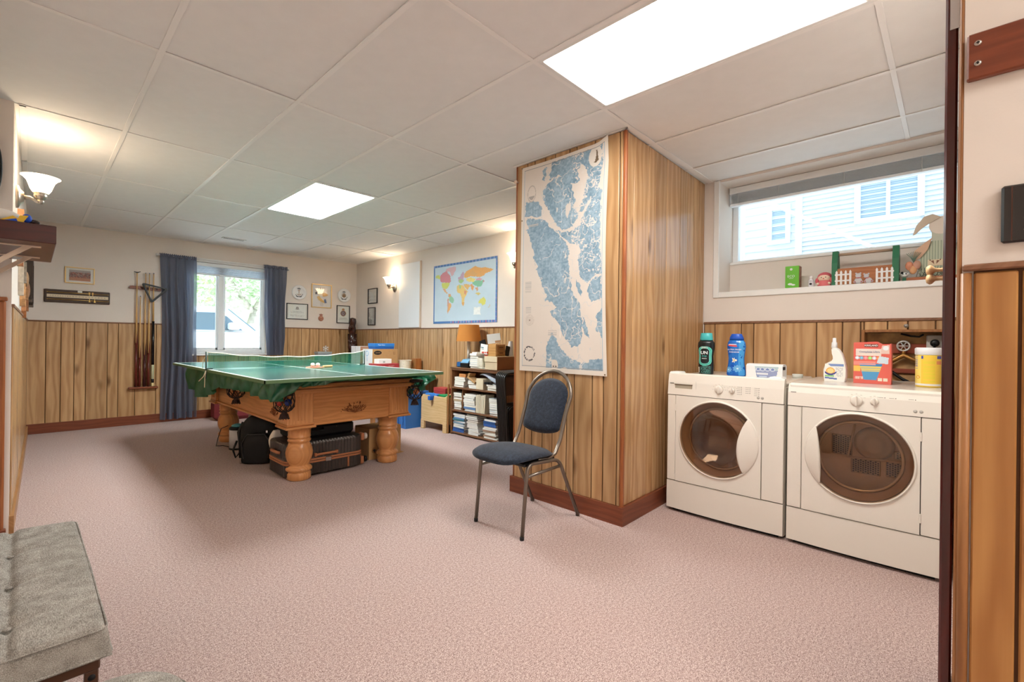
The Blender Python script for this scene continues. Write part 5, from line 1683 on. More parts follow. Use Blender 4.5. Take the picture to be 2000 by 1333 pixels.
solo(q, 'power_cable', BLACK, 'thin black cable hanging from the white tin to the carpet', 'cable', (1.37, 5.42, 0.0))
t = thing('red_bag', 'dark red holdall by the far wall behind the billiard table', 'bag', (2.05, 7.28, 0))
q = M(); q.box(1.72, 2.38, 7.14, 7.42, 0.0, 0.30, 0.05); q.build('body', pm('maroon_canvas', (128, 48, 52), 0.8), t)
q = M(); q.tube([(1.9, 7.13, 0.2), (1.92, 7.12, 0.30), (2.0, 7.14, 0.36), (2.12, 7.14, 0.36), (2.2, 7.12, 0.30), (2.22, 7.13, 0.2)], 0.012, 6); q.build('handle', pm('maroon_dark', (90, 34, 38), 0.8), t)
t = thing('carton', 'grey white lidded carton behind the backpack, blue shirt on top', 'box', (1.78, 5.25, 0))
q = M(); q.box(1.62, 1.94, 5.05, 5.45, 0.0, 0.36, 0.004); q.build('body', pm('carton_grey', (196, 196, 200), 0.7), t)
q = M(); q.box(1.61, 1.95, 5.04, 5.46, 0.36, 0.385, 0.006); q.build('lid', pm('carton_lid', (150, 150, 152), 0.7), t)
q = M(); q.surf(30, 30, lambda u, v: (1.63 + 0.26 * u, 5.06 + 0.24 * v, 0.388 + 0.045 * math.sin(PI * u) * math.sin(PI * v) * (1 + 0.4 * math.sin(14 * u + 3) * math.sin(11 * v)) ))
q.surf(30, 2, lambda u, v: (1.63 + 0.26 * u, 5.06, 0.3876))
t2 = NT('shirt_checks')
co = t2.n('TexCoord', out=3)
ck = t2.n('TexChecker', Vector=co, Color1=lin((40, 72, 150)), Color2=lin((206, 214, 230)), Scale=60.0)
SHIRT = t2.done(t2.n('BsdfPrincipled', Base_Color=ck, Roughness=0.9))
solo(q, 'folded_shirt', SHIRT, 'rumpled blue and white checked shirt on the grey carton under the table', 'shirt', (1.76, 5.18, 0.387))
t = thing('cardboard_box', 'upright brown carton with a dark tree mark beside the right table leg', 'box', (2.33, 4.09, 0))
q = M(); q.box(2.20, 2.46, 3.945, 4.22, 0.0, 0.292, 0.003); q.build('body', CARD, t)
q = M(); q.box(2.20, 2.46, 3.944, 3.946, 0.29, 0.293); q.box(2.325, 2.335, 3.943, 3.9445, 0.0, 0.29); q.build('seam', pm('card_dark', (150, 108, 66), 0.8), t)
q = M(); q.lathe([(0.0, 0), (0.028, 0), (0.028, 0.0008), (0.0, 0.0008)], (2.256, 3.9436, 0.085), 20, 'Y'); q.build('mark_disc', pm('mark_tan', (166, 118, 72), 0.8), t)
q = M()
for a in range(-60, 61, 24):
    q.tube([(2.256, 3.9432, 0.072), (2.256 + 0.02 * math.sin(math.radians(a)), 3.9432, 0.078 + 0.02 * math.cos(math.radians(a)))], 0.003, 5)
q.tube([(2.256, 3.9432, 0.062), (2.256, 3.9432, 0.08)], 0.003, 5); q.build('tree_mark', INK, t)
q = M(); q.box(2.49, 2.58, 4.0, 4.30, 0.0, 0.285, 0.003)
q.prism([(2.585, 0.0), (2.62, 0.004), (2.585, 0.016)], 'Y', 4.0, 4.05)
solo(q, 'cardboard_box', CARD, 'narrow brown carton right behind the right table leg', 'box', (2.535, 4.15, 0))

# ================================================================== boxes by the right wall beyond the table
t = thing('archive_box', 'white box with a corner seam, leftmost of the cartons beyond the tennis top', 'box', (3.5, 6.44, 0.62))
q = M(); q.box(3.353, 3.66, 6.30, 6.58, 0.62, 1.03, 0.003); q.build('body', pm('box_white', (236, 236, 236), 0.7), t)
q = M(); q.box(3.3515, 3.353, 6.437, 6.443, 0.62, 1.028); q.box(3.3515, 3.353, 6.30, 6.58, 0.90, 0.904); q.build('seam', pm('seam_soft', (190, 186, 184), 0.7), t)
q = M(); q.box(3.354, 3.659, 6.2985, 6.30, 0.622, 1.028); q.build('card_end', pm('card_end_brown', (186, 140, 112), 0.8), t)  # shade on the white box's near side, put in as brown colour
t = thing('carton', 'brown and white carton with a black oval mark under the blue game box', 'box', (3.35, 5.73, 0.62))
q = M(); q.box(3.157, 3.542, 5.60, 5.86, 0.62, 1.005, 0.003); q.build('body', CARD, t)
q = M(); q.box(3.1555, 3.1572, 5.602, 5.858, 0.622, 1.004); q.build('white_end', pm('box_white', (236, 236, 236), 0.7), t)
q = M(); q.prism([(3.235 + 0.058 * math.cos(a), 0.955 + 0.028 * math.sin(a)) for a in [k * PI / 12 for k in range(24)]], 'Y', 5.5985, 5.60); q.build('oval_mark', INK, t)
text('oval_lettering', 'CANTER', 0.021, CARD, t, (3.235 - 3.35, 5.598 - 5.73, 0.955 - 0.62), FACE_MY, 0.0002, sx=0.9)
q = M(); q.tube([(3.1548, 5.74 + 0.035 * math.cos(a), 0.945 + 0.032 * math.sin(a)) for a in [k * PI / 8 for k in range(16)]], 0.004, 5, closed=True); q.tube([(3.1548, 5.74, 0.91), (3.1548, 5.735, 0.84)], 0.004, 5); q.build('blue_mark', pm('print_blue', (110, 160, 204), 0.6), t)
q = M(); q.box(3.475, 3.505, 5.5985, 5.60, 0.93, 0.934); q.box(3.475, 3.479, 5.5985, 5.60, 0.93, 0.97); q.box(3.495, 3.499, 5.5985, 5.60, 0.93, 0.97); q.build('handling_mark', pm('card_dark', (150, 108, 66), 0.8), t)
t = thing('game_box', 'flat blue game box lying on the brown and white carton', 'box', (3.35, 5.71, 1.0055))
q = M(); q.box(3.206, 3.497, 5.62, 5.80, 1.0055, 1.05, 0.003); q.build('tray', pm('game_blue', (28, 92, 176), 0.45), t)
q = M(); q.box(3.202, 3.501, 5.616, 5.804, 1.036, 1.082, 0.003); q.build('lid', pm('game_blue_lid', (44, 128, 208), 0.4), t)
text('title', 'Master Game', 0.024, pm('title_white', (226, 234, 244), 0.5), t, (3.30 - 3.35, 5.6155 - 5.71, 1.060 - 1.0055), FACE_MY, 0.0003, sx=0.8)
t = thing('side_bench', 'low wooden side bench carrying the cartons by the right wall', 'bench', (3.5, 5.9, 0))
q = M(); q.box(3.02, 3.93, 5.20, 6.65, 0.59, 0.62, 0.004); q.build('board', wood('bench_pine', (196, 158, 108), (160, 120, 74), 'Y', 0.5, 0.05, 8), t)
for x in (3.06, 3.88):
    for y in (5.40, 6.6):
        q = M(); q.box(x - 0.025, x + 0.025, y - 0.025, y + 0.025, 0, 0.59, 0.004); q.build('leg', OAKTRIM, t)
t = thing('game_box', 'dark red flat box on the side bench in front of the brown carton', 'box', (3.21, 5.39, 0.62))
q = M(); q.box(3.053, 3.372, 5.30, 5.50, 0.62, 0.80, 0.003); q.build('tray', pm('box_red', (158, 56, 60), 0.5), t)
q = M(); q.box(3.049, 3.376, 5.296, 5.504, 0.755, 0.822, 0.003); q.build('lid', pm('box_red_lid', (176, 62, 66), 0.45), t)
text('lettering', 'MONEY', 0.024, pm('title_pink', (226, 180, 170), 0.5), t, (3.26 - 3.21, 5.2955 - 5.39, 0.79 - 0.62), FACE_MY, 0.0003)
t = thing('small_box', 'small white box with a grey smudge standing on the dark red box', 'box', (3.18, 5.38, 0.8225))
q = M(); q.box(3.09, 3.275, 5.32, 5.44, 0.8225, 0.882, 0.002); q.build('body', PAPER, t)
q = M(); q.box(3.15, 3.18, 5.319, 5.32, 0.835, 0.855); q.build('smudge', pm('smudge_grey', (170, 176, 170), 0.7), t)
t = thing('waste_bin', 'tapered cream bin right of the dark red box on the side bench', 'bin', (3.69, 5.64, 0.62))
q = M(); q.surf(32, 6, lambda u, v: (3.69 + (0.070 + 0.020 * v) * math.cos(2 * PI * u), 5.64 + (0.070 + 0.020 * v) * math.sin(2 * PI * u), 0.62 + 0.225 * v), True, True); q.build('bucket', pm('bin_cream', (232, 224, 204), 0.7, var=0.1, vscale=50), t)
q = M(); q.tube([(3.69 + 0.091 * math.cos(a), 5.64 + 0.091 * math.sin(a), 0.843) for a in [k * PI / 14 for k in range(28)]], 0.005, 6, closed=True); q.build('rim', pm('bin_rim', (236, 228, 210), 0.6), t)
t = thing('wooden_box', 'upright warm brown wooden box against the right wall beside the cream bin', 'box', (3.86, 5.60, 0.62))
q = M(); q.box(3.81, 3.91, 5.55, 5.66, 0.62, 0.868, 0.004); q.build('body', wood('box_mahogany', (186, 120, 64), (146, 86, 42), 'Z', 0.4, 0.03, 8), t)
q = M(); q.box(3.806, 3.81, 5.56, 5.65, 0.63, 0.86); q.build('side_board', OAKTRIM, t)

# carved figure in the corner
t = thing('carved_figure', 'dark carved wooden figure standing in the room corner above the cartons', 'sculpture', (3.80, 7.42, 0.0))
DK = wood('ebony_carving', (74, 36, 26), (36, 18, 14), 'Z', 0.22, 0.02, 10, spec=0.6, knots=False)
q = M(); q.lathe([(0.085, 0.0), (0.085, 0.62), (0.075, 0.64)], (3.80, 7.42, 0), 20); q.build('pedestal', pm('pedestal_dark', (60, 40, 32), 0.5), t)
q = M()
def st(u, v):
    a = 2 * PI * u
    kn = [(0, .075), (.08, .078), (.16, .060), (.3, .066), (.42, .080), (.52, .074), (.60, .056), (.66, .050), (.72, .062), (.80, .060), (.86, .054), (.92, .060), (.985, .056), (1.0, .01)]
    r = float(np.interp(v, [k[0] for k in kn], [k[1] for k in kn]))
    r *= 1 + 0.10 * math.sin(3 * a + 8 * v) + 0.08 * math.sin(5 * a) * math.sin(26 * v)
    return (3.80 + r * math.cos(a) * 0.95, 7.42 + r * math.sin(a), 0.64 + 0.86 * v)
q.surf(36, 60, st, True, True); q.build('body', DK, t)
q = M(); q.ball((3.765, 7.375, 1.335), 0.04, 0.8, 0.8, 1.2); q.tube([(3.752, 7.352, 1.35), (3.742, 7.338, 1.325), (3.752, 7.346, 1.318)], 0.008, 6); q.box(3.735, 3.768, 7.335, 7.352, 1.295, 1.303, 0.003)
for s in (-1, 1):
    q.ball((3.760 + 0.014 * s, 7.347 - 0.014 * s, 1.352), 0.006)
q.build('face', DK, t)
for s in (-1, 1):
    q = M(); q.tube([(3.795 + 0.042 * s, 7.415 - 0.042 * s, 1.22), (3.78 + 0.044 * s, 7.38 - 0.044 * s, 1.12), (3.765 + 0.014 * s, 7.35 - 0.014 * s, 1.06)], [0.018, 0.015, 0.012], 8); q.build('arm', DK, t)

# snowflake ornament on a small grey box by the far wall
t = thing('ornament_stand', 'low grey box by the far wall with a white snowflake on it', 'box', (3.29, 7.40, 0))
q = M(); q.box(3.18, 3.40, 7.33, 7.47, 0.0, 0.915, 0.004); q.build('body', pm('grey_card', (150, 156, 160), 0.7), t)
q = M(); q.box(3.175, 3.405, 7.325, 7.475, 0.895, 0.925, 0.004); q.build('lid', pm('grey_card_lid', (176, 182, 186), 0.7), t)
q = M()
for k in range(6):
    a = k * PI / 3
    q.tube([(3.33, 7.40, 0.975), (3.33 + 0.05 * math.sin(a), 7.40, 0.975 + 0.05 * math.cos(a))], 0.006, 6)
    for s in (-1, 1):
        b = a + s * 0.7
        c = (3.33 + 0.028 * math.sin(a), 0.975 + 0.028 * math.cos(a))
        q.tube([(c[0], 7.40, c[1]), (c[0] + 0.018 * math.sin(b), 7.40, c[1] + 0.018 * math.cos(b))], 0.005, 6)
solo(q, 'snowflake', WHITE, 'white snowflake ornament standing on the low grey box', 'ornament', (3.33, 7.40, 0.925))

# ================================================================== recycling bin, toy crate
BLUE = pm('bin_blue', (52, 112, 184), 0.45)
t = thing('recycling_bin', 'blue plastic lidded bin on the carpet beside the pine toy crate', 'bin', (3.46, 5.13, 0))
q = M()
def taper(x0, x1, y0, y1, z0, z1, k):
    cx, cy = (x0 + x1) / 2, (y0 + y1) / 2
    a = [(cx + (x - cx) * k, cy + (y - cy) * k, z0) for x, y in ((x0, y0), (x1, y0), (x1, y1), (x0, y1))]
    b = [(x, y, z1) for x, y in ((x0, y0), (x1, y0), (x1, y1), (x0, y1))]
    return a + b, [(3, 2, 1, 0), (4, 5, 6, 7), (0, 1, 5, 4), (1, 2, 6, 5), (2, 3, 7, 6), (3, 0, 4, 7)]
q.add(*taper(3.28, 3.62, 4.995, 5.34, 0.0, 0.385, 0.9)); q.build('body', BLUE, t)
q = M(); q.box(3.262, 3.638, 4.98, 5.36, 0.375, 0.47, 0.012); q.build('lid', pm('bin_blue_lid', (44, 96, 164), 0.45), t)
q = M()
for y in (5.06, 5.17, 5.28):
    q.add(*taper(3.277, 3.286, y - 0.012, y + 0.012, 0.05, 0.37, 1.0))
q.build('rib', BLUE, t)

PINE = wood('crate_pine', (226, 196, 150), (200, 164, 112), 'Y', 0.5, 0.04, 9)
t = thing('toy_crate', 'pale pine crate with an open lid, full of toys, left of the bookcase', 'crate', (3.62, 4.70, 0))
q = M(); q.box(3.50, 3.52, 4.44, 4.965, 0.10, 0.435, 0.003); q.build('front_board', PINE, t)
q = M(); q.box(3.76, 3.78, 4.44, 4.965, 0.10, 0.47, 0.003); q.build('back_board', PINE, t)
for y in (4.44, 4.945):
    q = M(); q.box(3.52, 3.76, y, y + 0.02, 0.10, 0.435, 0.003); q.build('side_board', PINE, t)
    q = M(); q.box(3.495, 3.525, y - 0.002 if y < 4.5 else y - 0.05, y + 0.072 if y < 4.5 else y + 0.022, 0.0, 0.12, 0.003); q.build('foot', PINE, t)
q = M(); q.box(3.52, 3.76, 4.46, 4.945, 0.11, 0.125); q.build('bottom_board', PINE, t)
q = M(); q.prism([(3.50, 0.438), (3.52, 0.438), (3.74, 0.535), (3.72, 0.535)], 'Y', 4.452, 4.475)
q.build('lid_rail', PINE, t)
TOYG, TOYB = pm('toy_green', (30, 150, 90), 0.4), pm('toy_blue', (60, 130, 210), 0.4)
q = M(); q.box(3.53, 3.64, 4.48, 4.64, 0.34, 0.452, 0.006); q.box(3.526, 3.644, 4.476, 4.644, 0.438, 0.458, 0.006)
solo(q, 'toy_box', TOYG, 'green plastic toy box in the pine crate', 'toy', (3.585, 4.56, 0.34))
q = M(); q.box(3.524, 3.60, 4.68, 4.92, 0.36, 0.455, 0.008); q.prism([(4.66, 0.43), (4.74, 0.47), (4.78, 0.44), (4.72, 0.40)], 'X', 3.522, 3.53)
solo(q, 'toy_tray', TOYB, 'blue and white toy tray at the left in the pine crate', 'toy', (3.56, 4.80, 0.36))
q = M(); q.box(3.44, 3.498, 4.70, 4.745, 0.385, 0.435, 0.004); q.prism([(4.69, 0.44), (4.76, 0.44), (4.745, 0.40), (4.705, 0.39)], 'X', 3.485, 3.498)
solo(q, 'toy_flag', pm('toy_deep_blue', (30, 96, 190), 0.4), 'deep blue toy piece hanging over the front of the pine crate', 'toy', (3.48, 4.72, 0.385))
q = M(); q.box(3.62, 3.75, 4.62, 4.86, 0.13, 0.52, 0.005); q.box(3.616, 3.754, 4.616, 4.864, 0.48, 0.525, 0.004)
solo(q, 'game_box', pm('crate_red', (176, 62, 60), 0.5), 'red box standing at the back of the pine toy crate', 'box', (3.685, 4.74, 0.13))
q = M(); q.box(3.56, 3.68, 4.50, 4.58, 0.0, 0.085, 0.008); solo(q, 'storage_tub', pm('tub_grey_blue', (108, 130, 168), 0.4), 'small grey blue tub on the carpet under the pine crate', 'tub', (3.62, 4.54, 0))
q = M(); q.box(3.80, 3.93, 4.45, 4.66, 0.0, 0.46, 0.004); solo(q, 'cardboard_box', CARD, 'brown carton behind the pine crate against the panelling', 'box', (3.865, 4.55, 0))

# ================================================================== bookcase
CASEW = wood('case_walnut', (150, 100, 62), (110, 70, 42), 'Z', 0.4, 0.03, 9, knots=False)
CASEY = wood('case_walnut_y', (140, 100, 70), (104, 70, 48), 'Y', 0.4, 0.03, 9, knots=False)
KX0, KX1, KY0, KY1 = 3.545, 3.845, 3.525, 4.420
t = thing('bookcase', 'low walnut bookcase packed with stacked books against the right wall', 'bookcase', ((KX0 + KX1) / 2, (KY0 + KY1) / 2, 0))
for y in (KY0, KY1 - 0.02):
    q = M(); q.box(KX0, KX1, y, y + 0.02, 0, 0.80, 0.002); q.build('side_panel', CASEW, t)
SHZ = [0.035, 0.302, 0.575, 0.795]
for z in SHZ:
    q = M(); q.box(KX0 + 0.002, KX1 - 0.012, KY0 + 0.02, KY1 - 0.02, z - 0.02, z, 0.002); q.build('shelf', CASEY, t)
q = M(); q.box(KX0 - 0.006, KX1 + 0.004, KY0 - 0.006, KY1 + 0.006, 0.795, 0.812, 0.003); q.build('top', CASEY, t)
q = M(); q.box(KX1 - 0.012, KX1, KY0 + 0.02, KY1 - 0.02, 0.015, 0.795); q.build('back_panel', CASEW, t)
q = M(); q.box(KX0 - 0.03, KX0 - 0.012, KY1 + 0.006, KY1 + 0.024, 0, 0.60, 0.002); solo(q, 'plank_offcut', OAKTRIM, 'narrow upright wooden offcut leaning at the left end of the bookcase', 'plank', (KX0 - 0.02, KY1 + 0.015, 0))
# a second, slim divider seen on the second shelf
q = M(); q.box(KX0 + 0.02, KX1 - 0.02, 4.215, 4.227, 0.303, 0.554); q.build('divider', CASEW, t)

PAGES = pm('book_pages', (232, 228, 218), 0.85, var=0.05, vscale=160)
COVERS = [(222, 220, 214), (206, 210, 216), (170, 186, 206), (96, 132, 176), (52, 92, 160), (40, 78, 130), (200, 196, 182), (126, 150, 168), (60, 110, 120), (150, 120, 96), (180, 160, 130), (210, 214, 220), (70, 76, 96), (190, 200, 210)]


def book(loc, w, d, h, colr, label, group, rz=0.0, tilt=None, spine_out=False):
    """lying book: w along Y, d along X (page edge to the room), h thick; board + page block"""
    t = thing('book', label, 'book', loc, rz, group)
    if tilt: t.rotation_euler = tilt
    cm = pm('cover_%d_%d_%d' % colr, colr, 0.5)
    b = min(0.0025, h * 0.16)
    q = M()
    q.box(-d / 2, d / 2, -w / 2, w / 2, 0, b); q.box(-d / 2, d / 2, -w / 2, w / 2, h - b, h)
    if spine_out: q.box(-d / 2, -d / 2 + b, -w / 2, w / 2, b, h - b)
    else: q.box(d / 2 - b, d / 2, -w / 2, w / 2, b, h - b)
    q.build('cover', cm, t, local=True)
    q = M(); q.box(-d / 2 + (b if spine_out else 0.003), d / 2 - b, -w / 2 + 0.003, w / 2 - 0.003, b, h - b); q.build('page_block', PAGES, t, local=True)
    return t


ORD = ['lowest', 'second', 'third', 'fourth', 'fifth', 'sixth', 'seventh', 'eighth', 'ninth', 'tenth', 'eleventh', 'twelfth', 'thirteenth', 'fourteenth']
rb = random.Random(21)


def pile(where, x, y, z, hs, w, d, cols, blue=False, jig=0.012, lean=0.0):
    k = 0
    for i, h in enumerate(hs):
        c = COVERS[cols[i % len(cols)]]
        tone = 'pale' if sum(c) > 560 else ('blue' if c[2] > c[0] + 30 else 'dark')
        book((x + rb.uniform(-.006, .006), y + rb.uniform(-jig, jig) + lean * i, z + 0.0004), w + rb.uniform(-0.012, 0.012), d, h, c,
             '%s book, %s from the bottom of the %s' % (tone, ORD[i], where), 'books lying in the bookcase', rb.uniform(-.06, .06),
             spine_out=(sum(c) < 480 and rb.random() < 0.7))
        z += h + 0.0006


X_ = KX0 + 0.095
pile('left pile on the bottom shelf', X_, 4.285, 0.035, [.022, .026, .028, .014, .022, .018, .02, .016, .02, .024], 0.205, 0.15, [4, 4, 3, 0, 7, 2, 8, 3, 13, 13])
pile('middle pile on the bottom shelf', X_, 4.02, 0.035, [.018, .02, .016, .02, .018, .016, .018, .018, .02, .022, .02, .018], 0.19, 0.15, [0, 11, 0, 11, 0, 0, 11, 6, 9, 12, 0, 8], lean=0.003)
pile('right pile on the bottom shelf', X_, 3.745, 0.035, [.016, .02, .014, .022, .018, .02, .02, .026, .03, .022], 0.20, 0.15, [0, 9, 0, 6, 9, 0, 11, 4, 5, 13], jig=0.016)
pile('left pile on the second shelf', X_, 4.322, 0.302, [.026, .022, .024, .026, .022, .03, .024, .022], 0.15, 0.13, [0, 0, 11, 0, 10, 0, 6, 0])
pile('pile beside the divider, second shelf', X_, 4.095, 0.302, [.026, .024, .026, .024, .028, .026, .022, .024], 0.195, 0.15, [7, 3, 0, 11, 0, 13, 0, 0])
pile('right pile on the second shelf', X_, 3.655, 0.302, [.022, .024, .02, .026, .022, .024, .02, .026], 0.20, 0.15, [0, 13, 0, 2, 11, 0, 0, 11])
pile('left pile on the third shelf', X_, 4.295, 0.575, [.022, .048, .022, .024], 0.19, 0.14, [0, 0, 6, 0])
pile('second pile on the third shelf', X_, 4.06, 0.575, [.02, .026, .022, .022], 0.15, 0.13, [11, 0, 6, 0])
pile('right pile on the third shelf', X_, 3.69, 0.575, [.026, .022, .02], 0.22, 0.15, [6, 0, 11])
# upright paperbacks on the second shelf
yy0 = 3.965
for i in range(6):
    w = 0.022
    t = thing('book', '%s from the left of six upright paperbacks on the second shelf' % ['first', 'second', 'third', 'fourth', 'fifth', 'sixth'][i], 'book', (X_ - 0.01, yy0 - 0.025 * i, 0.3025), group='upright paperbacks on the second shelf')
    t.rotation_euler = (math.radians(-1 + 0.9 * i), 0, 0)
    q = M(); q.box(-0.07, 0.07, -w / 2, -w / 2 + 0.0015, 0, 0.205 + 0.006 * (i % 3)); q.box(-0.07, 0.07, w / 2 - 0.0015, w / 2, 0, 0.205 + 0.006 * (i % 3)); q.box(0.0685, 0.07, -w / 2, w / 2, 0, 0.205); q.build('cover', pm('cover_buff_%d' % (i % 3), [(214, 206, 186), (222, 218, 206), (196, 186, 160)][i % 3], 0.6), t, local=True)
    q = M(); q.box(-0.067, 0.0685, -w / 2 + 0.0015, w / 2 - 0.0015, 0.002, 0.203 + 0.006 * (i % 3)); q.build('page_block', pm('pages_warm', (226, 214, 190), 0.85), t, local=True)
# loose things on the third shelf
q = M(); q.box(3.58, 3.72, 4.19, 4.31, 0.694, 0.735, 0.004); solo(q, 'cigar_box', OAKY, 'small warm brown wooden box on the left pile of the third shelf', 'box', (3.65, 4.25, 0.694))
q = M(); q.xf = Matrix.Translation((3.60, 4.06, 0.668)) @ Matrix.Rotation(0.45, 4, 'X'); q.box(-0.05, 0.05, -0.075, 0.075, 0, 0.022, 0.002); q.box(-0.05, 0.05, 0.05, 0.075, 0.02, 0.06, 0.002)
solo(q, 'open_carton', CARD, 'tilted brown open box lid in the middle of the third shelf', 'box', (3.60, 4.06, 0.664))
q = M(); q.box(3.55, 3.68, 3.845, 3.965, 0.5755, 0.70, 0.003); solo(q, 'paper_bundle', pm('manila', (222, 206, 176), 0.8), 'buff paper bundle standing in the middle of the third shelf', 'papers', (3.61, 3.905, 0.5755))
q = M(); q.surf(30, 10, lambda u, v: (3.56 + 0.13 * v, 3.92 - 0.33 * u, 0.742 - 0.09 * u * u + 0.012 * math.sin(7 * u) + 0.014 * math.sin(PI * v)))
q.surf(30, 10, lambda u, v: (3.56 + 0.13 * v, 3.92 - 0.33 * u, 0.735 - 0.10 * u * u + 0.012 * math.sin(7 * u) + 0.002 * math.sin(PI * v)))
solo(q, 'magazine', pm('magazine_cover', (208, 214, 226), 0.3), 'glossy pale blue magazine draped over the right of the third shelf', 'magazine', (3.62, 3.76, 0.65))
q = M(); q.box(3.552, 3.60, 3.765, 3.835, 0.645, 0.665, 0.003); q.box(3.55, 3.56, 3.70, 3.75, 0.645, 0.67, 0.003); solo(q, 'black_clip', BLACK, 'small black clip lying at the front of the third shelf', 'clip', (3.57, 3.77, 0.645))

# ------------------------------------------------ on top of the bookcase
TOPZ = 0.8125
t = thing('table_lamp', 'table lamp with an amber drum shade on the bookcase', 'lamp', (3.745, 4.325, TOPZ))
q = M(); q.lathe([(0.05, 0.0), (0.052, 0.012), (0.03, 0.03), (0.022, 0.05), (0.022, 0.09)], (3.745, 4.325, TOPZ), 20); q.build('foot', pm('lamp_pink', (214, 130, 130), 0.4), t)
q = M(); q.lathe([(0.021, 0.09), (0.020, 0.33)], (3.745, 4.325, TOPZ), 16); q.build('stem', pm('lamp_cream', (226, 216, 200), 0.4), t)
q = M(); q.surf(36, 2, lambda u, v: (3.745 + (0.155 - 0.033 * v) * math.cos(2 * PI * u), 4.325 + (0.155 - 0.033 * v) * math.sin(2 * PI * u), 1.125 + 0.205 * v), True, True); q.surf(36, 2, lambda u, v: (3.745 + (0.152 - 0.033 * v) * math.cos(2 * PI * u), 4.325 + (0.152 - 0.033 * v) * math.sin(2 * PI * u), 1.125 + 0.205 * v), True, True)
q.build('shade', sheer('shade_amber', (214, 146, 78), 0.3), t)
q = M(); q.tube([(3.745, 4.325, 1.14), (3.745, 4.325, 1.30)], 0.004, 6); q.tube([(3.745 - 0.122, 4.325, 1.325), (3.745 + 0.122, 4.325, 1.325)], 0.003, 5); q.build('spider', BRASS, t)

q = M(); q.box(3.60, 3.70, 4.295, 4.385, TOPZ, TOPZ + 0.062, 0.01); solo(q, 'blue_case', pm('case_blue', (34, 92, 148), 0.5), 'small deep blue case at the left end of the bookcase top', 'case', (3.65, 4.34, TOPZ))
t = thing('clock_radio', 'black clock radio with a pale blue lens on the bookcase top', 'radio', (3.63, 4.21, TOPZ))
q = M(); q.box(3.57, 3.69, 4.14, 4.285, TOPZ, TOPZ + 0.055, 0.008); q.build('body', BLACK, t)
q = M(); q.prism([(3.575, TOPZ + 0.055), (3.68, TOPZ + 0.055), (3.67, TOPZ + 0.105), (3.61, TOPZ + 0.095)], 'Y', 4.15, 4.275); q.build('lens', pm('lens_blue', (120, 170, 204), 0.2), t)
pile('pile beside the lamp', 3.655, 4.045, TOPZ, [.02, .024, .022, .026, .024, .02], 0.15, 0.14, [6, 0, 13, 0, 11, 0], jig=0.01)
q = M(); q.box(3.58, 3.72, 4.0, 4.12, 0.957, 0.985, 0.003); q.box(3.60, 3.70, 4.01, 4.10, 0.985, 1.0, 0.003); solo(q, 'white_carton', PAPER, 'small white carton on the pile of books beside the lamp', 'box', (3.65, 4.06, 0.957))
q = M(); q.box(3.56, 3.60, 3.93, 3.965, TOPZ, TOPZ + 0.125, 0.004); q.lathe([(0.022, 0), (0.03, 0.002), (0.034, 0.012), (0.03, 0.022), (0.022, 0.024)], (3.556, 3.90, TOPZ + 0.055), 18, 'X'); q.box(3.56, 3.60, 3.875, 3.935, TOPZ, TOPZ + 0.12, 0.006)
solo(q, 'tape_dispenser', pm('putty_plastic', (216, 208, 190), 0.5), 'putty coloured upright box with a round dial on the bookcase top', 'dispenser', (3.58, 3.91, TOPZ))
q = M(); q.surf(14, 8, lambda u, v: (3.55 + 0.12 * v, 3.90 - 0.14 * u, TOPZ + 0.004 + 0.035 * u * math.sin(PI * v * 0.8) + 0.02 * u)); q.surf(14, 2, lambda u, v: (3.55 + 0.12 * v, 3.90 - 0.14 * u, TOPZ + 0.001))
solo(q, 'loose_papers', PAPER, 'curling loose white papers at the middle of the bookcase top', 'papers', (3.6, 3.83, TOPZ))
q = M(); q.ball((3.73, 4.03, 1.035), 0.045, 1, 1.1, 0.9); q.ball((3.72, 3.99, 1.03), 0.03); solo(q, 'soft_toy', pm('plush_tan', (206, 158, 108), 0.95, var=0.1, vscale=90), 'small tan soft toy behind the stacked books', 'toy', (3.73, 4.02, 0.99))
q = M(); q.xf = Matrix.Translation((3.78, 4.08, 0.985)) @ Matrix.Rotation(-0.25, 4, 'X'); q.box(-0.01, 0.01, -0.05, 0.05, 0, 0.16, 0.003); solo(q, 'black_folder', BLACK, 'black folder leaning behind the tan soft toy', 'folder', (3.78, 4.08, 0.985))
t = thing('note_card', 'white card with dark print standing in front of the drawer box', 'card', (3.60, 3.90, 0.985))
q = M(); q.xf = Matrix.Translation((3.60, 3.895, 0.985)) @ Matrix.Rotation(0.12, 4, 'X'); q.box(-0.006, 0.006, -0.06, 0.06, 0, 0.11, 0.001); q.build('card', PAPER, t)
q = M(); q.xf = Matrix.Translation((3.60, 3.895, 0.985)) @ Matrix.Rotation(0.12, 4, 'X'); q.box(-0.0075, -0.006, 0.005, 0.05, 0.065, 0.075); q.box(-0.0075, -0.006, 0.0, 0.04, 0.05, 0.056); q.build('print', pm('print_teal', (60, 110, 120), 0.6), t)
q = M()
for a in (-0.5, -0.1, 0.3, 0.6):
    q.tube([(3.62, 3.86, 0.94), (3.60, 3.87 + 0.07 * a, 1.0)], 0.004, 5)
    q.ball((3.60, 3.87 + 0.07 * a, 1.0), 0.013)
solo(q, 'red_flowers', pm('petal_red', (206, 80, 60), 0.7), 'small bunch of red paper flowers below the white card', 'flowers', (3.61, 3.87, 0.94))
q = M(); q.lathe([(0.022, 0.0), (0.026, 0.05), (0.02, 0.128)], (3.62, 3.86, TOPZ), 14); solo(q, 'bud_vase', pm('vase_green', (80, 130, 100), 0.3), 'narrow green vase holding the red paper flowers', 'vase', (3.62, 3.86, TOPZ))
t = thing('cardboard_box', 'lidded buff carton with its shaded end coloured brown at the right of the bookcase top', 'box', (3.68, 3.70, TOPZ))
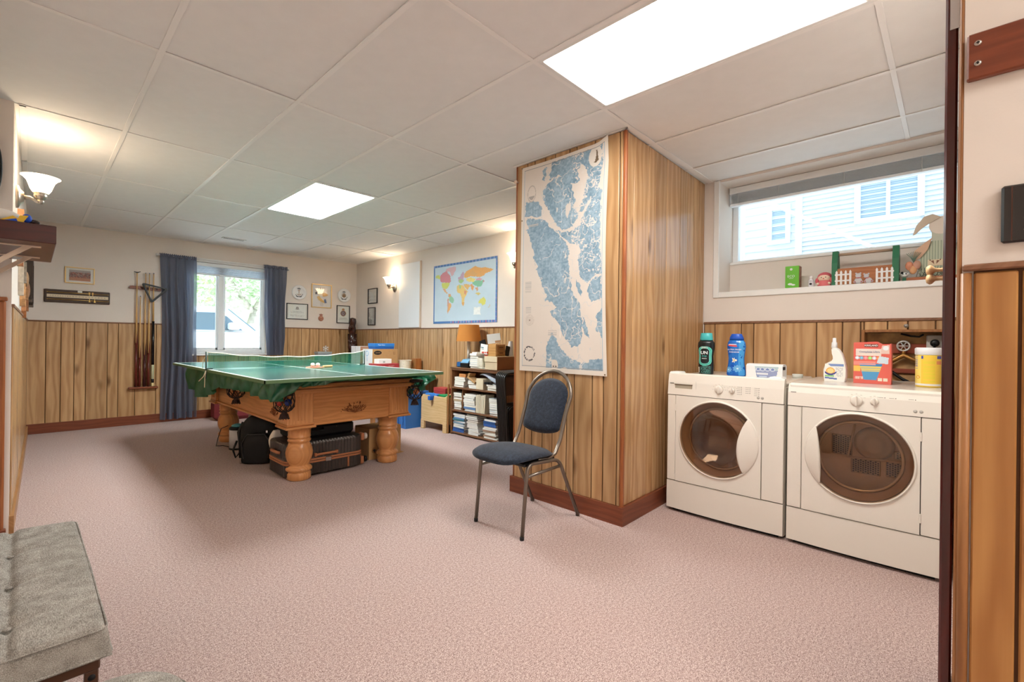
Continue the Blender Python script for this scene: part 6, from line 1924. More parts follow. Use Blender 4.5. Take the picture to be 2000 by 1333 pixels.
q = M(); q.box(3.53, 3.83, 3.602, 3.80, TOPZ, TOPZ + 0.145, 0.003); q.build('body', pm('buff_board', (206, 186, 154), 0.8), t)
q = M(); q.box(3.523, 3.837, 3.60, 3.806, TOPZ + 0.085, TOPZ + 0.15, 0.003); q.build('lid', pm('buff_board_lid', (214, 196, 164), 0.8), t)
q = M(); q.box(3.526, 3.834, 3.597, 3.601, TOPZ + 0.002, TOPZ + 0.146); q.build('end_panel', pm('card_brown_dark', (164, 110, 70), 0.8), t)  # same buff carton; the shade on this side is painted as darker brown
t = thing('drawer_box', 'small pine box of two drawers on the buff carton', 'box', (3.625, 3.70, 0.963))
q = M(); q.box(3.55, 3.70, 3.645, 3.77, 0.963, 1.10, 0.004); q.build('carcass', wood('drawer_pine', (214, 164, 104), (180, 128, 72), 'Y', 0.4, 0.03, 9), t)
for z in (0.975, 1.037):
    q = M(); q.box(3.56, 3.69, 3.638, 3.648, z, z + 0.055, 0.003); d = q.build('drawer', wood('drawer_pine_front', (206, 150, 92), (172, 116, 62), 'X', 0.4, 0.03, 9), t)
    q = M(); q.box(3.595, 3.655, 3.633, 3.639, z + 0.022, z + 0.030, 0.002); q.build('slot_pull', pm('slot_dark', (110, 68, 36), 0.7), d)
t = thing('greeting_card', 'large white card standing tilted on top of the drawer box', 'card', (3.60, 3.72, 1.1005))
GM = Matrix.Translation((3.60, 3.72, 1.1005)) @ Matrix.Rotation(math.radians(42), 4, 'Z') @ Matrix.Rotation(-0.13, 4, 'X')
q = M(); q.xf = GM; q.box(-0.005, 0.005, -0.075, 0.075, 0.008, 0.115, 0.001); q.build('card', PAPER, t)
q = M(); q.xf = GM; q.box(-0.0065, -0.005, -0.074, -0.01, 0.012, 0.036); q.build('picture', pm('card_tan', (196, 150, 110), 0.7), t)
q = M(); q.xf = Matrix.Translation((3.735, 3.66, 0.9635)) @ Matrix.Rotation(0.2, 4, 'Y'); q.box(-0.03, 0.03, -0.008, 0.008, 0, 0.115, 0.003); solo(q, 'photo_frame', BLACK, 'small black photo frame leaning at the right end of the buff carton', 'frame', (3.735, 3.66, 0.9635))
q = M(); q.surf(16, 10, lambda u, v: (3.80 + 0.045 * math.cos(2 * PI * u) * (1 - 0.5 * v) + 0.02 * v, 3.68 + 0.05 * math.sin(2 * PI * u) * (1 - 0.6 * v), 0.9635 + 0.17 * v), True, True); solo(q, 'plastic_bag', pm('bag_clear', (220, 214, 210), 0.35), 'crumpled clear plastic bag on the buff carton beside the pier', 'bag', (3.80, 3.68, 0.9635))

# ------------------------------------------------ folded chairs leaning in a stack by the pier
FCH = pm('folding_black', (22, 20, 20), 0.3, spec=0.6)
FBR = pm('folding_pad_brown', (84, 62, 48), 0.6)


def folding_chair():
    t = thing('folding_chair', '', 'chair', (0, 0, 0), 0, 'folded chairs leaning between bookcase and pier')
    # local: X thickness direction (towards the room is -X), Y across, Z up
    hoop = []
    w = 0.20
    hoop += [(0, -w, z) for z in (0.0, 0.3, 0.60)] + [(0, -w + 0.07 - 0.07 * math.cos(a), 0.76 + 0.07 * math.sin(a)) for a in [k * PI / 10 for k in range(0, 6)]]
    hoop += [(0, w - 0.07 + 0.07 * math.cos(a), 0.76 + 0.07 * math.sin(a)) for a in [k * PI / 10 for k in range(5, -1, -1)]] + [(0, w, z) for z in (0.60, 0.3, 0.0)]
    q = M(); q.tube(hoop, 0.011, 8); q.build('front_frame', FCH, t, local=True)
    q = M(); q.tube([(0.012, -w + 0.03, 0.50), (0.012, -w + 0.03, 0.02)], 0.010, 8); q.tube([(0.012, w - 0.03, 0.50), (0.012, w - 0.03, 0.02)], 0.010, 8); q.tube([(0.012, -w + 0.03, 0.12), (0.012, w - 0.03, 0.12)], 0.008, 8); q.build('rear_frame', FCH, t, local=True)
    q = M(); q.surf(14, 8, lambda u, v: (-0.004 - 0.010 * math.sin(PI * u), -w + 0.012 + (2 * w - 0.024) * u, 0.62 + 0.17 * v)); q.surf(14, 8, lambda u, v: (0.004 - 0.008 * math.sin(PI * u), -w + 0.012 + (2 * w - 0.024) * u, 0.62 + 0.17 * v)); q.build('backrest', FBR, t, local=True)
    q = M(); q.prism([(-w + 0.03 + y, 0.33 + z) for y, z in [(p[0] + 0.17, p[1]) for p in rrect(0.33, 0.36, 0.05, 5)]], 'X', -0.008, 0.006); q.build('seat', FCH, t, local=True)
    return t


fc = folding_chair()
FL = ['foremost', 'second', 'third', 'fourth', 'fifth', 'rearmost']
for i in range(6):
    o = fc if i == 0 else copy_tree(fc)
    yc = 2.98 + 0.047 * i
    o.location = (3.285 + 0.025 * i, yc, 0.0)
    o.rotation_euler = (0, math.radians(5), PI / 2)
    o['label'] = '%s of the black folding chairs stacked between bookcase and pier' % FL[i]

# ================================================================== the blue padded chair
STEEL = pm('chair_bronze_steel', (128, 118, 108), 0.32, 0.75)
NAVY = NT('navy_upholstery')
co = NAVY.n('TexCoord', out=3)
n1 = NAVY.n('TexNoise', Vector=co, Scale=420.0, Detail=1.0)
n2 = NAVY.n('TexNoise', Vector=co, Scale=60.0, Detail=2.0)
cc = NAVY.ramp(NAVY.math('ADD', NAVY.math('MULTIPLY', n1, 0.7), NAVY.math('MULTIPLY', n2, 0.3)), [(0.35, lin((10, 15, 26))), (0.55, lin((28, 38, 56))), (0.7, lin((60, 72, 92)))])
NAVY = NAVY.done(NAVY.n('BsdfPrincipled', Base_Color=cc, Roughness=0.9, Sheen_Weight=0.12, Normal=NAVY.bump(n1, 0.4, 0.003)))
t = thing('padded_chair', 'navy blue padded chair with a bronze steel frame in front of the pier', 'chair', (2.18, 1.96, 0))


def bend(pts, r, n=5):
    out = [Vector(pts[0])]
    for i in range(1, len(pts) - 1):
        p, a, b = Vector(pts[i]), Vector(pts[i - 1]), Vector(pts[i + 1])
        u, v = (a - p).normalized(), (b - p).normalized()
        for j in range(n + 1):
            s = j / n
            out.append((p + u * r) * (1 - s) ** 2 + p * 2 * s * (1 - s) + (p + v * r) * s ** 2)
    out.append(Vector(pts[-1]))
    return out


for y, nm in ((1.765, 'right'), (2.157, 'left')):
    yy_ = y
    q = M(); q.tube(bend([(1.945, yy_, 0.004), (1.985, yy_, 0.425), (2.275, yy_, 0.405), (2.482, yy_ - 0.004, 0.004)], 0.055), 0.0115, 10); q.build('leg_frame', STEEL, t)
    q = M(); q.tube([(1.978, yy_, 0.352), (2.30, yy_, 0.362)], 0.009, 8); q.build('stretcher', STEEL, t)
    for x in (1.945, 2.482):
        q = M(); q.cyl((x, yy_, 0.0), 0.0128, 0.02, 10); q.build('foot_cap', BLACK, t)
# back hoop
def bx(z):
    return 2.265 + 0.205 * max(0, (z - 0.40)) / 0.55
hoop = [(2.10, 1.79, 0.425), (2.20, 1.785, 0.418), (2.262, 1.783, 0.44)]
hoop += [(bx(z), 1.783 - 0.004 * math.sin(z * 5), z) for z in (0.52, 0.60, 0.68)]
for k in range(1, 14):
    a = PI * k / 14
    hoop.append((bx(0.74 + 0.195 * math.sin(a)), 1.96 - 0.190 * math.cos(a), 0.74 + 0.195 * math.sin(a)))
hoop += [(bx(z), 2.137, z) for z in (0.68, 0.60, 0.52)]
hoop += [(2.262, 2.137, 0.44), (2.20, 2.135, 0.418), (2.10, 2.13, 0.425)]
q = M(); q.tube(hoop, 0.0115, 10); q.build('back_hoop', STEEL, t)
# back pad (tombstone outline)
ol = []
for k in range(0, 25):
    a = PI * k / 24
    ol.append((0.163 * math.cos(a), 0.085 + 0.120 * math.sin(a)))
for k in range(0, 13):
    a = PI + PI * k / 12
    x = 0.158 * math.cos(a)
    ol.append((math.copysign(min(0.158, abs(x) * 1.08), x) if abs(x) > 1e-3 else 0, -0.115 + 0.055 * math.sin(a)))
q = M()
tiltm = Matrix.Translation((bx(0.72) - 0.012, 1.96, 0.695)) @ Matrix.Rotation(math.atan2(0.205, 0.55), 4, 'Y') @ Matrix(((0, 0, -1, 0), (-1, 0, 0, 0), (0, 1, 0, 0), (0, 0, 0, 1)))
q.xf = tiltm
q.pad(ol, 0.030, 0.022, edge=0.55, rings=9)
q.build('back_pad', NAVY, t)
# seat pad
ol = []
for k in range(40):
    a = 2 * PI * k / 40
    ca, sa = math.cos(a), math.sin(a)
    e = 0.62
    ol.append((math.copysign(abs(ca) ** e, ca) * 0.215, math.copysign(abs(sa) ** e, sa) * (0.222 - 0.022 * ca)))
q = M()
vs0 = M(); vs0.pad(ol, 0.026, 0.026, edge=0.6, rings=9, crown=0.012)
def drop(p):
    x, y, z = p
    f = max(0, (-x - 0.09) / 0.125)
    return (2.075 + x, 1.96 + y, 0.458 + z - 0.035 * f * f - 0.02 * max(0, x) / 0.2)
q.add([drop(p) for p in vs0.v], vs0.f, True)
q.build('seat_pad', NAVY, t)
q = M(); q.box(1.97, 2.25, 1.775, 2.145, 0.405, 0.428, 0.006); q.build('seat_pan', BLACK, t)

# ================================================================== washer and dryer
ENAM = pm('appliance_enamel', (234, 228, 218), 0.22, spec=0.5, coat=0.3)
ENAMG = pm('appliance_grey', (186, 182, 174), 0.5)
SEAM = pm('seam_dark', (70, 58, 50), 0.8)
SMOKE = thin_glass('smoked_door_glass', (238, 216, 194), 0.05)
DRUM = pm('drum_steel', (226, 208, 184), 0.5, 0.1)
RINGM = pm('door_ring_bronze', (160, 132, 106), 0.3, 0.2)


def plate_with_hole(q, x0, x1, y0, y1, z0, z1, cy, cz, ry, rz, n=64):
    """front panel (thickness x0..x1) with an elliptical opening"""
    rect, ell = [], []
    for k in range(n):
        a = 2 * PI * k / n
        ca, sa = math.cos(a), math.sin(a)
        ell.append((cy + ry * ca, cz + rz * sa))
        t = 1e9
        if ca > 1e-9: t = min(t, (y1 - cy) / ca)
        if ca < -1e-9: t = min(t, (y0 - cy) / ca)
        if sa > 1e-9: t = min(t, (z1 - cz) / sa)
        if sa < -1e-9: t = min(t, (z0 - cz) / sa)
        rect.append((cy + t * ca, cz + t * sa))
    # pull the nearest samples onto the exact corners
    for c in ((y0, z0), (y0, z1), (y1, z0), (y1, z1)):
        i = min(range(n), key=lambda k: (rect[k][0] - c[0]) ** 2 + (rect[k][1] - c[1]) ** 2)
        rect[i] = c
    vs = [(x0, y, z) for y, z in rect] + [(x0, y, z) for y, z in ell] + [(x1, y, z) for y, z in rect] + [(x1, y, z) for y, z in ell]
    fs = []
    for i in range(n):
        j = (i + 1) % n
        fs += [(i, j, n + j, n + i), (2 * n + i, 3 * n + i, 3 * n + j, 2 * n + j), (i, 2 * n + i, 2 * n + j, j), (n + i, n + j, 3 * n + j, 3 * n + i)]
    q.add(vs, fs)


def machine(name, label, y0, y1, cyd, kind):
    """front-loading machine, front at X = 3.02 facing -X; y0 is its right edge in the picture"""
    x0, xb, top = 3.02, 3.79, 0.915
    t = thing(name, label, 'washing machine' if kind == 'washer' else 'dryer', ((x0 + xb) / 2, (y0 + y1) / 2, 0))
    w = y1 - y0
    q = M()
    q.box(x0 + 0.03, xb, y0, y0 + 0.012, 0.012, top - 0.03, 0.003); q.box(x0 + 0.03, xb, y1 - 0.012, y1, 0.012, top - 0.03, 0.003); q.box(xb - 0.012, xb, y0 + 0.012, y1 - 0.012, 0.012, top - 0.03)
    q.box(x0 + 0.05, xb - 0.012, y0 + 0.012, y1 - 0.012, 0.012, 0.03)
    q.build('cabinet', ENAM, t)
    # top lid
    q = M(); q.box(x0 + 0.012, xb, y0 + 0.001, y1 - 0.001, top - 0.035, top, 0.012); q.build('top_panel', ENAM, t)
    # control panel, leaning back slightly
    cp = [(x0 - 0.004, 0.788), (x0 + 0.06, 0.788), (x0 + 0.06, top - 0.036), (x0 + 0.022, top - 0.036 if kind == 'dryer' else top + 0.006), (x0 + 0.012, top - 0.038 if kind == 'dryer' else top + 0.004), (x0 + 0.001, 0.865)]
    if kind == 'washer':
        cp = [(x0 - 0.004, 0.788), (x0 + 0.055, 0.788), (x0 + 0.055, top + 0.018), (x0 + 0.026, top + 0.018), (x0 + 0.014, top + 0.010), (x0 + 0.004, 0.872)]
    else:
        cp = [(x0 - 0.004, 0.788), (x0 + 0.055, 0.788), (x0 + 0.055, top - 0.004), (x0 + 0.03, top - 0.004), (x0 + 0.014, top - 0.018), (x0 + 0.001, 0.862)]
    q = M(); q.prism(cp, 'Y', y0 + 0.002, y1 - 0.002); cpan = q.build('control_panel', ENAM, t)
    if kind == 'washer':
        for y in (y1 - 0.03, y0 + 0.06):
            q = M(); q.box(x0 + 0.018, x0 + 0.12, y - 0.045, y + 0.03, top + 0.002, top + 0.026, 0.008); q.build('top_cap', WHITE, t)
    # lower panel (kick drawer), bowed outwards a little
    q = M()
    def low(u, v):
        return (x0 - 0.002 - 0.012 * math.sin(PI * u), y0 + 0.001 + (w - 0.002) * u, 0.022 + (0.205 - 0.022) * v)
    q.surf(24, 6, low, True)
    q.box(x0 + 0.003, x0 + 0.04, y0 + 0.001, y1 - 0.001, 0.022, 0.205)
    q.build('lower_panel', ENAM, t)
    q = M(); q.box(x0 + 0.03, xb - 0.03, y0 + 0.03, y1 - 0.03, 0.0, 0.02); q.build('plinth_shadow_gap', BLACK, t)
    # middle: left strip, door panel, right strip
    s0, s1 = (y1 - 0.058, y0 + 0.118) if kind == 'washer' else (y1 - 0.072, y0 + 0.085)
    zc = 0.522 if kind == 'washer' else 0.540
    q = M(); q.box(x0 - 0.001, x0 + 0.04, s0 + 0.0018, y1 - 0.001, 0.209, 0.784, 0.003); q.build('side_strip', ENAM, t)
    q = M(); q.box(x0 - 0.001, x0 + 0.04, y0 + 0.001, s1 - 0.0018, 0.209, 0.784, 0.003); q.build('side_strip', ENAM, t)
    q = M(); q.box(x0 + 0.02, x0 + 0.03, y0 + 0.004, y1 - 0.004, 0.2, 0.214); q.box(x0 + 0.02, x0 + 0.03, y0 + 0.004, y1 - 0.004, 0.780, 0.79); q.box(x0 + 0.02, x0 + 0.03, s0 - 0.004, s0 + 0.004, 0.21, 0.785); q.box(x0 + 0.02, x0 + 0.03, s1 - 0.004, s1 + 0.004, 0.21, 0.785); q.build('seam_shadow', SEAM, t)
    R = 0.236 if kind == 'washer' else 0.228
    q = M(); plate_with_hole(q, x0 - 0.002, x0 + 0.03, s1 + 0.0018, s0 - 0.0018, 0.209, 0.784, cyd, zc, R, R); door = q.build('door', ENAM, t)
    q = M(); q.surf(64, 5, lambda u, v: (x0 - 0.002 - 0.010 * math.sin(PI * v), cyd + (R + 0.012 - 0.014 * v) * math.cos(2 * PI * u), zc + (R + 0.012 - 0.014 * v) * math.sin(2 * PI * u)), True, True); q.build('door_lip', ENAM, door)
    # glass bowl
    q = M(); q.surf(56, 8, lambda u, v: (x0 - 0.010 + 0.006 * (1 - v) - 0.012 * (1 - v * v), cyd + R * v * math.cos(2 * PI * u), zc + R * v * math.sin(2 * PI * u)), True, True); q.build('door_glass', SMOKE, door)
    # handle crescent
    s = -1 if kind == 'washer' else 1       # washer handle on the picture's right (lower Y)
    a0 = 40 if kind == 'washer' else 38
    outer = [(math.cos(math.radians(a)), math.sin(math.radians(a))) for a in np.linspace(-a0 - 8, a0, 18)]
    mid = (0.55, -0.06) if kind == 'washer' else (0.70, 0.0)
    p0, p2 = outer[-1], outer[0]
    c1 = (2 * mid[0] - 0.5 * (p0[0] + p2[0]), 2 * mid[1] - 0.5 * (p0[1] + p2[1]))
    inner = [((1 - k) ** 2 * p0[0] + 2 * k * (1 - k) * c1[0] + k * k * p2[0], (1 - k) ** 2 * p0[1] + 2 * k * (1 - k) * c1[1] + k * k * p2[1]) for k in np.linspace(0, 1, 18)]
    q = M()
    rows = 8
    def cres(u, v):
        i = u * 17; a = min(16, int(i)); f = i - a
        o = (outer[a][0] + (outer[a + 1][0] - outer[a][0]) * f, outer[a][1] + (outer[a + 1][1] - outer[a][1]) * f)
        b = 17 - i; k = max(0, min(16, int(b))); g = b - k
        n = (inner[k][0] + (inner[k + 1][0] - inner[k][0]) * g, inner[k][1] + (inner[k + 1][1] - inner[k][1]) * g)
        p = (o[0] + (n[0] - o[0]) * v, o[1] + (n[1] - o[1]) * v)
        lift = 0.030 * math.sin(PI * u) ** 0.6 * v ** 0.8
        return (x0 - 0.012 - lift, cyd + s * p[0] * R * 1.02, zc + p[1] * R * 1.02)
    q.surf(36, rows, cres, True)
    q.surf(36, 2, lambda u, v: (cres(u, 1)[0] * (1 - v) + (x0 - 0.008) * v, cres(u, 1)[1], cres(u, 1)[2]), True)
    q.build('door_handle', ENAM, door)
    # inner ring, gasket and drum
    q = M(); q.surf(56, 4, lambda u, v: (x0 + 0.012 + 0.05 * v, cyd + (R - 0.004 - 0.036 * v) * math.cos(2 * PI * u), zc + (R - 0.004 - 0.036 * v) * math.sin(2 * PI * u)), True, True); q.build('inner_ring', RINGM, door)
    q = M(); q.tube([(x0 + 0.055, cyd + (R - 0.045) * math.cos(a), zc + (R - 0.045) * math.sin(a)) for a in [k * PI / 24 for k in range(48)]], 0.008, 8, closed=True); q.build('gasket', pm('gasket_brass_grey', (176, 160, 132), 0.3, 0.6), door)
    dd = 0.30
    q = M(); q.surf(48, 6, lambda u, v: (x0 + 0.06 + dd * v, cyd + (R - 0.035 + 0.06 * v) * math.cos(2 * PI * u), zc + (R - 0.035 + 0.06 * v) * math.sin(2 * PI * u)), True, True)
    q.surf(48, 3, lambda u, v: (x0 + 0.06 + dd, cyd + (R + 0.025) * v * math.cos(2 * PI * u), zc + (R + 0.025) * v * math.sin(2 * PI * u)), True, True)
    dr = q.build('drum', DRUM, t)
    if kind == 'dryer':
        xs_ = x0 + 0.06 + dd - 0.006
        q = M(); q.lathe([(0.085, 0.0), (0.095, -0.012), (0.075, -0.03), (0.06, -0.02), (0.045, -0.034), (0.0, -0.036)], (xs_, cyd - 0.037, zc + 0.030), 28, 'X'); q.build('vent_cone', pm('vent_beige', (190, 172, 148), 0.4), dr)
        HO = pm('perforation', (40, 30, 24), 0.9)
        for (ya, yb, za, zb) in ((0.065, 0.165, -0.06, 0.06), (-0.066, 0.072, -0.156, -0.068), (-0.165, -0.090, -0.15, -0.06), (-0.175, -0.125, -0.045, 0.0)):
            q = M(); q.box(xs_ - 0.004, xs_ + 0.002, cyd + ya, cyd + yb, zc + za, zc + zb, 0.003); pl = q.build('vent_plate', pm('vent_plate', (176, 158, 134), 0.4, 0.3), dr)
            q = M()
            nn = 0
            yk = ya + 0.01
            while yk < yb - 0.006:
                zk = za + 0.01 + (0.006 if nn % 2 else 0)
                while zk < zb - 0.008:
                    q.box(xs_ - 0.0052, xs_ - 0.0038, cyd + yk - 0.004, cyd + yk + 0.004, zc + zk - 0.004, zc + zk + 0.004)
                    zk += 0.0125
                yk += 0.0115; nn += 1
            o = q.build('vent_holes', HO, dr); o['kind'] = 'stuff'
        q = M(); q.tube([(xs_ - 0.02, cyd + 0.052, zc + 0.13), (xs_ - 0.02, cyd + 0.085, zc - 0.07)], 0.006, 6); q.tube([(xs_ - 0.02, cyd + 0.085, zc - 0.065), (xs_ - 0.02, cyd - 0.19, zc - 0.052)], 0.006, 6); q.build('drum_rib', DRUM, dr)
    else:
        for k in range(3):
            a = 2 * PI * k / 3 + 0.5
            q = M(); q.tube([(x0 + 0.08, cyd + (R - 0.03) * math.cos(a), zc + (R - 0.03) * math.sin(a)), (x0 + 0.45, cyd + (R - 0.03) * math.cos(a), zc + (R - 0.03) * math.sin(a))], 0.022, 8); q.build('drum_paddle', DRUM, dr)
        q = M(); q.surf(48, 8, lambda u, v: (x0 + 0.04 + 0.10 * (1 - v * v), cyd + (R - 0.05) * v * math.cos(2 * PI * u), zc + (R - 0.05) * v * math.sin(2 * PI * u)), True, True); q.build('inner_bowl', thin_glass('bowl_glass', (196, 176, 156), 0.08), door)
    # hinges
    hy = s0 if kind == 'washer' else s1
    for z in ((0.70, 0.235) if kind == 'washer' else (0.69, 0.29)):
        q = M(); q.box(x0 - 0.005, x0 + 0.01, hy - 0.004, hy + 0.004, z - 0.022, z + 0.022, 0.002); q.build('hinge', ENAM, door)
    # knobs, slots and marks on the panel
    def on_panel(z):
        return x0 - 0.002 + (z - 0.788) * 0.08
    for (dy, z, r) in ((0.311, 0.843, 0.026), (0.39, 0.845, 0.017)) if kind == 'washer' else ((0.310, 0.842, 0.028), (0.385, 0.845, 0.019)):
        y = y1 - dy - (0.028 if kind == 'washer' else 0.01)
        q = M(); q.lathe([(r, 0.0), (r * 0.94, -0.010), (r * 0.7, -0.014), (0.0, -0.014)], (on_panel(z), y, z), 24, 'X')
        q.box(on_panel(z) - 0.026, on_panel(z) - 0.010, y - 0.0045, y + 0.0045, z - r * 0.95, z + r * 0.95, 0.003); k = q.build('knob', ENAM, cpan)
        q = M()
        for j in range(9):
            a = math.radians(-30 + 30 * j)
            q.box(on_panel(z) - 0.0015, on_panel(z), y + (r + 0.012) * math.cos(a) - 0.004, y + (r + 0.012) * math.cos(a) + 0.004, z + (r + 0.008) * math.sin(a) - 0.001, z + (r + 0.008) * math.sin(a) + 0.001)
        q.build('dial_marks', ENAMG, cpan)
    if kind == 'washer':
        q = M(); q.box(on_panel(0.85) - 0.004, on_panel(0.85) + 0.01, y1 - 0.168, y1 - 0.052, 0.832, 0.858); q.build('drawer_recess', pm('recess_shade', (176, 168, 150), 0.6), cpan)
        q = M(); q.box(on_panel(0.85) - 0.009, on_panel(0.85), y1 - 0.17, y1 - 0.05, 0.8565, 0.861, 0.001); q.build('drawer_lip', pm('recess_dark', (120, 108, 92), 0.6), cpan)
        q = M(); q.box(on_panel(0.84) - 0.0022, on_panel(0.84), y1 - 0.193, y1 - 0.192, 0.795, 0.885); q.build('panel_line', ENAMG, cpan)
    q = M(); q.box(on_panel(0.85) - 0.003, on_panel(0.85), y1 - 0.043, y1 - 0.016, 0.862, 0.866); q.build('name_bar', pm('name_grey', (110, 106, 100), 0.5), cpan)
    q = M()
    for cx_, rows_ in ((0.452 if kind == 'washer' else 0.437, 5), (0.50 if kind == 'washer' else 0.48, 4), (0.55 if kind == 'washer' else 0.555, 5)):
        for j in range(rows_):
            y = y1 - cx_ - (0.02 if kind == 'washer' else 0); z = 0.868 - 0.011 * j
            q.box(on_panel(z) - 0.0022, on_panel(z) + 0.001, y - 0.002, y + 0.002, z - 0.002, z + 0.002)
            q.box(on_panel(z) - 0.0018, on_panel(z) + 0.001, y + 0.006, y + 0.026, z - 0.0008, z + 0.0008)
    q.build('indicator_marks', pm('mark_grey', (120, 114, 108), 0.6), cpan)
    for j in range(2):
        y = y0 + (0.115 if kind == 'washer' else 0.085) + 0.022 * j; z = 0.812
        q = M(); q.lathe([(0.008, 0.0), (0.008, -0.003), (0.0, -0.004)], (on_panel(z), y, z), 14, 'X'); q.build('push_button', ENAMG, cpan)
    return t


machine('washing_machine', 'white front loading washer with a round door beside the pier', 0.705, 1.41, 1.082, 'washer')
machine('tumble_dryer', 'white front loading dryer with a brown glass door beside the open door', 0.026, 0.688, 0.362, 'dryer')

# ------------------------------------------------ on the machines
MT = 0.9155
def squeeze(t, prof, sx, sy, n=32):
    q = M()
    q.lathe(prof, (0, 0, 0), n, 'Z', True, sx, sy)
    return q


t = thing('scent_bottle', 'black scent bead bottle with a teal cap on the washer', 'bottle', (3.36, 1.283, MT))
q = M(); q.lathe([(0.040, 0.0), (0.044, 0.006), (0.046, 0.06), (0.043, 0.13), (0.047, 0.17), (0.051, 0.20), (0.049, 0.225), (0.038, 0.245)], (0, 0, 0), 32, 'Z', True, 0.62, 1.0); q.build('body', pm('bottle_black', (22, 30, 34), 0.25), t, local=True)
q = M(); q.lathe([(0.037, 0.243), (0.039, 0.248), (0.034, 0.292), (0.030, 0.295), (0.0, 0.295)], (0, 0, 0), 32, 'Z', True, 0.68, 1.0); q.build('cap', pm('cap_teal', (72, 186, 190), 0.35), t, local=True)


def lab(kind):
    def c(u, v):
        a = np.zeros((len(u), 3)); a[:] = (24, 32, 36)
        if kind == 'un':
            x, y = (u - 0.5) * 0.072, (v - 0.56) * 0.2
            def cap(r): return (np.hypot(x, np.maximum(0, np.abs(y) - 0.030)) < r)
            a[cap(0.032)] = (96, 206, 190); a[cap(0.026)] = (24, 60, 60); a[cap(0.024)] = (110, 214, 200); a[cap(0.019)] = (20, 30, 36)
            a[(v > 0.80) & (v < 0.86) & (np.abs(u - 0.5) < 0.2) & (np.sin(u * 90) > -0.3)] = (190, 200, 200)
            lo = (v < 0.24) & (np.abs(u - 0.55) < 0.3) & ((v * 40) % 1 < 0.5) & (vnoise(u * 30, np.floor(v * 40), 3) > 0.35)
            a[lo] = (110, 190, 180)
            a[(v < 0.20) & (v > 0.02) & (u < 0.16)] = (210, 206, 196)
        else:
            n = fbm(u * 5, v * 9, 2)
            a[:] = (26, 104, 196)
            a += np.outer(n - 0.5, (40, 80, 60))
            a[(u > 0.66) & (n > 0.4)] = (70, 160, 226)
            for (cx, cy, r) in ((0.62, 0.20, 0.23), (0.18, 0.16, 0.2)):
                d = np.hypot(u - cx, (v - cy) * 2.1); th = np.arctan2((v - cy) * 2.1, u - cx)
                k = d < r * (0.86 + 0.14 * np.sin(th * 9)); a[k] = (120, 190, 232)
                a[k & (np.sin(th * 11 + d * 60) > 0.3)] = (70, 140, 210); a[d < r * 0.2] = (200, 230, 244)
            d = np.hypot(u - 0.45, (v - 0.44) * 1.9); th = np.arctan2((v - 0.44), u - 0.45)
            a[d < 0.15 * (0.7 + 0.3 * np.cos(th * 5))] = (226, 232, 220)
            a[d < 0.05] = (224, 196, 130)
            a[(np.abs(u - 0.36) < 0.22) & (np.abs(v - 0.86 + 0.06 * (u - 0.36)) < 0.02)] = (222, 80, 72)
            a[(np.abs(u - 0.36) < 0.2) & (np.abs(v - 0.895) < 0.012)] = (226, 230, 236)
        return np.clip(a, 0, 255)
    return c


def curved(t, name, prof, sx, w0, z0, z1, nu, nv, col, mat=None):
    """printed label wrapped on the room side (-X) of a lathe body flattened by sx"""
    rr = lambda z: np.interp(z, [p[1] for p in prof], [p[0] for p in prof])
    def pos(u, v):
        z = z0 + (z1 - z0) * v
        r = rr(z) + 0.0008
        th = (u - 0.5) * 2 * w0
        return (-r * sx * np.cos(th) - 0.0004, -r * np.sin(th), z)
    return print_sheet(name, mat or printed('print_gloss', 0.25, 0.3), nu, nv, pos, col, t)


P1 = [(0.040, 0.0), (0.044, 0.006), (0.046, 0.06), (0.043, 0.13), (0.047, 0.17), (0.051, 0.20), (0.049, 0.225), (0.038, 0.245)]
curved(t, 'label', P1, 0.62, 1.15, 0.006, 0.228, 56, 120, lab('un'))
WH = pm('letter_white', (236, 240, 240), 0.5)
text('lettering', 'UN', 0.030, WH, t, (-0.0315, 0.001, 0.153), FACE_MX, 0.0006, bold=0.0006)
text('lettering', 'stop', 0.017, pm('letter_teal', (90, 200, 190), 0.5), t, (-0.0305, 0.001, 0.131), FACE_MX, 0.0006)
text('lettering', 'FRESH', 0.0105, WH, t, (-0.030, 0.001, 0.112), FACE_MX, 0.0006)

for o in t.children: o.scale = (o.scale[0] * 1.15, o.scale[1] * 1.16, 1.0) if o.name[:9] != 'lettering' else (1.15, 1.05, 1); o.location.x *= 1.16
t = thing('scent_bottle', 'waisted blue scent bead bottle with printed flowers on the washer', 'bottle', (3.36, 1.078, MT))
P2 = [(0.046, 0.0), (0.050, 0.006), (0.050, 0.03), (0.043, 0.085), (0.041, 0.12), (0.046, 0.17), (0.049, 0.20), (0.046, 0.228), (0.036, 0.248)]
q = M(); q.lathe(P2, (0, 0, 0), 32, 'Z', True, 0.6, 1.0); q.build('body', pm('bottle_blue', (30, 110, 200), 0.25), t, local=True)
q = M(); q.lathe([(0.038, 0.246), (0.037, 0.262), (0.028, 0.284), (0.026, 0.288), (0.0, 0.289)], (0, 0, 0), 32, 'Z', True, 0.62, 1.0); q.build('cap', pm('cap_blue', (24, 84, 190), 0.3), t, local=True)
curved(t, 'label', P2, 0.6, 1.25, 0.004, 0.24, 60, 130, lab('blue'))
text('lettering', 'ULTRA FRESH', 0.0125, WH, t, (-0.0295, 0.004, 0.180), FACE_MX, 0.0006, sx=0.95)
text('lettering', 'PARADISE', 0.0125, WH, t, (-0.0290, 0.004, 0.163), FACE_MX, 0.0006, sx=0.95)

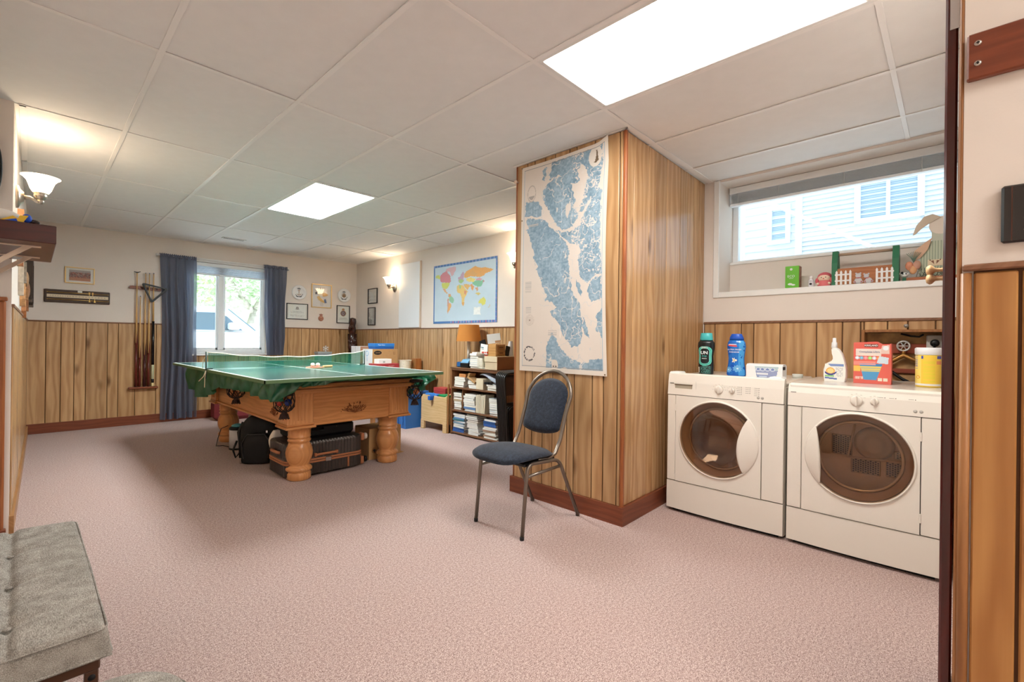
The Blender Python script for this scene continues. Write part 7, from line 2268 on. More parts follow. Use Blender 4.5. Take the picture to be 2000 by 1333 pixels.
for o in t.children: o.scale = (o.scale[0] * 1.15, o.scale[1] * 1.22, 1.0) if o.name[:9] != 'lettering' else (1.2, 1.05, 1); o.location.x *= 1.16
t = thing('pod_box', 'low white and violet laundry pod box on the washer', 'box', (3.36, 0.892, MT))
q = M(); q.prism([(-0.05, 0.0), (0.05, 0.0), (0.05, 0.078), (0.02, 0.09), (-0.035, 0.088), (-0.05, 0.075)], 'Y', -0.108, 0.108); q.build('carton', pm('pod_white', (236, 236, 238), 0.5), t, local=True)
def podc(u, v):
    a = np.full((len(u), 3), 236.0)
    k = (u > 0.24 + 0.06 * (1 - v)) & (u < 0.90 - 0.06 * (1 - v))
    n = fbm(u * 12, v * 6, 8)
    a[k] = (150, 160, 196)
    a[k & (v > 0.66)] = (178, 200, 206)
    for cx in (0.34, 0.46, 0.6, 0.74):
        d = np.hypot((u - cx) * 2.2, v - 0.74)
        a[k & (d < 0.16)] = (206, 214, 226); a[k & (d < 0.10)] = (120, 140, 190)
    a[k & (np.abs(v - 0.34) < 0.07) & (u > 0.30) & (u < 0.62)] = (226, 228, 232)
    a[k & (np.abs(v - 0.34) < 0.012) & (u > 0.30) & (u < 0.62)] = (120, 120, 150)
    a[k & (np.abs(v - 0.1) < 0.06) & (u > 0.36) & (u < 0.58)] = (196, 212, 232)
    return a
print_sheet('label', printed('print_gloss', 0.25, 0.3), 60, 26, lambda u, v: (-0.0506 + 0.0 * u, 0.106 - 0.212 * u, 0.001 + 0.073 * v), podc, t)
q = M(); q.box(-0.048, 0.0, -0.112, -0.108, 0.055, 0.075); q.build('torn_flap', pm('flap_shadow', (60, 56, 60), 0.8), t, local=True)
q = M(); q.lathe([(0.030, 0.0), (0.032, 0.022), (0.030, 0.024), (0.028, 0.004), (0.0, 0.004)], (3.52, 0.745, MT), 20); solo(q, 'dosing_cap', pm('clear_plastic', (222, 224, 216), 0.2), 'small clear dosing cap at the right rear of the washer', 'cap', (3.52, 0.745, MT))
q = M(); q.box(3.12, 3.22, 0.775, 0.835, MT, MT + 0.012, 0.005); solo(q, 'soap_bar', WHITE, 'flat white scraper lying on the front right of the washer', 'scraper', (3.17, 0.805, MT))

t = thing('spray_bottle', 'white angle-necked stain spray bottle on the dryer', 'bottle', (3.38, 0.515, MT))
side = [(0.058, 0.0), (0.062, 0.03), (0.062, 0.07), (0.052, 0.105), (0.020, 0.125), (0.012, 0.14), (0.013, 0.16), (0.018, 0.178), (0.020, 0.202), (-0.003, 0.206), (-0.020, 0.196), (-0.038, 0.165), (-0.050, 0.125), (-0.058, 0.08), (-0.058, 0.03), (-0.052, 0.0)]
def spr(u, v):
    i = u * len(side); a = int(i) % len(side)
    y, z = side[a]
    k = math.sin(PI * v)
    cy_, cz_ = 0.0, 0.08
    s = 0.90 + 0.10 * k
    return (-0.03 + 0.06 * v, cy_ + (y - cy_) * s, cz_ + (z - cz_) * s if z > 0.01 else z)
q = M(); q.surf(len(side), 7, spr, True, True)
q.add([spr(i / len(side), 0) for i in range(len(side))], [list(range(len(side)))]); q.add([spr(i / len(side), 1) for i in range(len(side))], [list(range(len(side)))])
q.build('body', pm('bottle_white', (240, 238, 232), 0.3), t, local=True)
q = M(); q.lathe([(0.011, 0.20), (0.016, 0.205), (0.014, 0.235), (0.010, 0.238), (0.009, 0.262), (0.0, 0.264)], (0, 0.008, 0), 16); q.build('nozzle', pm('nozzle_white', (230, 232, 234), 0.3), t, local=True)
def sprc(u, v):
    a = np.full((len(u), 3), 238.0); a[:, 2] = 232
    a[(v > 0.86) & (u > 0.3 - (v - 0.86))] = (120, 144, 196)
    d = np.hypot((u - 0.30) * 1.0, (v - 0.55) * 1.1)
    a[(d < 0.24)] = (232, 166, 70); a[(d < 0.18)] = (238, 214, 150)
    a[(np.abs(v - 0.42 - 0.4 * (u - 0.3) ** 2 * 4 + 0.1) < 0.06) & (u < 0.62)] = (64, 70, 140)
    a[(np.abs(v - 0.22) < 0.05) & (u < 0.5)] = (140, 200, 130)
    a[(np.abs(v - 0.08 + 0.1 * (u - 0.3)) < 0.05) & (u < 0.66)] = (96, 120, 180)
    ln = (u > 0.58) & (u < 0.94) & ((v * 20) % 1 < 0.4) & (v > 0.2) & (v < 0.8) & (vnoise(u * 40, np.floor(v * 20), 5) > 0.4)
    a[ln] = (176, 176, 182)
    return a
print_sheet('label', printed('print_gloss', 0.25, 0.3), 40, 40, lambda u, v: (-0.0306 + 0.0 * u, 0.050 - 0.094 * u, 0.012 + 0.094 * v), sprc, t)

t = thing('detergent_box', 'coral red dishwasher detergent box with a torn corner on the dryer', 'box', (3.375, 0.337, MT))
q = M(); q.prism([(0.086, 0.0), (0.086, 0.236), (-0.02, 0.243), (-0.05, 0.222), (-0.086, 0.232), (-0.086, 0.0)], 'X', -0.036, 0.036); q.build('carton', pm('carton_coral', (218, 100, 88), 0.5), t, local=True)
def redc(u, v):
    a = np.zeros((len(u), 3)); a[:] = (222, 104, 92)
    a[(v > 0.70) & (v < 0.88) & (u > 0.05) & (u < 0.74 + 0.1 * (v - 0.7))] = (228, 214, 206)
    for k, c in enumerate(((206, 220, 236), (120, 176, 206), (230, 140, 150), (150, 206, 120), (206, 208, 224), (232, 150, 96))):
        d = np.hypot(u - 0.10 - 0.115 * k, (v - 0.645) * 1.3)
        a[d < 0.055] = c; a[d < 0.03] = tuple(min(255, q + 30) for q in c)
    a[inpoly(u, v, [(0.62, 0.52), (0.92, 0.5), (0.94, 0.66), (0.70, 0.70)])] = (206, 222, 234)
    a[inpoly(u, v, [(0.76, 0.96), (0.96, 0.98), (0.96, 0.76), (0.72, 0.76)])] = (226, 196, 186)
    d = np.hypot(u - 0.86, (v - 0.90) * 1.3); a[d < 0.075] = (232, 236, 240)
    yb = (v > 0.30) & (v < 0.44) & (u < 0.18); a[yb] = (236, 196, 96)
    tr = inpoly(u, v, [(0.16, 0.50), (0.78, 0.50), (0.62, 0.09), (0.28, 0.09)])
    a[tr] = (84, 156, 206); a[tr & (v > 0.44)] = (60, 130, 190)
    yl = tr & (v > 0.30) & (v < 0.43) & ((v * 36) % 1 < 0.62); a[yl] = (226, 206, 110)
    a[inpoly(u, v, [(0.02, 0.16), (0.26, 0.16), (0.26, 0.10), (0.02, 0.10)]) & (np.sin(u * 160) > -0.2)] = (240, 226, 210)
    a[inpoly(u, v, [(0.66, 0.15), (0.92, 0.15), (0.92, 0.07), (0.66, 0.07)]) & (np.abs(u - 0.79) > 0.012)] = (236, 226, 206)
    a[(v > 0.455) & (v < 0.57) & (u < 0.6) & ((v * 60) % 1 < 0.35)] = (236, 160, 150)
    return a
print_sheet('label', printed('print_gloss', 0.25, 0.3), 70, 90, lambda u, v: (-0.0364 + 0.0 * u, 0.085 - 0.170 * u, 0.002 + 0.226 * v), redc, t)
q = M(); q.box(-0.0372, -0.0366, -0.027, 0.036, 0.211, 0.228); q.build('name_plate', pm('plate_brown', (110, 50, 40), 0.5), t, local=True)
text('lettering', 'KIRKLAND', 0.0125, WH, t, (-0.0376, 0.0045, 0.2195), FACE_MX, 0.0004, bold=0.0003)
text('lettering', 'Complete Ultra', 0.0165, pm('letter_slate', (130, 140, 170), 0.5), t, (-0.0374, 0.012, 0.183), FACE_MX, 0.0004, sx=0.9)
text('lettering', 'DISHWASHER', 0.0095, WH, t, (-0.0374, 0.058, 0.037), FACE_MX, 0.0004, sx=0.62)

t = thing('wipes_canister', 'yellow canister of wipes with a white lid on the dryer', 'canister', (3.36, 0.098, MT))
PC = [(0.052, 0.0), (0.053, 0.006), (0.053, 0.17), (0.050, 0.176)]
q = M(); q.lathe(PC, (0, 0, 0), 32); q.build('tub', pm('tub_yellow', (242, 208, 70), 0.35), t, local=True)
q = M(); q.lathe([(0.053, 0.172), (0.056, 0.176), (0.056, 0.206), (0.050, 0.212), (0.0, 0.212)], (0, 0, 0), 32); q.build('lid', pm('lid_white', (234, 236, 240), 0.35), t, local=True)
def yelc(u, v):
    a = np.zeros((len(u), 3)); a[:] = (244, 206, 76)
    a[(v > 0.90) & ((u < 0.36) | (u > 0.78))] = (70, 80, 170)
    a[u < 0.30] = (246, 222, 120)
    a[(u < 0.16) & (v > 0.55) & (np.sin(v * 90) > 0.3)] = (120, 130, 190)
    ln = (u > 0.36) & (u < 0.72) & ((v * 26) % 1 < 0.4) & (v < 0.82) & (v > 0.12); a[ln] = (228, 214, 60)
    d = np.hypot(u - 0.18, (v - 0.28) * 1.6); a[d < 0.09] = (236, 176, 70); a[d < 0.045] = (246, 226, 150)
    a[(v < 0.06)] = (236, 236, 232)
    a[(u > 0.76) & (v > 0.72) & (v < 0.84)] = (232, 150, 90)
    return a
curved(t, 'label', [(0.053, 0.0), (0.053, 0.2)], 1.0, 1.3, 0.008, 0.168, 60, 60, yelc)
q = M(); q.box(3.44, 3.52, 0.030, 0.075, MT, MT + 0.115, 0.012); solo(q, 'dryer_sheet_box', pm('lavender_box', (176, 184, 220), 0.5), 'lavender box half hidden behind the yellow canister', 'box', (3.48, 0.05, MT))

# ------------------------------------------------ valves, hoses and outlet in the wall niche
BR = pm('old_brass', (164, 120, 66), 0.4, 0.8)
t = thing('water_valve', 'brass water valve with a spoked hand wheel in the wall niche', 'valve', (3.93, 0.235, 0.98))
q = M(); q.tube([(3.93, 0.36, 0.985), (3.93, 0.30, 1.03), (3.93, 0.235, 1.075), (3.93, 0.18, 1.045), (3.93, 0.15, 1.03)], [0.012, 0.014, 0.017, 0.012, 0.012], 10); q.tube([(3.93, 0.235, 1.07), (3.93, 0.235, 1.115)], 0.010, 10); q.build('pipe', BR, t)
q = M(); q.tube([(3.925, 0.235 + 0.031 * math.cos(a), 1.135 + 0.031 * math.sin(a)) for a in [k * PI / 10 for k in range(20)]], 0.006, 6, closed=True)
for k in range(6):
    a = k * PI / 3
    q.tube([(3.925, 0.235, 1.135), (3.925, 0.235 + 0.031 * math.cos(a), 1.135 + 0.031 * math.sin(a))], 0.004, 5)
q.ball((3.922, 0.235, 1.135), 0.009); q.build('hand_wheel', pm('wheel_zinc', (206, 202, 198), 0.4, 0.5), t)
t = thing('water_valve', 'second brass valve at the left of the niche behind the red box', 'valve', (3.92, 0.36, 0.94))
q = M(); q.tube([(3.92, 0.40, 0.94), (3.92, 0.36, 0.99), (3.92, 0.33, 1.03)], 0.016, 10); q.ball((3.92, 0.325, 1.045), 0.02); q.build('pipe', BR, t)
q = M(); q.tube([(3.93, 0.36, 1.0), (3.93, 0.30, 0.97), (3.925, 0.24, 0.92), (3.92, 0.18, 0.885), (3.92, 0.10, 0.882)], 0.010, 8); solo(q, 'water_hose', BLACK, 'black water hose slanting down across the wall niche', 'hose', (3.92, 0.24, 0.8765))
t = thing('power_outlet', 'grey outlet box with a plugged-in black cord at the right of the niche', 'outlet', (3.955, 0.085, 1.16))
q = M(); q.box(3.93, 3.98, 0.050, 0.125, 1.115, 1.205, 0.006); q.build('box', pm('outlet_grey', (196, 194, 188), 0.5), t)
q = M(); q.lathe([(0.024, 0.0), (0.020, -0.03), (0.012, -0.034), (0.0, -0.034)], (3.932, 0.085, 1.155), 16, 'X'); q.tube([(3.90, 0.085, 1.15), (3.885, 0.087, 1.10), (3.89, 0.09, 0.95), (3.9, 0.09, 0.882)], 0.007, 8); q.build('plug', BLACK, t)
q = M(); q.tube([(3.96, 0.14, 1.21), (3.95, 0.16, 1.195), (3.95, 0.20, 1.20), (3.955, 0.25, 1.215)], 0.006, 6); solo(q, 'cable_loop', BLACK, 'black cable looped along the top of the niche', 'cable', (3.95, 0.19, 1.195))
q = M(); q.box(3.955, 3.98, 0.04, 0.426, 1.085, 1.15, 0.004); q.box(3.96, 3.98, 0.04, 0.426, 0.955, 0.985, 0.004); solo(q, 'pipe_rail', pm('rail_oxide', (150, 74, 52), 0.7), 'red brown wooden cross rails at the back of the niche', 'rail', (3.97, 0.23, 0.955))
q = M(); q.lathe([(0.012, 0.0), (0.012, -0.006), (0.005, -0.01), (0.005, -0.018), (0.010, -0.022), (0.0, -0.026)], (XL - 0.010, 0.218, 1.263), 12, 'X'); solo(q, 'cabinet_knob', pm('knob_zinc', (190, 186, 178), 0.3, 0.4), 'small zinc knob on the panelling above the niche', 'knob', (XL - 0.01, 0.218, 1.263))

# ------------------------------------------------ window ledge ornaments
LZ = 1.551
t = thing('carton', 'bright green tea carton on the laundry window ledge', 'box', (3.93, 0.868, LZ))
q = M(); q.box(-0.035, 0.035, -0.045, 0.045, 0, 0.166, 0.002); q.build('carton', pm('eco_green', (104, 186, 52), 0.5), t, local=True)
q = M(); q.box(-0.034, 0.036, -0.0462, -0.045, 0.002, 0.164); q.build('side_photo', pm('side_picture', (150, 110, 86), 0.6, var=0.5, vscale=45), t, local=True)
text('lettering', 'ECO', 0.024, WH, t, (-0.0356, 0.006, 0.09), FACE_MX, 0.0004)
text('lettering', 'natural', 0.010, WH, t, (-0.0356, 0.006, 0.076), FACE_MX, 0.0004)
q = M(); q.ball((-0.0358, 0.012, 0.032), 0.013, 0.1, 1.2, 0.6); q.ball((-0.0358, -0.008, 0.026), 0.010, 0.1, 1.4, 0.6); q.ball((-0.0358, 0.006, 0.142), 0.009, 0.1, 1, 1); q.build('leaf_print', WH, t, local=True)
t = thing('dropper_bottle', 'tiny white bottle with a dark round mark on the laundry window ledge', 'bottle', (3.925, 0.752, LZ))
q = M(); q.lathe([(0.017, 0.0), (0.018, 0.004), (0.018, 0.052), (0.011, 0.062), (0.011, 0.066)], (0, 0, 0), 18); q.build('body', pm('bottle_pale', (226, 228, 232), 0.3), t, local=True)
q = M(); q.lathe([(0.012, 0.064), (0.012, 0.084), (0.0, 0.086)], (0, 0, 0), 16); q.build('cap', WHITE, t, local=True)
q = M(); q.lathe([(0.008, 0), (0.008, 0.0012), (0, 0.0012)], (-0.0187, 0, 0.026), 14, 'X'); q.box(-0.0188, -0.0178, -0.006, 0.006, 0.045, 0.048); q.build('round_mark', INK, t, local=True)
t = thing('doll_jar', 'pink doll-shaped jar with a smiling face on the laundry window ledge', 'jar', (3.93, 0.672, LZ))
q = M(); q.lathe([(0.040, 0.0), (0.043, 0.006), (0.040, 0.035), (0.034, 0.045)], (0, 0, 0), 24); q.build('body', pm('doll_pink', (222, 116, 120), 0.5), t, local=True)
q = M(); q.ball((0, 0, 0.064), 0.039, 0.95, 1.05, 0.85, 20, 12); q.build('head', pm('doll_skin', (240, 214, 190), 0.5), t, local=True)
q = M(); q.ball((0.008, 0, 0.070), 0.043, 0.95, 1.05, 0.86, 20, 12)
for s in (-1, 1):
    q.ball((-0.006, s * 0.043, 0.045), 0.014, 1, 0.9, 1.6)
q.build('hair', pm('doll_hair', (204, 92, 100), 0.6), t, local=True)
q = M()
for s in (-1, 1):
    q.ball((-0.0355, s * 0.013, 0.066), 0.0032)
q.build('eye', INK, t, local=True)
q = M(); q.ball((-0.037, 0, 0.057), 0.004, 1, 1.2, 0.8); q.build('mouth', pm('doll_mouth', (216, 60, 60), 0.5), t, local=True)
for s in (-1, 1):
    q = M(); q.ball((-0.034, s * 0.034, 0.022), 0.009); q.build('hand', pm('doll_skin', (240, 214, 190), 0.5), t, local=True)

# picket fence caddy
t = thing('trug_caddy', 'wooden trug with green ends, white picket fences and painted bears on the ledge', 'trug', (3.945, 0.445, LZ))
q = M(); q.box(-0.045, -0.037, -0.165, 0.165, 0.004, 0.118, 0.002); q.build('front_board', wood('trug_wood', (190, 122, 72), (150, 88, 46), 'Y', 0.5, 0.03, 10, knots=False), t, local=True)
q = M(); q.box(0.037, 0.045, -0.165, 0.165, 0.004, 0.118, 0.002); q.build('back_board', wood('trug_wood', (190, 122, 72), (150, 88, 46), 'Y'), t, local=True)
q = M(); q.box(-0.037, 0.037, -0.165, 0.165, 0.0, 0.008); q.build('bottom_board', wood('trug_wood', (190, 122, 72), (150, 88, 46), 'Y'), t, local=True)
GRN = pm('trug_green', (34, 110, 74), 0.5)
for y in (-0.172, 0.158):
    q = M(); q.prism([(-0.048, 0.0), (0.048, 0.0), (0.048, 0.16), (0.022, 0.245), (-0.022, 0.245), (-0.048, 0.16)], 'Y', y - 0.012, y + 0.022); q.build('end_board', GRN, t, local=True)
q = M(); q.tube([(0, -0.168, 0.222), (0, 0.166, 0.222)], 0.010, 10); q.build('handle', pm('trug_handle', (176, 150, 128), 0.5), t, local=True)
for side_ in (1, -1):
    for k in range(4):
        y = side_ * 0.150 - side_ * 0.026 * k
        q = M(); q.prism([(y - 0.006, 0.006), (y + 0.006, 0.006), (y + 0.006, 0.094), (y, 0.104), (y - 0.006, 0.094)], 'X', -0.052, -0.046); q.build('picket', WHITE, t, local=True)
    q = M(); yA, yB_ = sorted((side_ * 0.160, side_ * 0.066)); q.box(-0.049, -0.0455, yA, yB_, 0.028, 0.038); q.box(-0.049, -0.0455, yA, yB_, 0.070, 0.080); q.build('fence_rail', WHITE, t, local=True)
BEAR = pm('bear_grey', (196, 194, 196), 0.6)
for y, s in ((0.028, 1.0), (-0.028, 0.9)):
    q = M(); q.ball((-0.048, y, 0.026 * s), 0.022 * s, 0.25, 1.0, 1.0); q.ball((-0.049, y + (0.0 if s == 1 else 0.012), 0.060 * s), 0.017 * s, 0.25, 1, 1)
    for a in (-1, 1):
        q.ball((-0.049, y + a * 0.012 + (0 if s == 1 else 0.012), 0.076 * s), 0.0055, 0.3, 1, 1)
        q.ball((-0.051, y + a * 0.018, 0.018), 0.008, 0.3, 1, 1)
    q.build('painted_bear', BEAR, t, local=True)
    q = M(); q.box(-0.0545, -0.0525, y - 0.010 + (0 if s == 1 else 0.010), y + 0.010 + (0 if s == 1 else 0.010), 0.042 * s, 0.047 * s)
    for a in (-1, 1):
        q.ball((-0.054, y + a * 0.018, 0.018), 0.004, 0.3, 1, 1)
    q.build('bear_bow', pm('bear_red', (190, 80, 76), 0.6), t, local=True)
q = M(); q.box(-0.055, -0.045, -0.006, 0.006, 0.07, 0.07)
t = thing('cow_ornament', 'tiny green and white cow ornament at the right end of the trug', 'ornament', (3.945, 0.235, LZ))
q = M(); q.prism([(-0.012, 0.0), (0.012, 0.0), (0.009, 0.030), (-0.009, 0.030)], 'X', -0.012, 0.012); q.build('pot', GRN, t, local=True)
q = M(); q.ball((0, 0, 0.048), 0.019, 0.8, 1.1, 0.9); q.ball((-0.012, 0, 0.042), 0.009, 0.8, 1.2, 0.8)
for s in (-1, 1):
    q.ball((0, s * 0.022, 0.058), 0.006)
q.build('head', WHITE, t, local=True)
q = M()
for s in (-1, 1):
    q.ball((-0.015, s * 0.008, 0.054), 0.004)
q.ball((-0.004, 0.012, 0.062), 0.008); q.build('patch', INK, t, local=True)

# wooden rabbit
t = thing('rabbit_figure', 'flat wooden rabbit in a striped sage dress at the right of the ledge', 'ornament', (3.945, 0.088, LZ))
q = M(); q.box(-0.05, 0.05, -0.10, 0.115, 0.0, 0.018, 0.003); q.build('base_board', wood('rabbit_base', (178, 110, 70), (140, 80, 48), 'Y', 0.5, 0.02, 10, knots=False), t, local=True)
SAGE = NT('sage_stripes')
co = SAGE.n('TexCoord', out=3)
wv = SAGE.n('TexWave', {'wave_type': 'BANDS', 'bands_direction': 'Y'}, out=1, Vector=co, Scale=28.0)
SAGE = SAGE.done(SAGE.n('BsdfPrincipled', Base_Color=SAGE.ramp(wv, [(0.08, lin((128, 146, 128))), (0.16, lin((190, 198, 176)))]), Roughness=0.8))
dress = [(0.060, 0.018), (0.068, 0.06), (0.060, 0.11), (0.040, 0.16), (0.020, 0.19), (-0.06, 0.19), (-0.085, 0.14), (-0.095, 0.08), (-0.09, 0.018)]
q = M(); q.prism(dress, 'X', -0.008, 0.008); q.build('dress', SAGE, t, local=True)
RB = pm('rabbit_beige', (206, 192, 172), 0.7)
RBT = pm('rabbit_tan', (214, 178, 150), 0.7)
q = M(); q.prism([(0.014, 0.19), (0.016, 0.235), (-0.07, 0.235), (-0.07, 0.19)], 'X', -0.009, 0.009); q.build('collar', pm('collar_sage', (196, 200, 184), 0.7), t, local=True)
q = M(); q.prism([(-0.025 + 0.052 * math.cos(a), 0.262 + 0.042 * math.sin(a)) for a in [k * PI / 12 for k in range(24)]], 'X', -0.010, 0.010); q.build('head', pm('rabbit_face', (230, 218, 204), 0.7), t, local=True)
q = M(); q.prism([(-0.02, 0.300), (0.012, 0.318), (0.046, 0.310), (0.078, 0.270), (0.092, 0.226), (0.080, 0.230), (0.058, 0.252), (0.030, 0.272), (0.005, 0.286)], 'X', -0.020, -0.009); q.build('ear', RB, t, local=True)
q = M(); q.prism([(-0.045, 0.300), (-0.06, 0.322), (-0.095, 0.30), (-0.11, 0.24), (-0.09, 0.24), (-0.07, 0.27)], 'X', -0.020, -0.009); q.build('ear', RB, t, local=True)
q = M(); q.prism([(0.012, 0.205), (0.040, 0.185), (0.082, 0.150), (0.090, 0.125), (0.084, 0.098), (0.060, 0.112), (0.030, 0.150)], 'X', -0.022, -0.010); q.build('arm', RBT, t, local=True)
q = M(); q.box(-0.012, -0.009, -0.03, 0.03, 0.07, 0.10, 0.001); q.build('pocket', pm('pocket_cream', (226, 210, 180), 0.7), t, local=True)
q = M()
for s in (-1, 1):
    q.prism([(s * 0.004, 0.078), (s * 0.018, 0.094), (s * 0.006, 0.096)], 'X', -0.0135, -0.0118)
q.ball((-0.013, -0.020, 0.098), 0.003); q.ball((-0.013, 0.020, 0.098), 0.003); q.build('pocket_motif', pm('motif_brown', (130, 90, 70), 0.7), t, local=True)
for k, (y, z) in enumerate(((0.104, 0.076), (0.072, 0.078), (0.088, 0.056))):
    q = M(); q.ball((-0.034, y, z), 0.019, 0.8, 0.9, 1.15); q.build('hanging_egg', pm('egg_tan_%d' % k, [(206, 140, 110), (196, 150, 130), (210, 160, 116)][k], 0.5), t, local=True)
q = M()
for a in range(-4, 5):
    q.tube([(-0.032, 0.086, 0.092), (-0.034, 0.086 + 0.003 * a, 0.115), (-0.036, 0.086 + 0.0075 * a, 0.145 - 0.002 * abs(a))], 0.0015, 4)
q.build('green_sprig', pm('sprig_green', (84, 106, 92), 0.7), t, local=True)
q = M(); rr = random.Random(9)
for k in range(26):
    y = rr.uniform(-0.04, 0.09)
    q.tube([(-0.03 + rr.uniform(-.01, .01), y, 0.02), (-0.034, y + rr.uniform(-.03, .03), 0.018 + rr.uniform(0.015, 0.045))], 0.0016, 4)
q.build('moss', pm('moss_grey', (96, 98, 86), 0.9), t, local=True)

for o in t.children:
    o.scale = (1, 1.18, 1.32)
# ================================================================== beside the camera: board, sign
t = thing('coat_board', 'red brown wooden board with two pale screws high on the near right wall', 'board', (XN - 0.001, -0.11, 1.756))
q = M(); q.box(-0.019, -0.001, -0.30, 0.0945, -0.047, 0.051, 0.003); q.build('board', wood('cedar_board', (140, 74, 48), (104, 50, 34), 'Y', 0.4, 0.03, 9, knots=False), t, local=True)
for z in (-0.016, 0.027):
    q = M(); q.lathe([(0.0055, -0.0195), (0.006, -0.0205), (0.004, -0.0225), (0.0, -0.023)], (0, 0.078, z), 14, 'X'); s = q.build('screw', pm('screw_zinc', (196, 186, 176), 0.3, 0.6), t, local=True)
    q = M(); q.box(-0.0234, -0.0228, 0.075, 0.081, z - 0.001, z + 0.001); q.box(-0.0234, -0.0228, 0.077, 0.079, z - 0.003, z + 0.003); q.build('slot', INK, s, local=True)
t = thing('lacquer_plaque', 'black lacquer plaque with pale gold marks, cut off by the right picture edge', 'plaque', (XN - 0.001, -0.16, 1.411))
q = M(); q.box(-0.014, -0.001, -0.10, 0.0905, -0.060, 0.059, 0.004); q.build('board', pm('black_lacquer', (22, 14, 12), 0.2, spec=0.6), t, local=True)
q = M(); q.box(-0.016, -0.013, 0.0745, 0.0765, -0.056, 0.055); q.build('inner_edge', pm('lacquer_brown', (70, 34, 22), 0.3), t, local=True)
q = M()
for k in range(4):
    z = 0.036 - 0.024 * k
    q.box(-0.0165, -0.0135, 0.048, 0.0585, z - 0.002, z + 0.002, 0.001); q.box(-0.0165, -0.0135, 0.03, 0.046, z - 0.006, z - 0.003, 0.001)
q.build('gold_marks', pm('gold_marks', (206, 186, 130), 0.4, 0.5), t, local=True)

# ================================================================== left edge: shelf, plaques, bench
DKW = wood('shelf_mahogany', (84, 30, 22), (54, 18, 14), 'X', 0.3, 0.03, 9, knots=False)
t = thing('wall_shelf', 'dark mahogany wall shelf on pale brackets at the left edge', 'shelf', (-0.07, 3.4, 1.60))
SZ0, SZ1 = 1.558, 1.642
q = M(); q.box(-0.219, 0.078, 3.02, 3.80, SZ0, SZ1, 0.003); q.build('board', DKW, t)
BRK = pm('bracket_beige', (226, 204, 182), 0.5)
for y in (3.16, 3.60):
    q = M(); q.box(-0.215, 0.03, y - 0.012, y + 0.012, SZ0 - 0.006, SZ0 - 0.0005); q.box(-0.219, -0.213, y - 0.012, y + 0.012, SZ0 - 0.2, SZ0)
    q.prism([(-0.214, SZ0 - 0.19), (-0.214, SZ0 - 0.165), (-0.03, SZ0 - 0.006), (0.0, SZ0 - 0.006)], 'Y', y - 0.010, y + 0.010); q.build('bracket', BRK, t)
t = thing('toy_parrot', 'blue and yellow feathered toy bird lying on the dark wall shelf', 'toy', (-0.04, 3.1, SZ1))
q = M(); q.ball((-0.105, 3.12, SZ1 + 0.032), 0.055, 1.3, 0.8, 0.58); q.build('body', pm('bird_white', (226, 222, 214), 0.9), t)
q = M(); q.prism([(-0.10, SZ1 + 0.004), (-0.06, SZ1 + 0.028), (-0.035, SZ1 + 0.010), (-0.05, SZ1 + 0.002)], 'Y', 3.05, 3.06); q.prism([(-0.03, SZ1 + 0.002), (-0.012, SZ1 + 0.036), (-0.040, SZ1 + 0.032), (-0.05, SZ1 + 0.006)], 'Y', 3.048, 3.056); q.build('yellow_feather', pm('bird_yellow', (234, 190, 60), 0.7), t)
q = M(); q.ball((-0.018, 3.07, SZ1 + 0.026), 0.022, 0.8, 0.8, 0.9); q.prism([(-0.095, SZ1 + 0.001), (-0.05, SZ1 + 0.016), (-0.045, SZ1 + 0.001)], 'Y', 3.044, 3.05); q.build('blue_feather', pm('bird_blue', (34, 84, 200), 0.6), t)
q = M(); q.ball((0.004, 3.08, SZ1 + 0.015), 0.015, 1.4, 0.8, 0.7); q.prism([(0.0, SZ1 + 0.002), (0.02, SZ1 + 0.004), (0.014, SZ1 + 0.012)], 'Y', 3.07, 3.09); q.build('beak', pm('bird_black', (40, 26, 24), 0.5), t)

t = thing('oval_mirror', 'oval black-rimmed mirror at the left picture edge above the shelf', 'mirror', (-0.185, 3.848, 2.06))
pts = [(0.062 * math.cos(a), 0.20 * math.sin(a)) for a in [k * PI / 20 for k in range(40)]]
q = M(); q.tube([(x, -0.008, z) for x, z in pts], 0.006, 8, closed=True); q.build('rim', BLACK, t, local=True)
q = M(); q.prism([(x * .97, z * .98) for x, z in pts], 'Y', -0.006, -0.001); q.build('glass', pm('mirror_silver', (200, 200, 200), 0.08, 0.9), t, local=True)

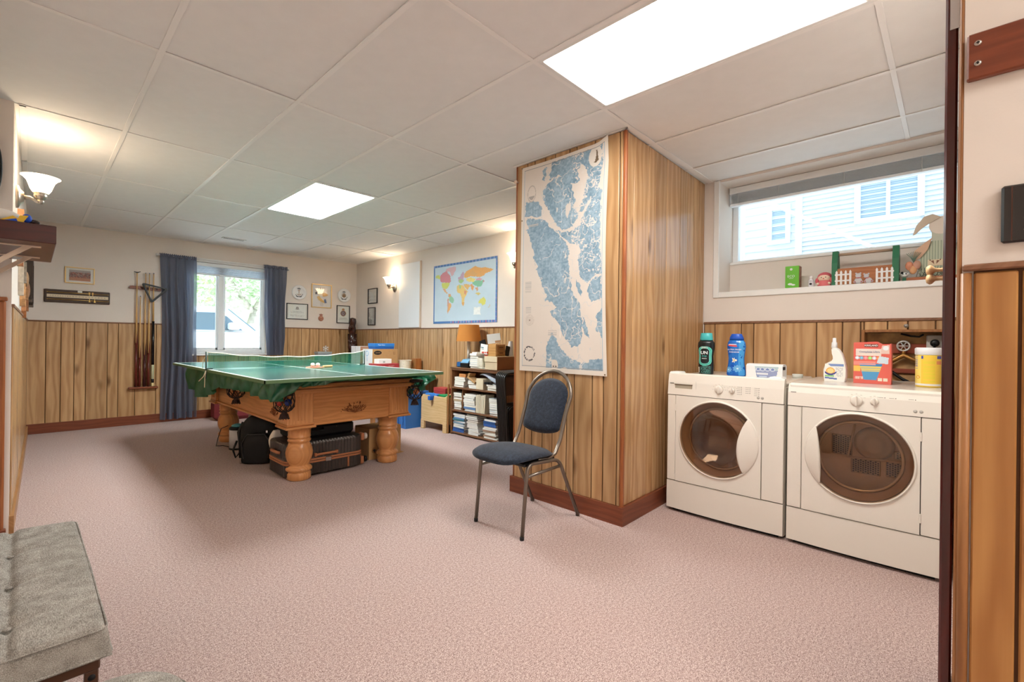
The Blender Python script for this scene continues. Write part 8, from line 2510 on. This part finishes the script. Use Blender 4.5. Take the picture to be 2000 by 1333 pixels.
PLQ = [(4.55, 0.10, 1.60, 1.98, 0.05, (180, 124, 86), 'tan wooden plaque nearest the camera on the left wall'),
       (4.85, 0.14, 1.42, 2.02, 0.045, (196, 186, 170), 'pale carved mask second along the left wall'),
       (5.25, 0.16, 1.36, 1.70, 0.05, (206, 158, 110), 'light wooden plaque third along the left wall'),
       (5.70, 0.20, 1.28, 1.66, 0.045, (190, 130, 86), 'long reddish carving fourth along the left wall'),
       (5.72, 0.18, 1.78, 2.12, 0.04, (188, 168, 142), 'upper pale carving on the left wall behind the sconce')]
for i, (y, w, z0, z1, d, c, lb) in enumerate(PLQ):
    t = thing('wall_plaque', lb, 'plaque', (lx(y) + 0.001, y, (z0 + z1) / 2), -ang, 'carved plaques on the left wall')
    hh = (z1 - z0) / 2
    out = [(-w / 2, -hh * .7), (-w / 3, -hh), (w / 3, -hh), (w / 2, -hh * .6), (w / 2.3, 0), (w / 2, hh * .7), (w / 4, hh), (-w / 4, hh), (-w / 2, hh * .7), (-w / 2.3, 0)]
    q = M(); q.prism(out, 'X', 0.0, d * 0.6); q.build('board', pm('plaque_%d' % i, c, 0.6, var=0.25, vscale=30), t, local=True)
    q = M(); q.ball((d * 0.6, 0, hh * 0.25), w * 0.32, 0.35, 1, 1.2); q.build('relief_head', pm('plaque_relief_%d' % i, tuple(max(0, int(k * 0.72)) for k in c), 0.6, var=0.3, vscale=40), t, local=True)
    q = M(); q.prism([(-w * .2, -hh * .7), (w * .2, -hh * .7), (w * .12, -hh * .2), (-w * .12, -hh * .2)], 'X', d * .55, d * .9); q.build('relief', pm('plaque_relief_%d' % i, tuple(max(0, int(k * 0.72)) for k in c), 0.6, var=0.3, vscale=40), t, local=True)
for (y0, y1, z0, z1, lb) in ((6.10, 6.62, 1.46, 1.96, 'nearer of two dark box frames on the left wall by the far corner'), (6.80, 7.36, 1.44, 1.93, 'farther of two dark box frames on the left wall by the far corner')):
    yc, w, hh = (y0 + y1) / 2, (y1 - y0) / 2, (z1 - z0) / 2
    t = thing('shadow_box', lb, 'frame', (lx(yc) + 0.001, yc, (z0 + z1) / 2), -ang, 'dark box frames on the left wall')
    q = M()
    q.box(0, 0.055, -w, w, hh - 0.03, hh, 0.003); q.box(0, 0.055, -w, w, -hh, -hh + 0.03, 0.003); q.box(0, 0.055, -w, -w + 0.03, -hh + 0.03, hh - 0.03, 0.003); q.box(0, 0.055, w - 0.03, w, -hh + 0.03, hh - 0.03, 0.003)
    q.build('frame', pm('frame_ebony', (46, 34, 26), 0.35), t, local=True)
    q = M(); q.box(0.0, 0.035, -w + 0.03, w - 0.03, -hh + 0.03, hh - 0.03); q.build('picture', pm('frame_inner', (110, 96, 80), 0.5), t, local=True)

# grey tufted bench
BEN = NT('bench_grey_weave')
co = BEN.n('TexCoord', out=3)
mp = BEN.n('Mapping', Vector=co, Scale=(1.0, 0.25, 1.0))
n1 = BEN.n('TexNoise', Vector=mp, Scale=520.0, Detail=2.0)
n2 = BEN.n('TexNoise', Vector=co, Scale=26.0, Detail=3.0)
f = BEN.math('ADD', BEN.math('MULTIPLY', n1, 0.65), BEN.math('MULTIPLY', n2, 0.35))
cc = BEN.ramp(f, [(0.32, lin((112, 106, 100))), (0.5, lin((152, 146, 138))), (0.68, lin((186, 180, 172)))])
BEN = BEN.done(BEN.n('BsdfPrincipled', Base_Color=cc, Roughness=0.95, Specular_IOR_Level=0.15, Normal=BEN.bump(n1, 0.5, 0.003)))
t = thing('tufted_bench', 'grey woven tufted bench on brown legs at the lower left', 'bench', (-0.036, 1.905, 0), math.radians(0.6))
BW, BL, BT, BH = 0.345, 0.93, 0.072, 0.374
tx = [-0.0]
ty = [-0.30, -0.04, 0.22]
def btop(u, v):
    x, y = (u - 0.5) * BW, (v - 0.5) * BL
    e = min(1, min(u, 1 - u) * BW / 0.022) ; g = min(1, min(v, 1 - v) * BL / 0.022)
    ed = (1 - (1 - e) ** 2) ** 0.5; gd = (1 - (1 - g) ** 2) ** 0.5
    z = BT * min(ed, gd) if min(ed, gd) < 1 else BT
    z = BT * (ed * gd)
    dep = 0.012 * math.exp(-(x / 0.010) ** 2)
    for yy in ty:
        dep += 0.005 * math.exp(-((y - yy) / 0.012) ** 2)
        dep += 0.014 * math.exp(-((x) ** 2 + (y - yy) ** 2) / 0.0011)
    bul = 0.010 * math.cos(PI * x / BW) * abs(math.cos(PI * (y + 0.04) / 0.26))
    sx = 1 + 0.018 * math.sin(PI * v) * 1.4
    return (x * sx, y, BH + z - dep * ed * gd + bul * ed * gd)
q = M(); q.surf(70, 150, btop, True)
q.surf(2, 60, lambda u, v: ((u - 0.5) * BW * (1 + 0.025 * math.sin(PI * v)), (v - 0.5) * BL, BH + 0.001), False)
q.build('cushion', BEN, t, local=True)
q = M()
ed = rrect(BW, BL, 0.02, 4)
q.tube([(x * (1 + 0.025 * math.cos(PI * y / BL)) * 0.955, y * 0.985, BH + BT * 0.90) for x, y in ed], 0.0022, 5, closed=True); q.tube([(x * (1 + 0.025 * math.cos(PI * y / BL)), y, BH + 0.004) for x, y in ed], 0.003, 5, closed=True); q.build('piping', BEN, t, local=True)
for yy in ty:
    q = M(); q.ball((0, yy, BH + BT - 0.008), 0.008, 1, 1, 0.5); q.build('tuft_button', BEN, t, local=True)
BRN = pm('bench_metal_brown', (86, 56, 40), 0.45)
q = M(); q.box(-BW / 2 + 0.012, BW / 2 - 0.02, -BL / 2 + 0.015, BL / 2 - 0.015, BH - 0.03, BH - 0.001, 0.003); q.build('seat_frame', BRN, t, local=True)
for sx in (-1, 1):
    for sy in (-1, 1):
        q = M(); q.box(sx * (BW / 2 - 0.035) - 0.0125, sx * (BW / 2 - 0.035) + 0.0125, sy * (BL / 2 - 0.03) - 0.0125, sy * (BL / 2 - 0.03) + 0.0125, 0.0, BH - 0.03, 0.002); q.build('leg', BRN, t, local=True)
q = M(); q.lathe([(0.007, 0), (0.007, -0.002), (0.0, -0.003)], (BW / 2 - 0.035, -BL / 2 + 0.0175, BH - 0.045), 12, 'Y'); q.build('bolt', INK, t, local=True)

# shoe under the bench and a grey pouf at the bottom edge
def shoe(label, x, y, rz):
    t = thing('shoe', label, 'shoe', (x, y, 0), rz, 'shoes under the bench')
    sole = [(0.045 * (1 - 0.25 * abs(math.sin(a))) * math.cos(a) * (1.0 if math.sin(a) > 0 else 0.85), 0.14 * math.sin(a)) for a in [k * PI / 16 for k in range(32)]]
    q = M(); q.prism(sole, 'Z', 0.0, 0.022); q.build('sole', pm('sole_white', (214, 206, 190), 0.6), t, local=True)
    q = M(); q.surf(32, 8, lambda u, v: (sole[int(u * 32) % 32][0] * (0.97 - 0.45 * v * v), sole[int(u * 32) % 32][1] * (0.97 - 0.25 * v) - 0.03 * v, 0.022 + (0.075 - 0.25 * sole[int(u * 32) % 32][1]) * v * 0.9), True, True); q.build('upper', pm('shoe_grey', (112, 104, 94), 0.8), t, local=True)
    q = M()
    for k in range(4):
        q.tube([(-0.022, 0.03 + 0.018 * k, 0.075 - 0.010 * k), (0.022, 0.038 + 0.018 * k, 0.075 - 0.010 * k)], 0.003, 5)
    q.build('lace', PAPER, t, local=True)
shoe('grey shoe with a pale sole under the right end of the bench', 0.075, 1.55, 0.3)
shoe('second grey shoe further under the bench', -0.045, 1.60, 0.2)
t = thing('round_pouf', 'round grey pouf just showing at the bottom picture edge', 'pouf', (0.10, 1.185, 0))
q = M(); q.lathe([(0.135, 0.0), (0.15, 0.02), (0.155, 0.20), (0.150, 0.360), (0.135, 0.388), (0.10, 0.400), (0.0, 0.404)], (0.10, 1.185, 0), 40); q.build('body', BEN, t)
q = M(); q.tube([(0.10 + 0.148 * math.cos(a), 1.185 + 0.148 * math.sin(a), 0.366) for a in [k * PI / 20 for k in range(40)]], 0.004, 6, closed=True); q.build('piping', pm('pouf_piping', (110, 104, 96), 0.8), t)
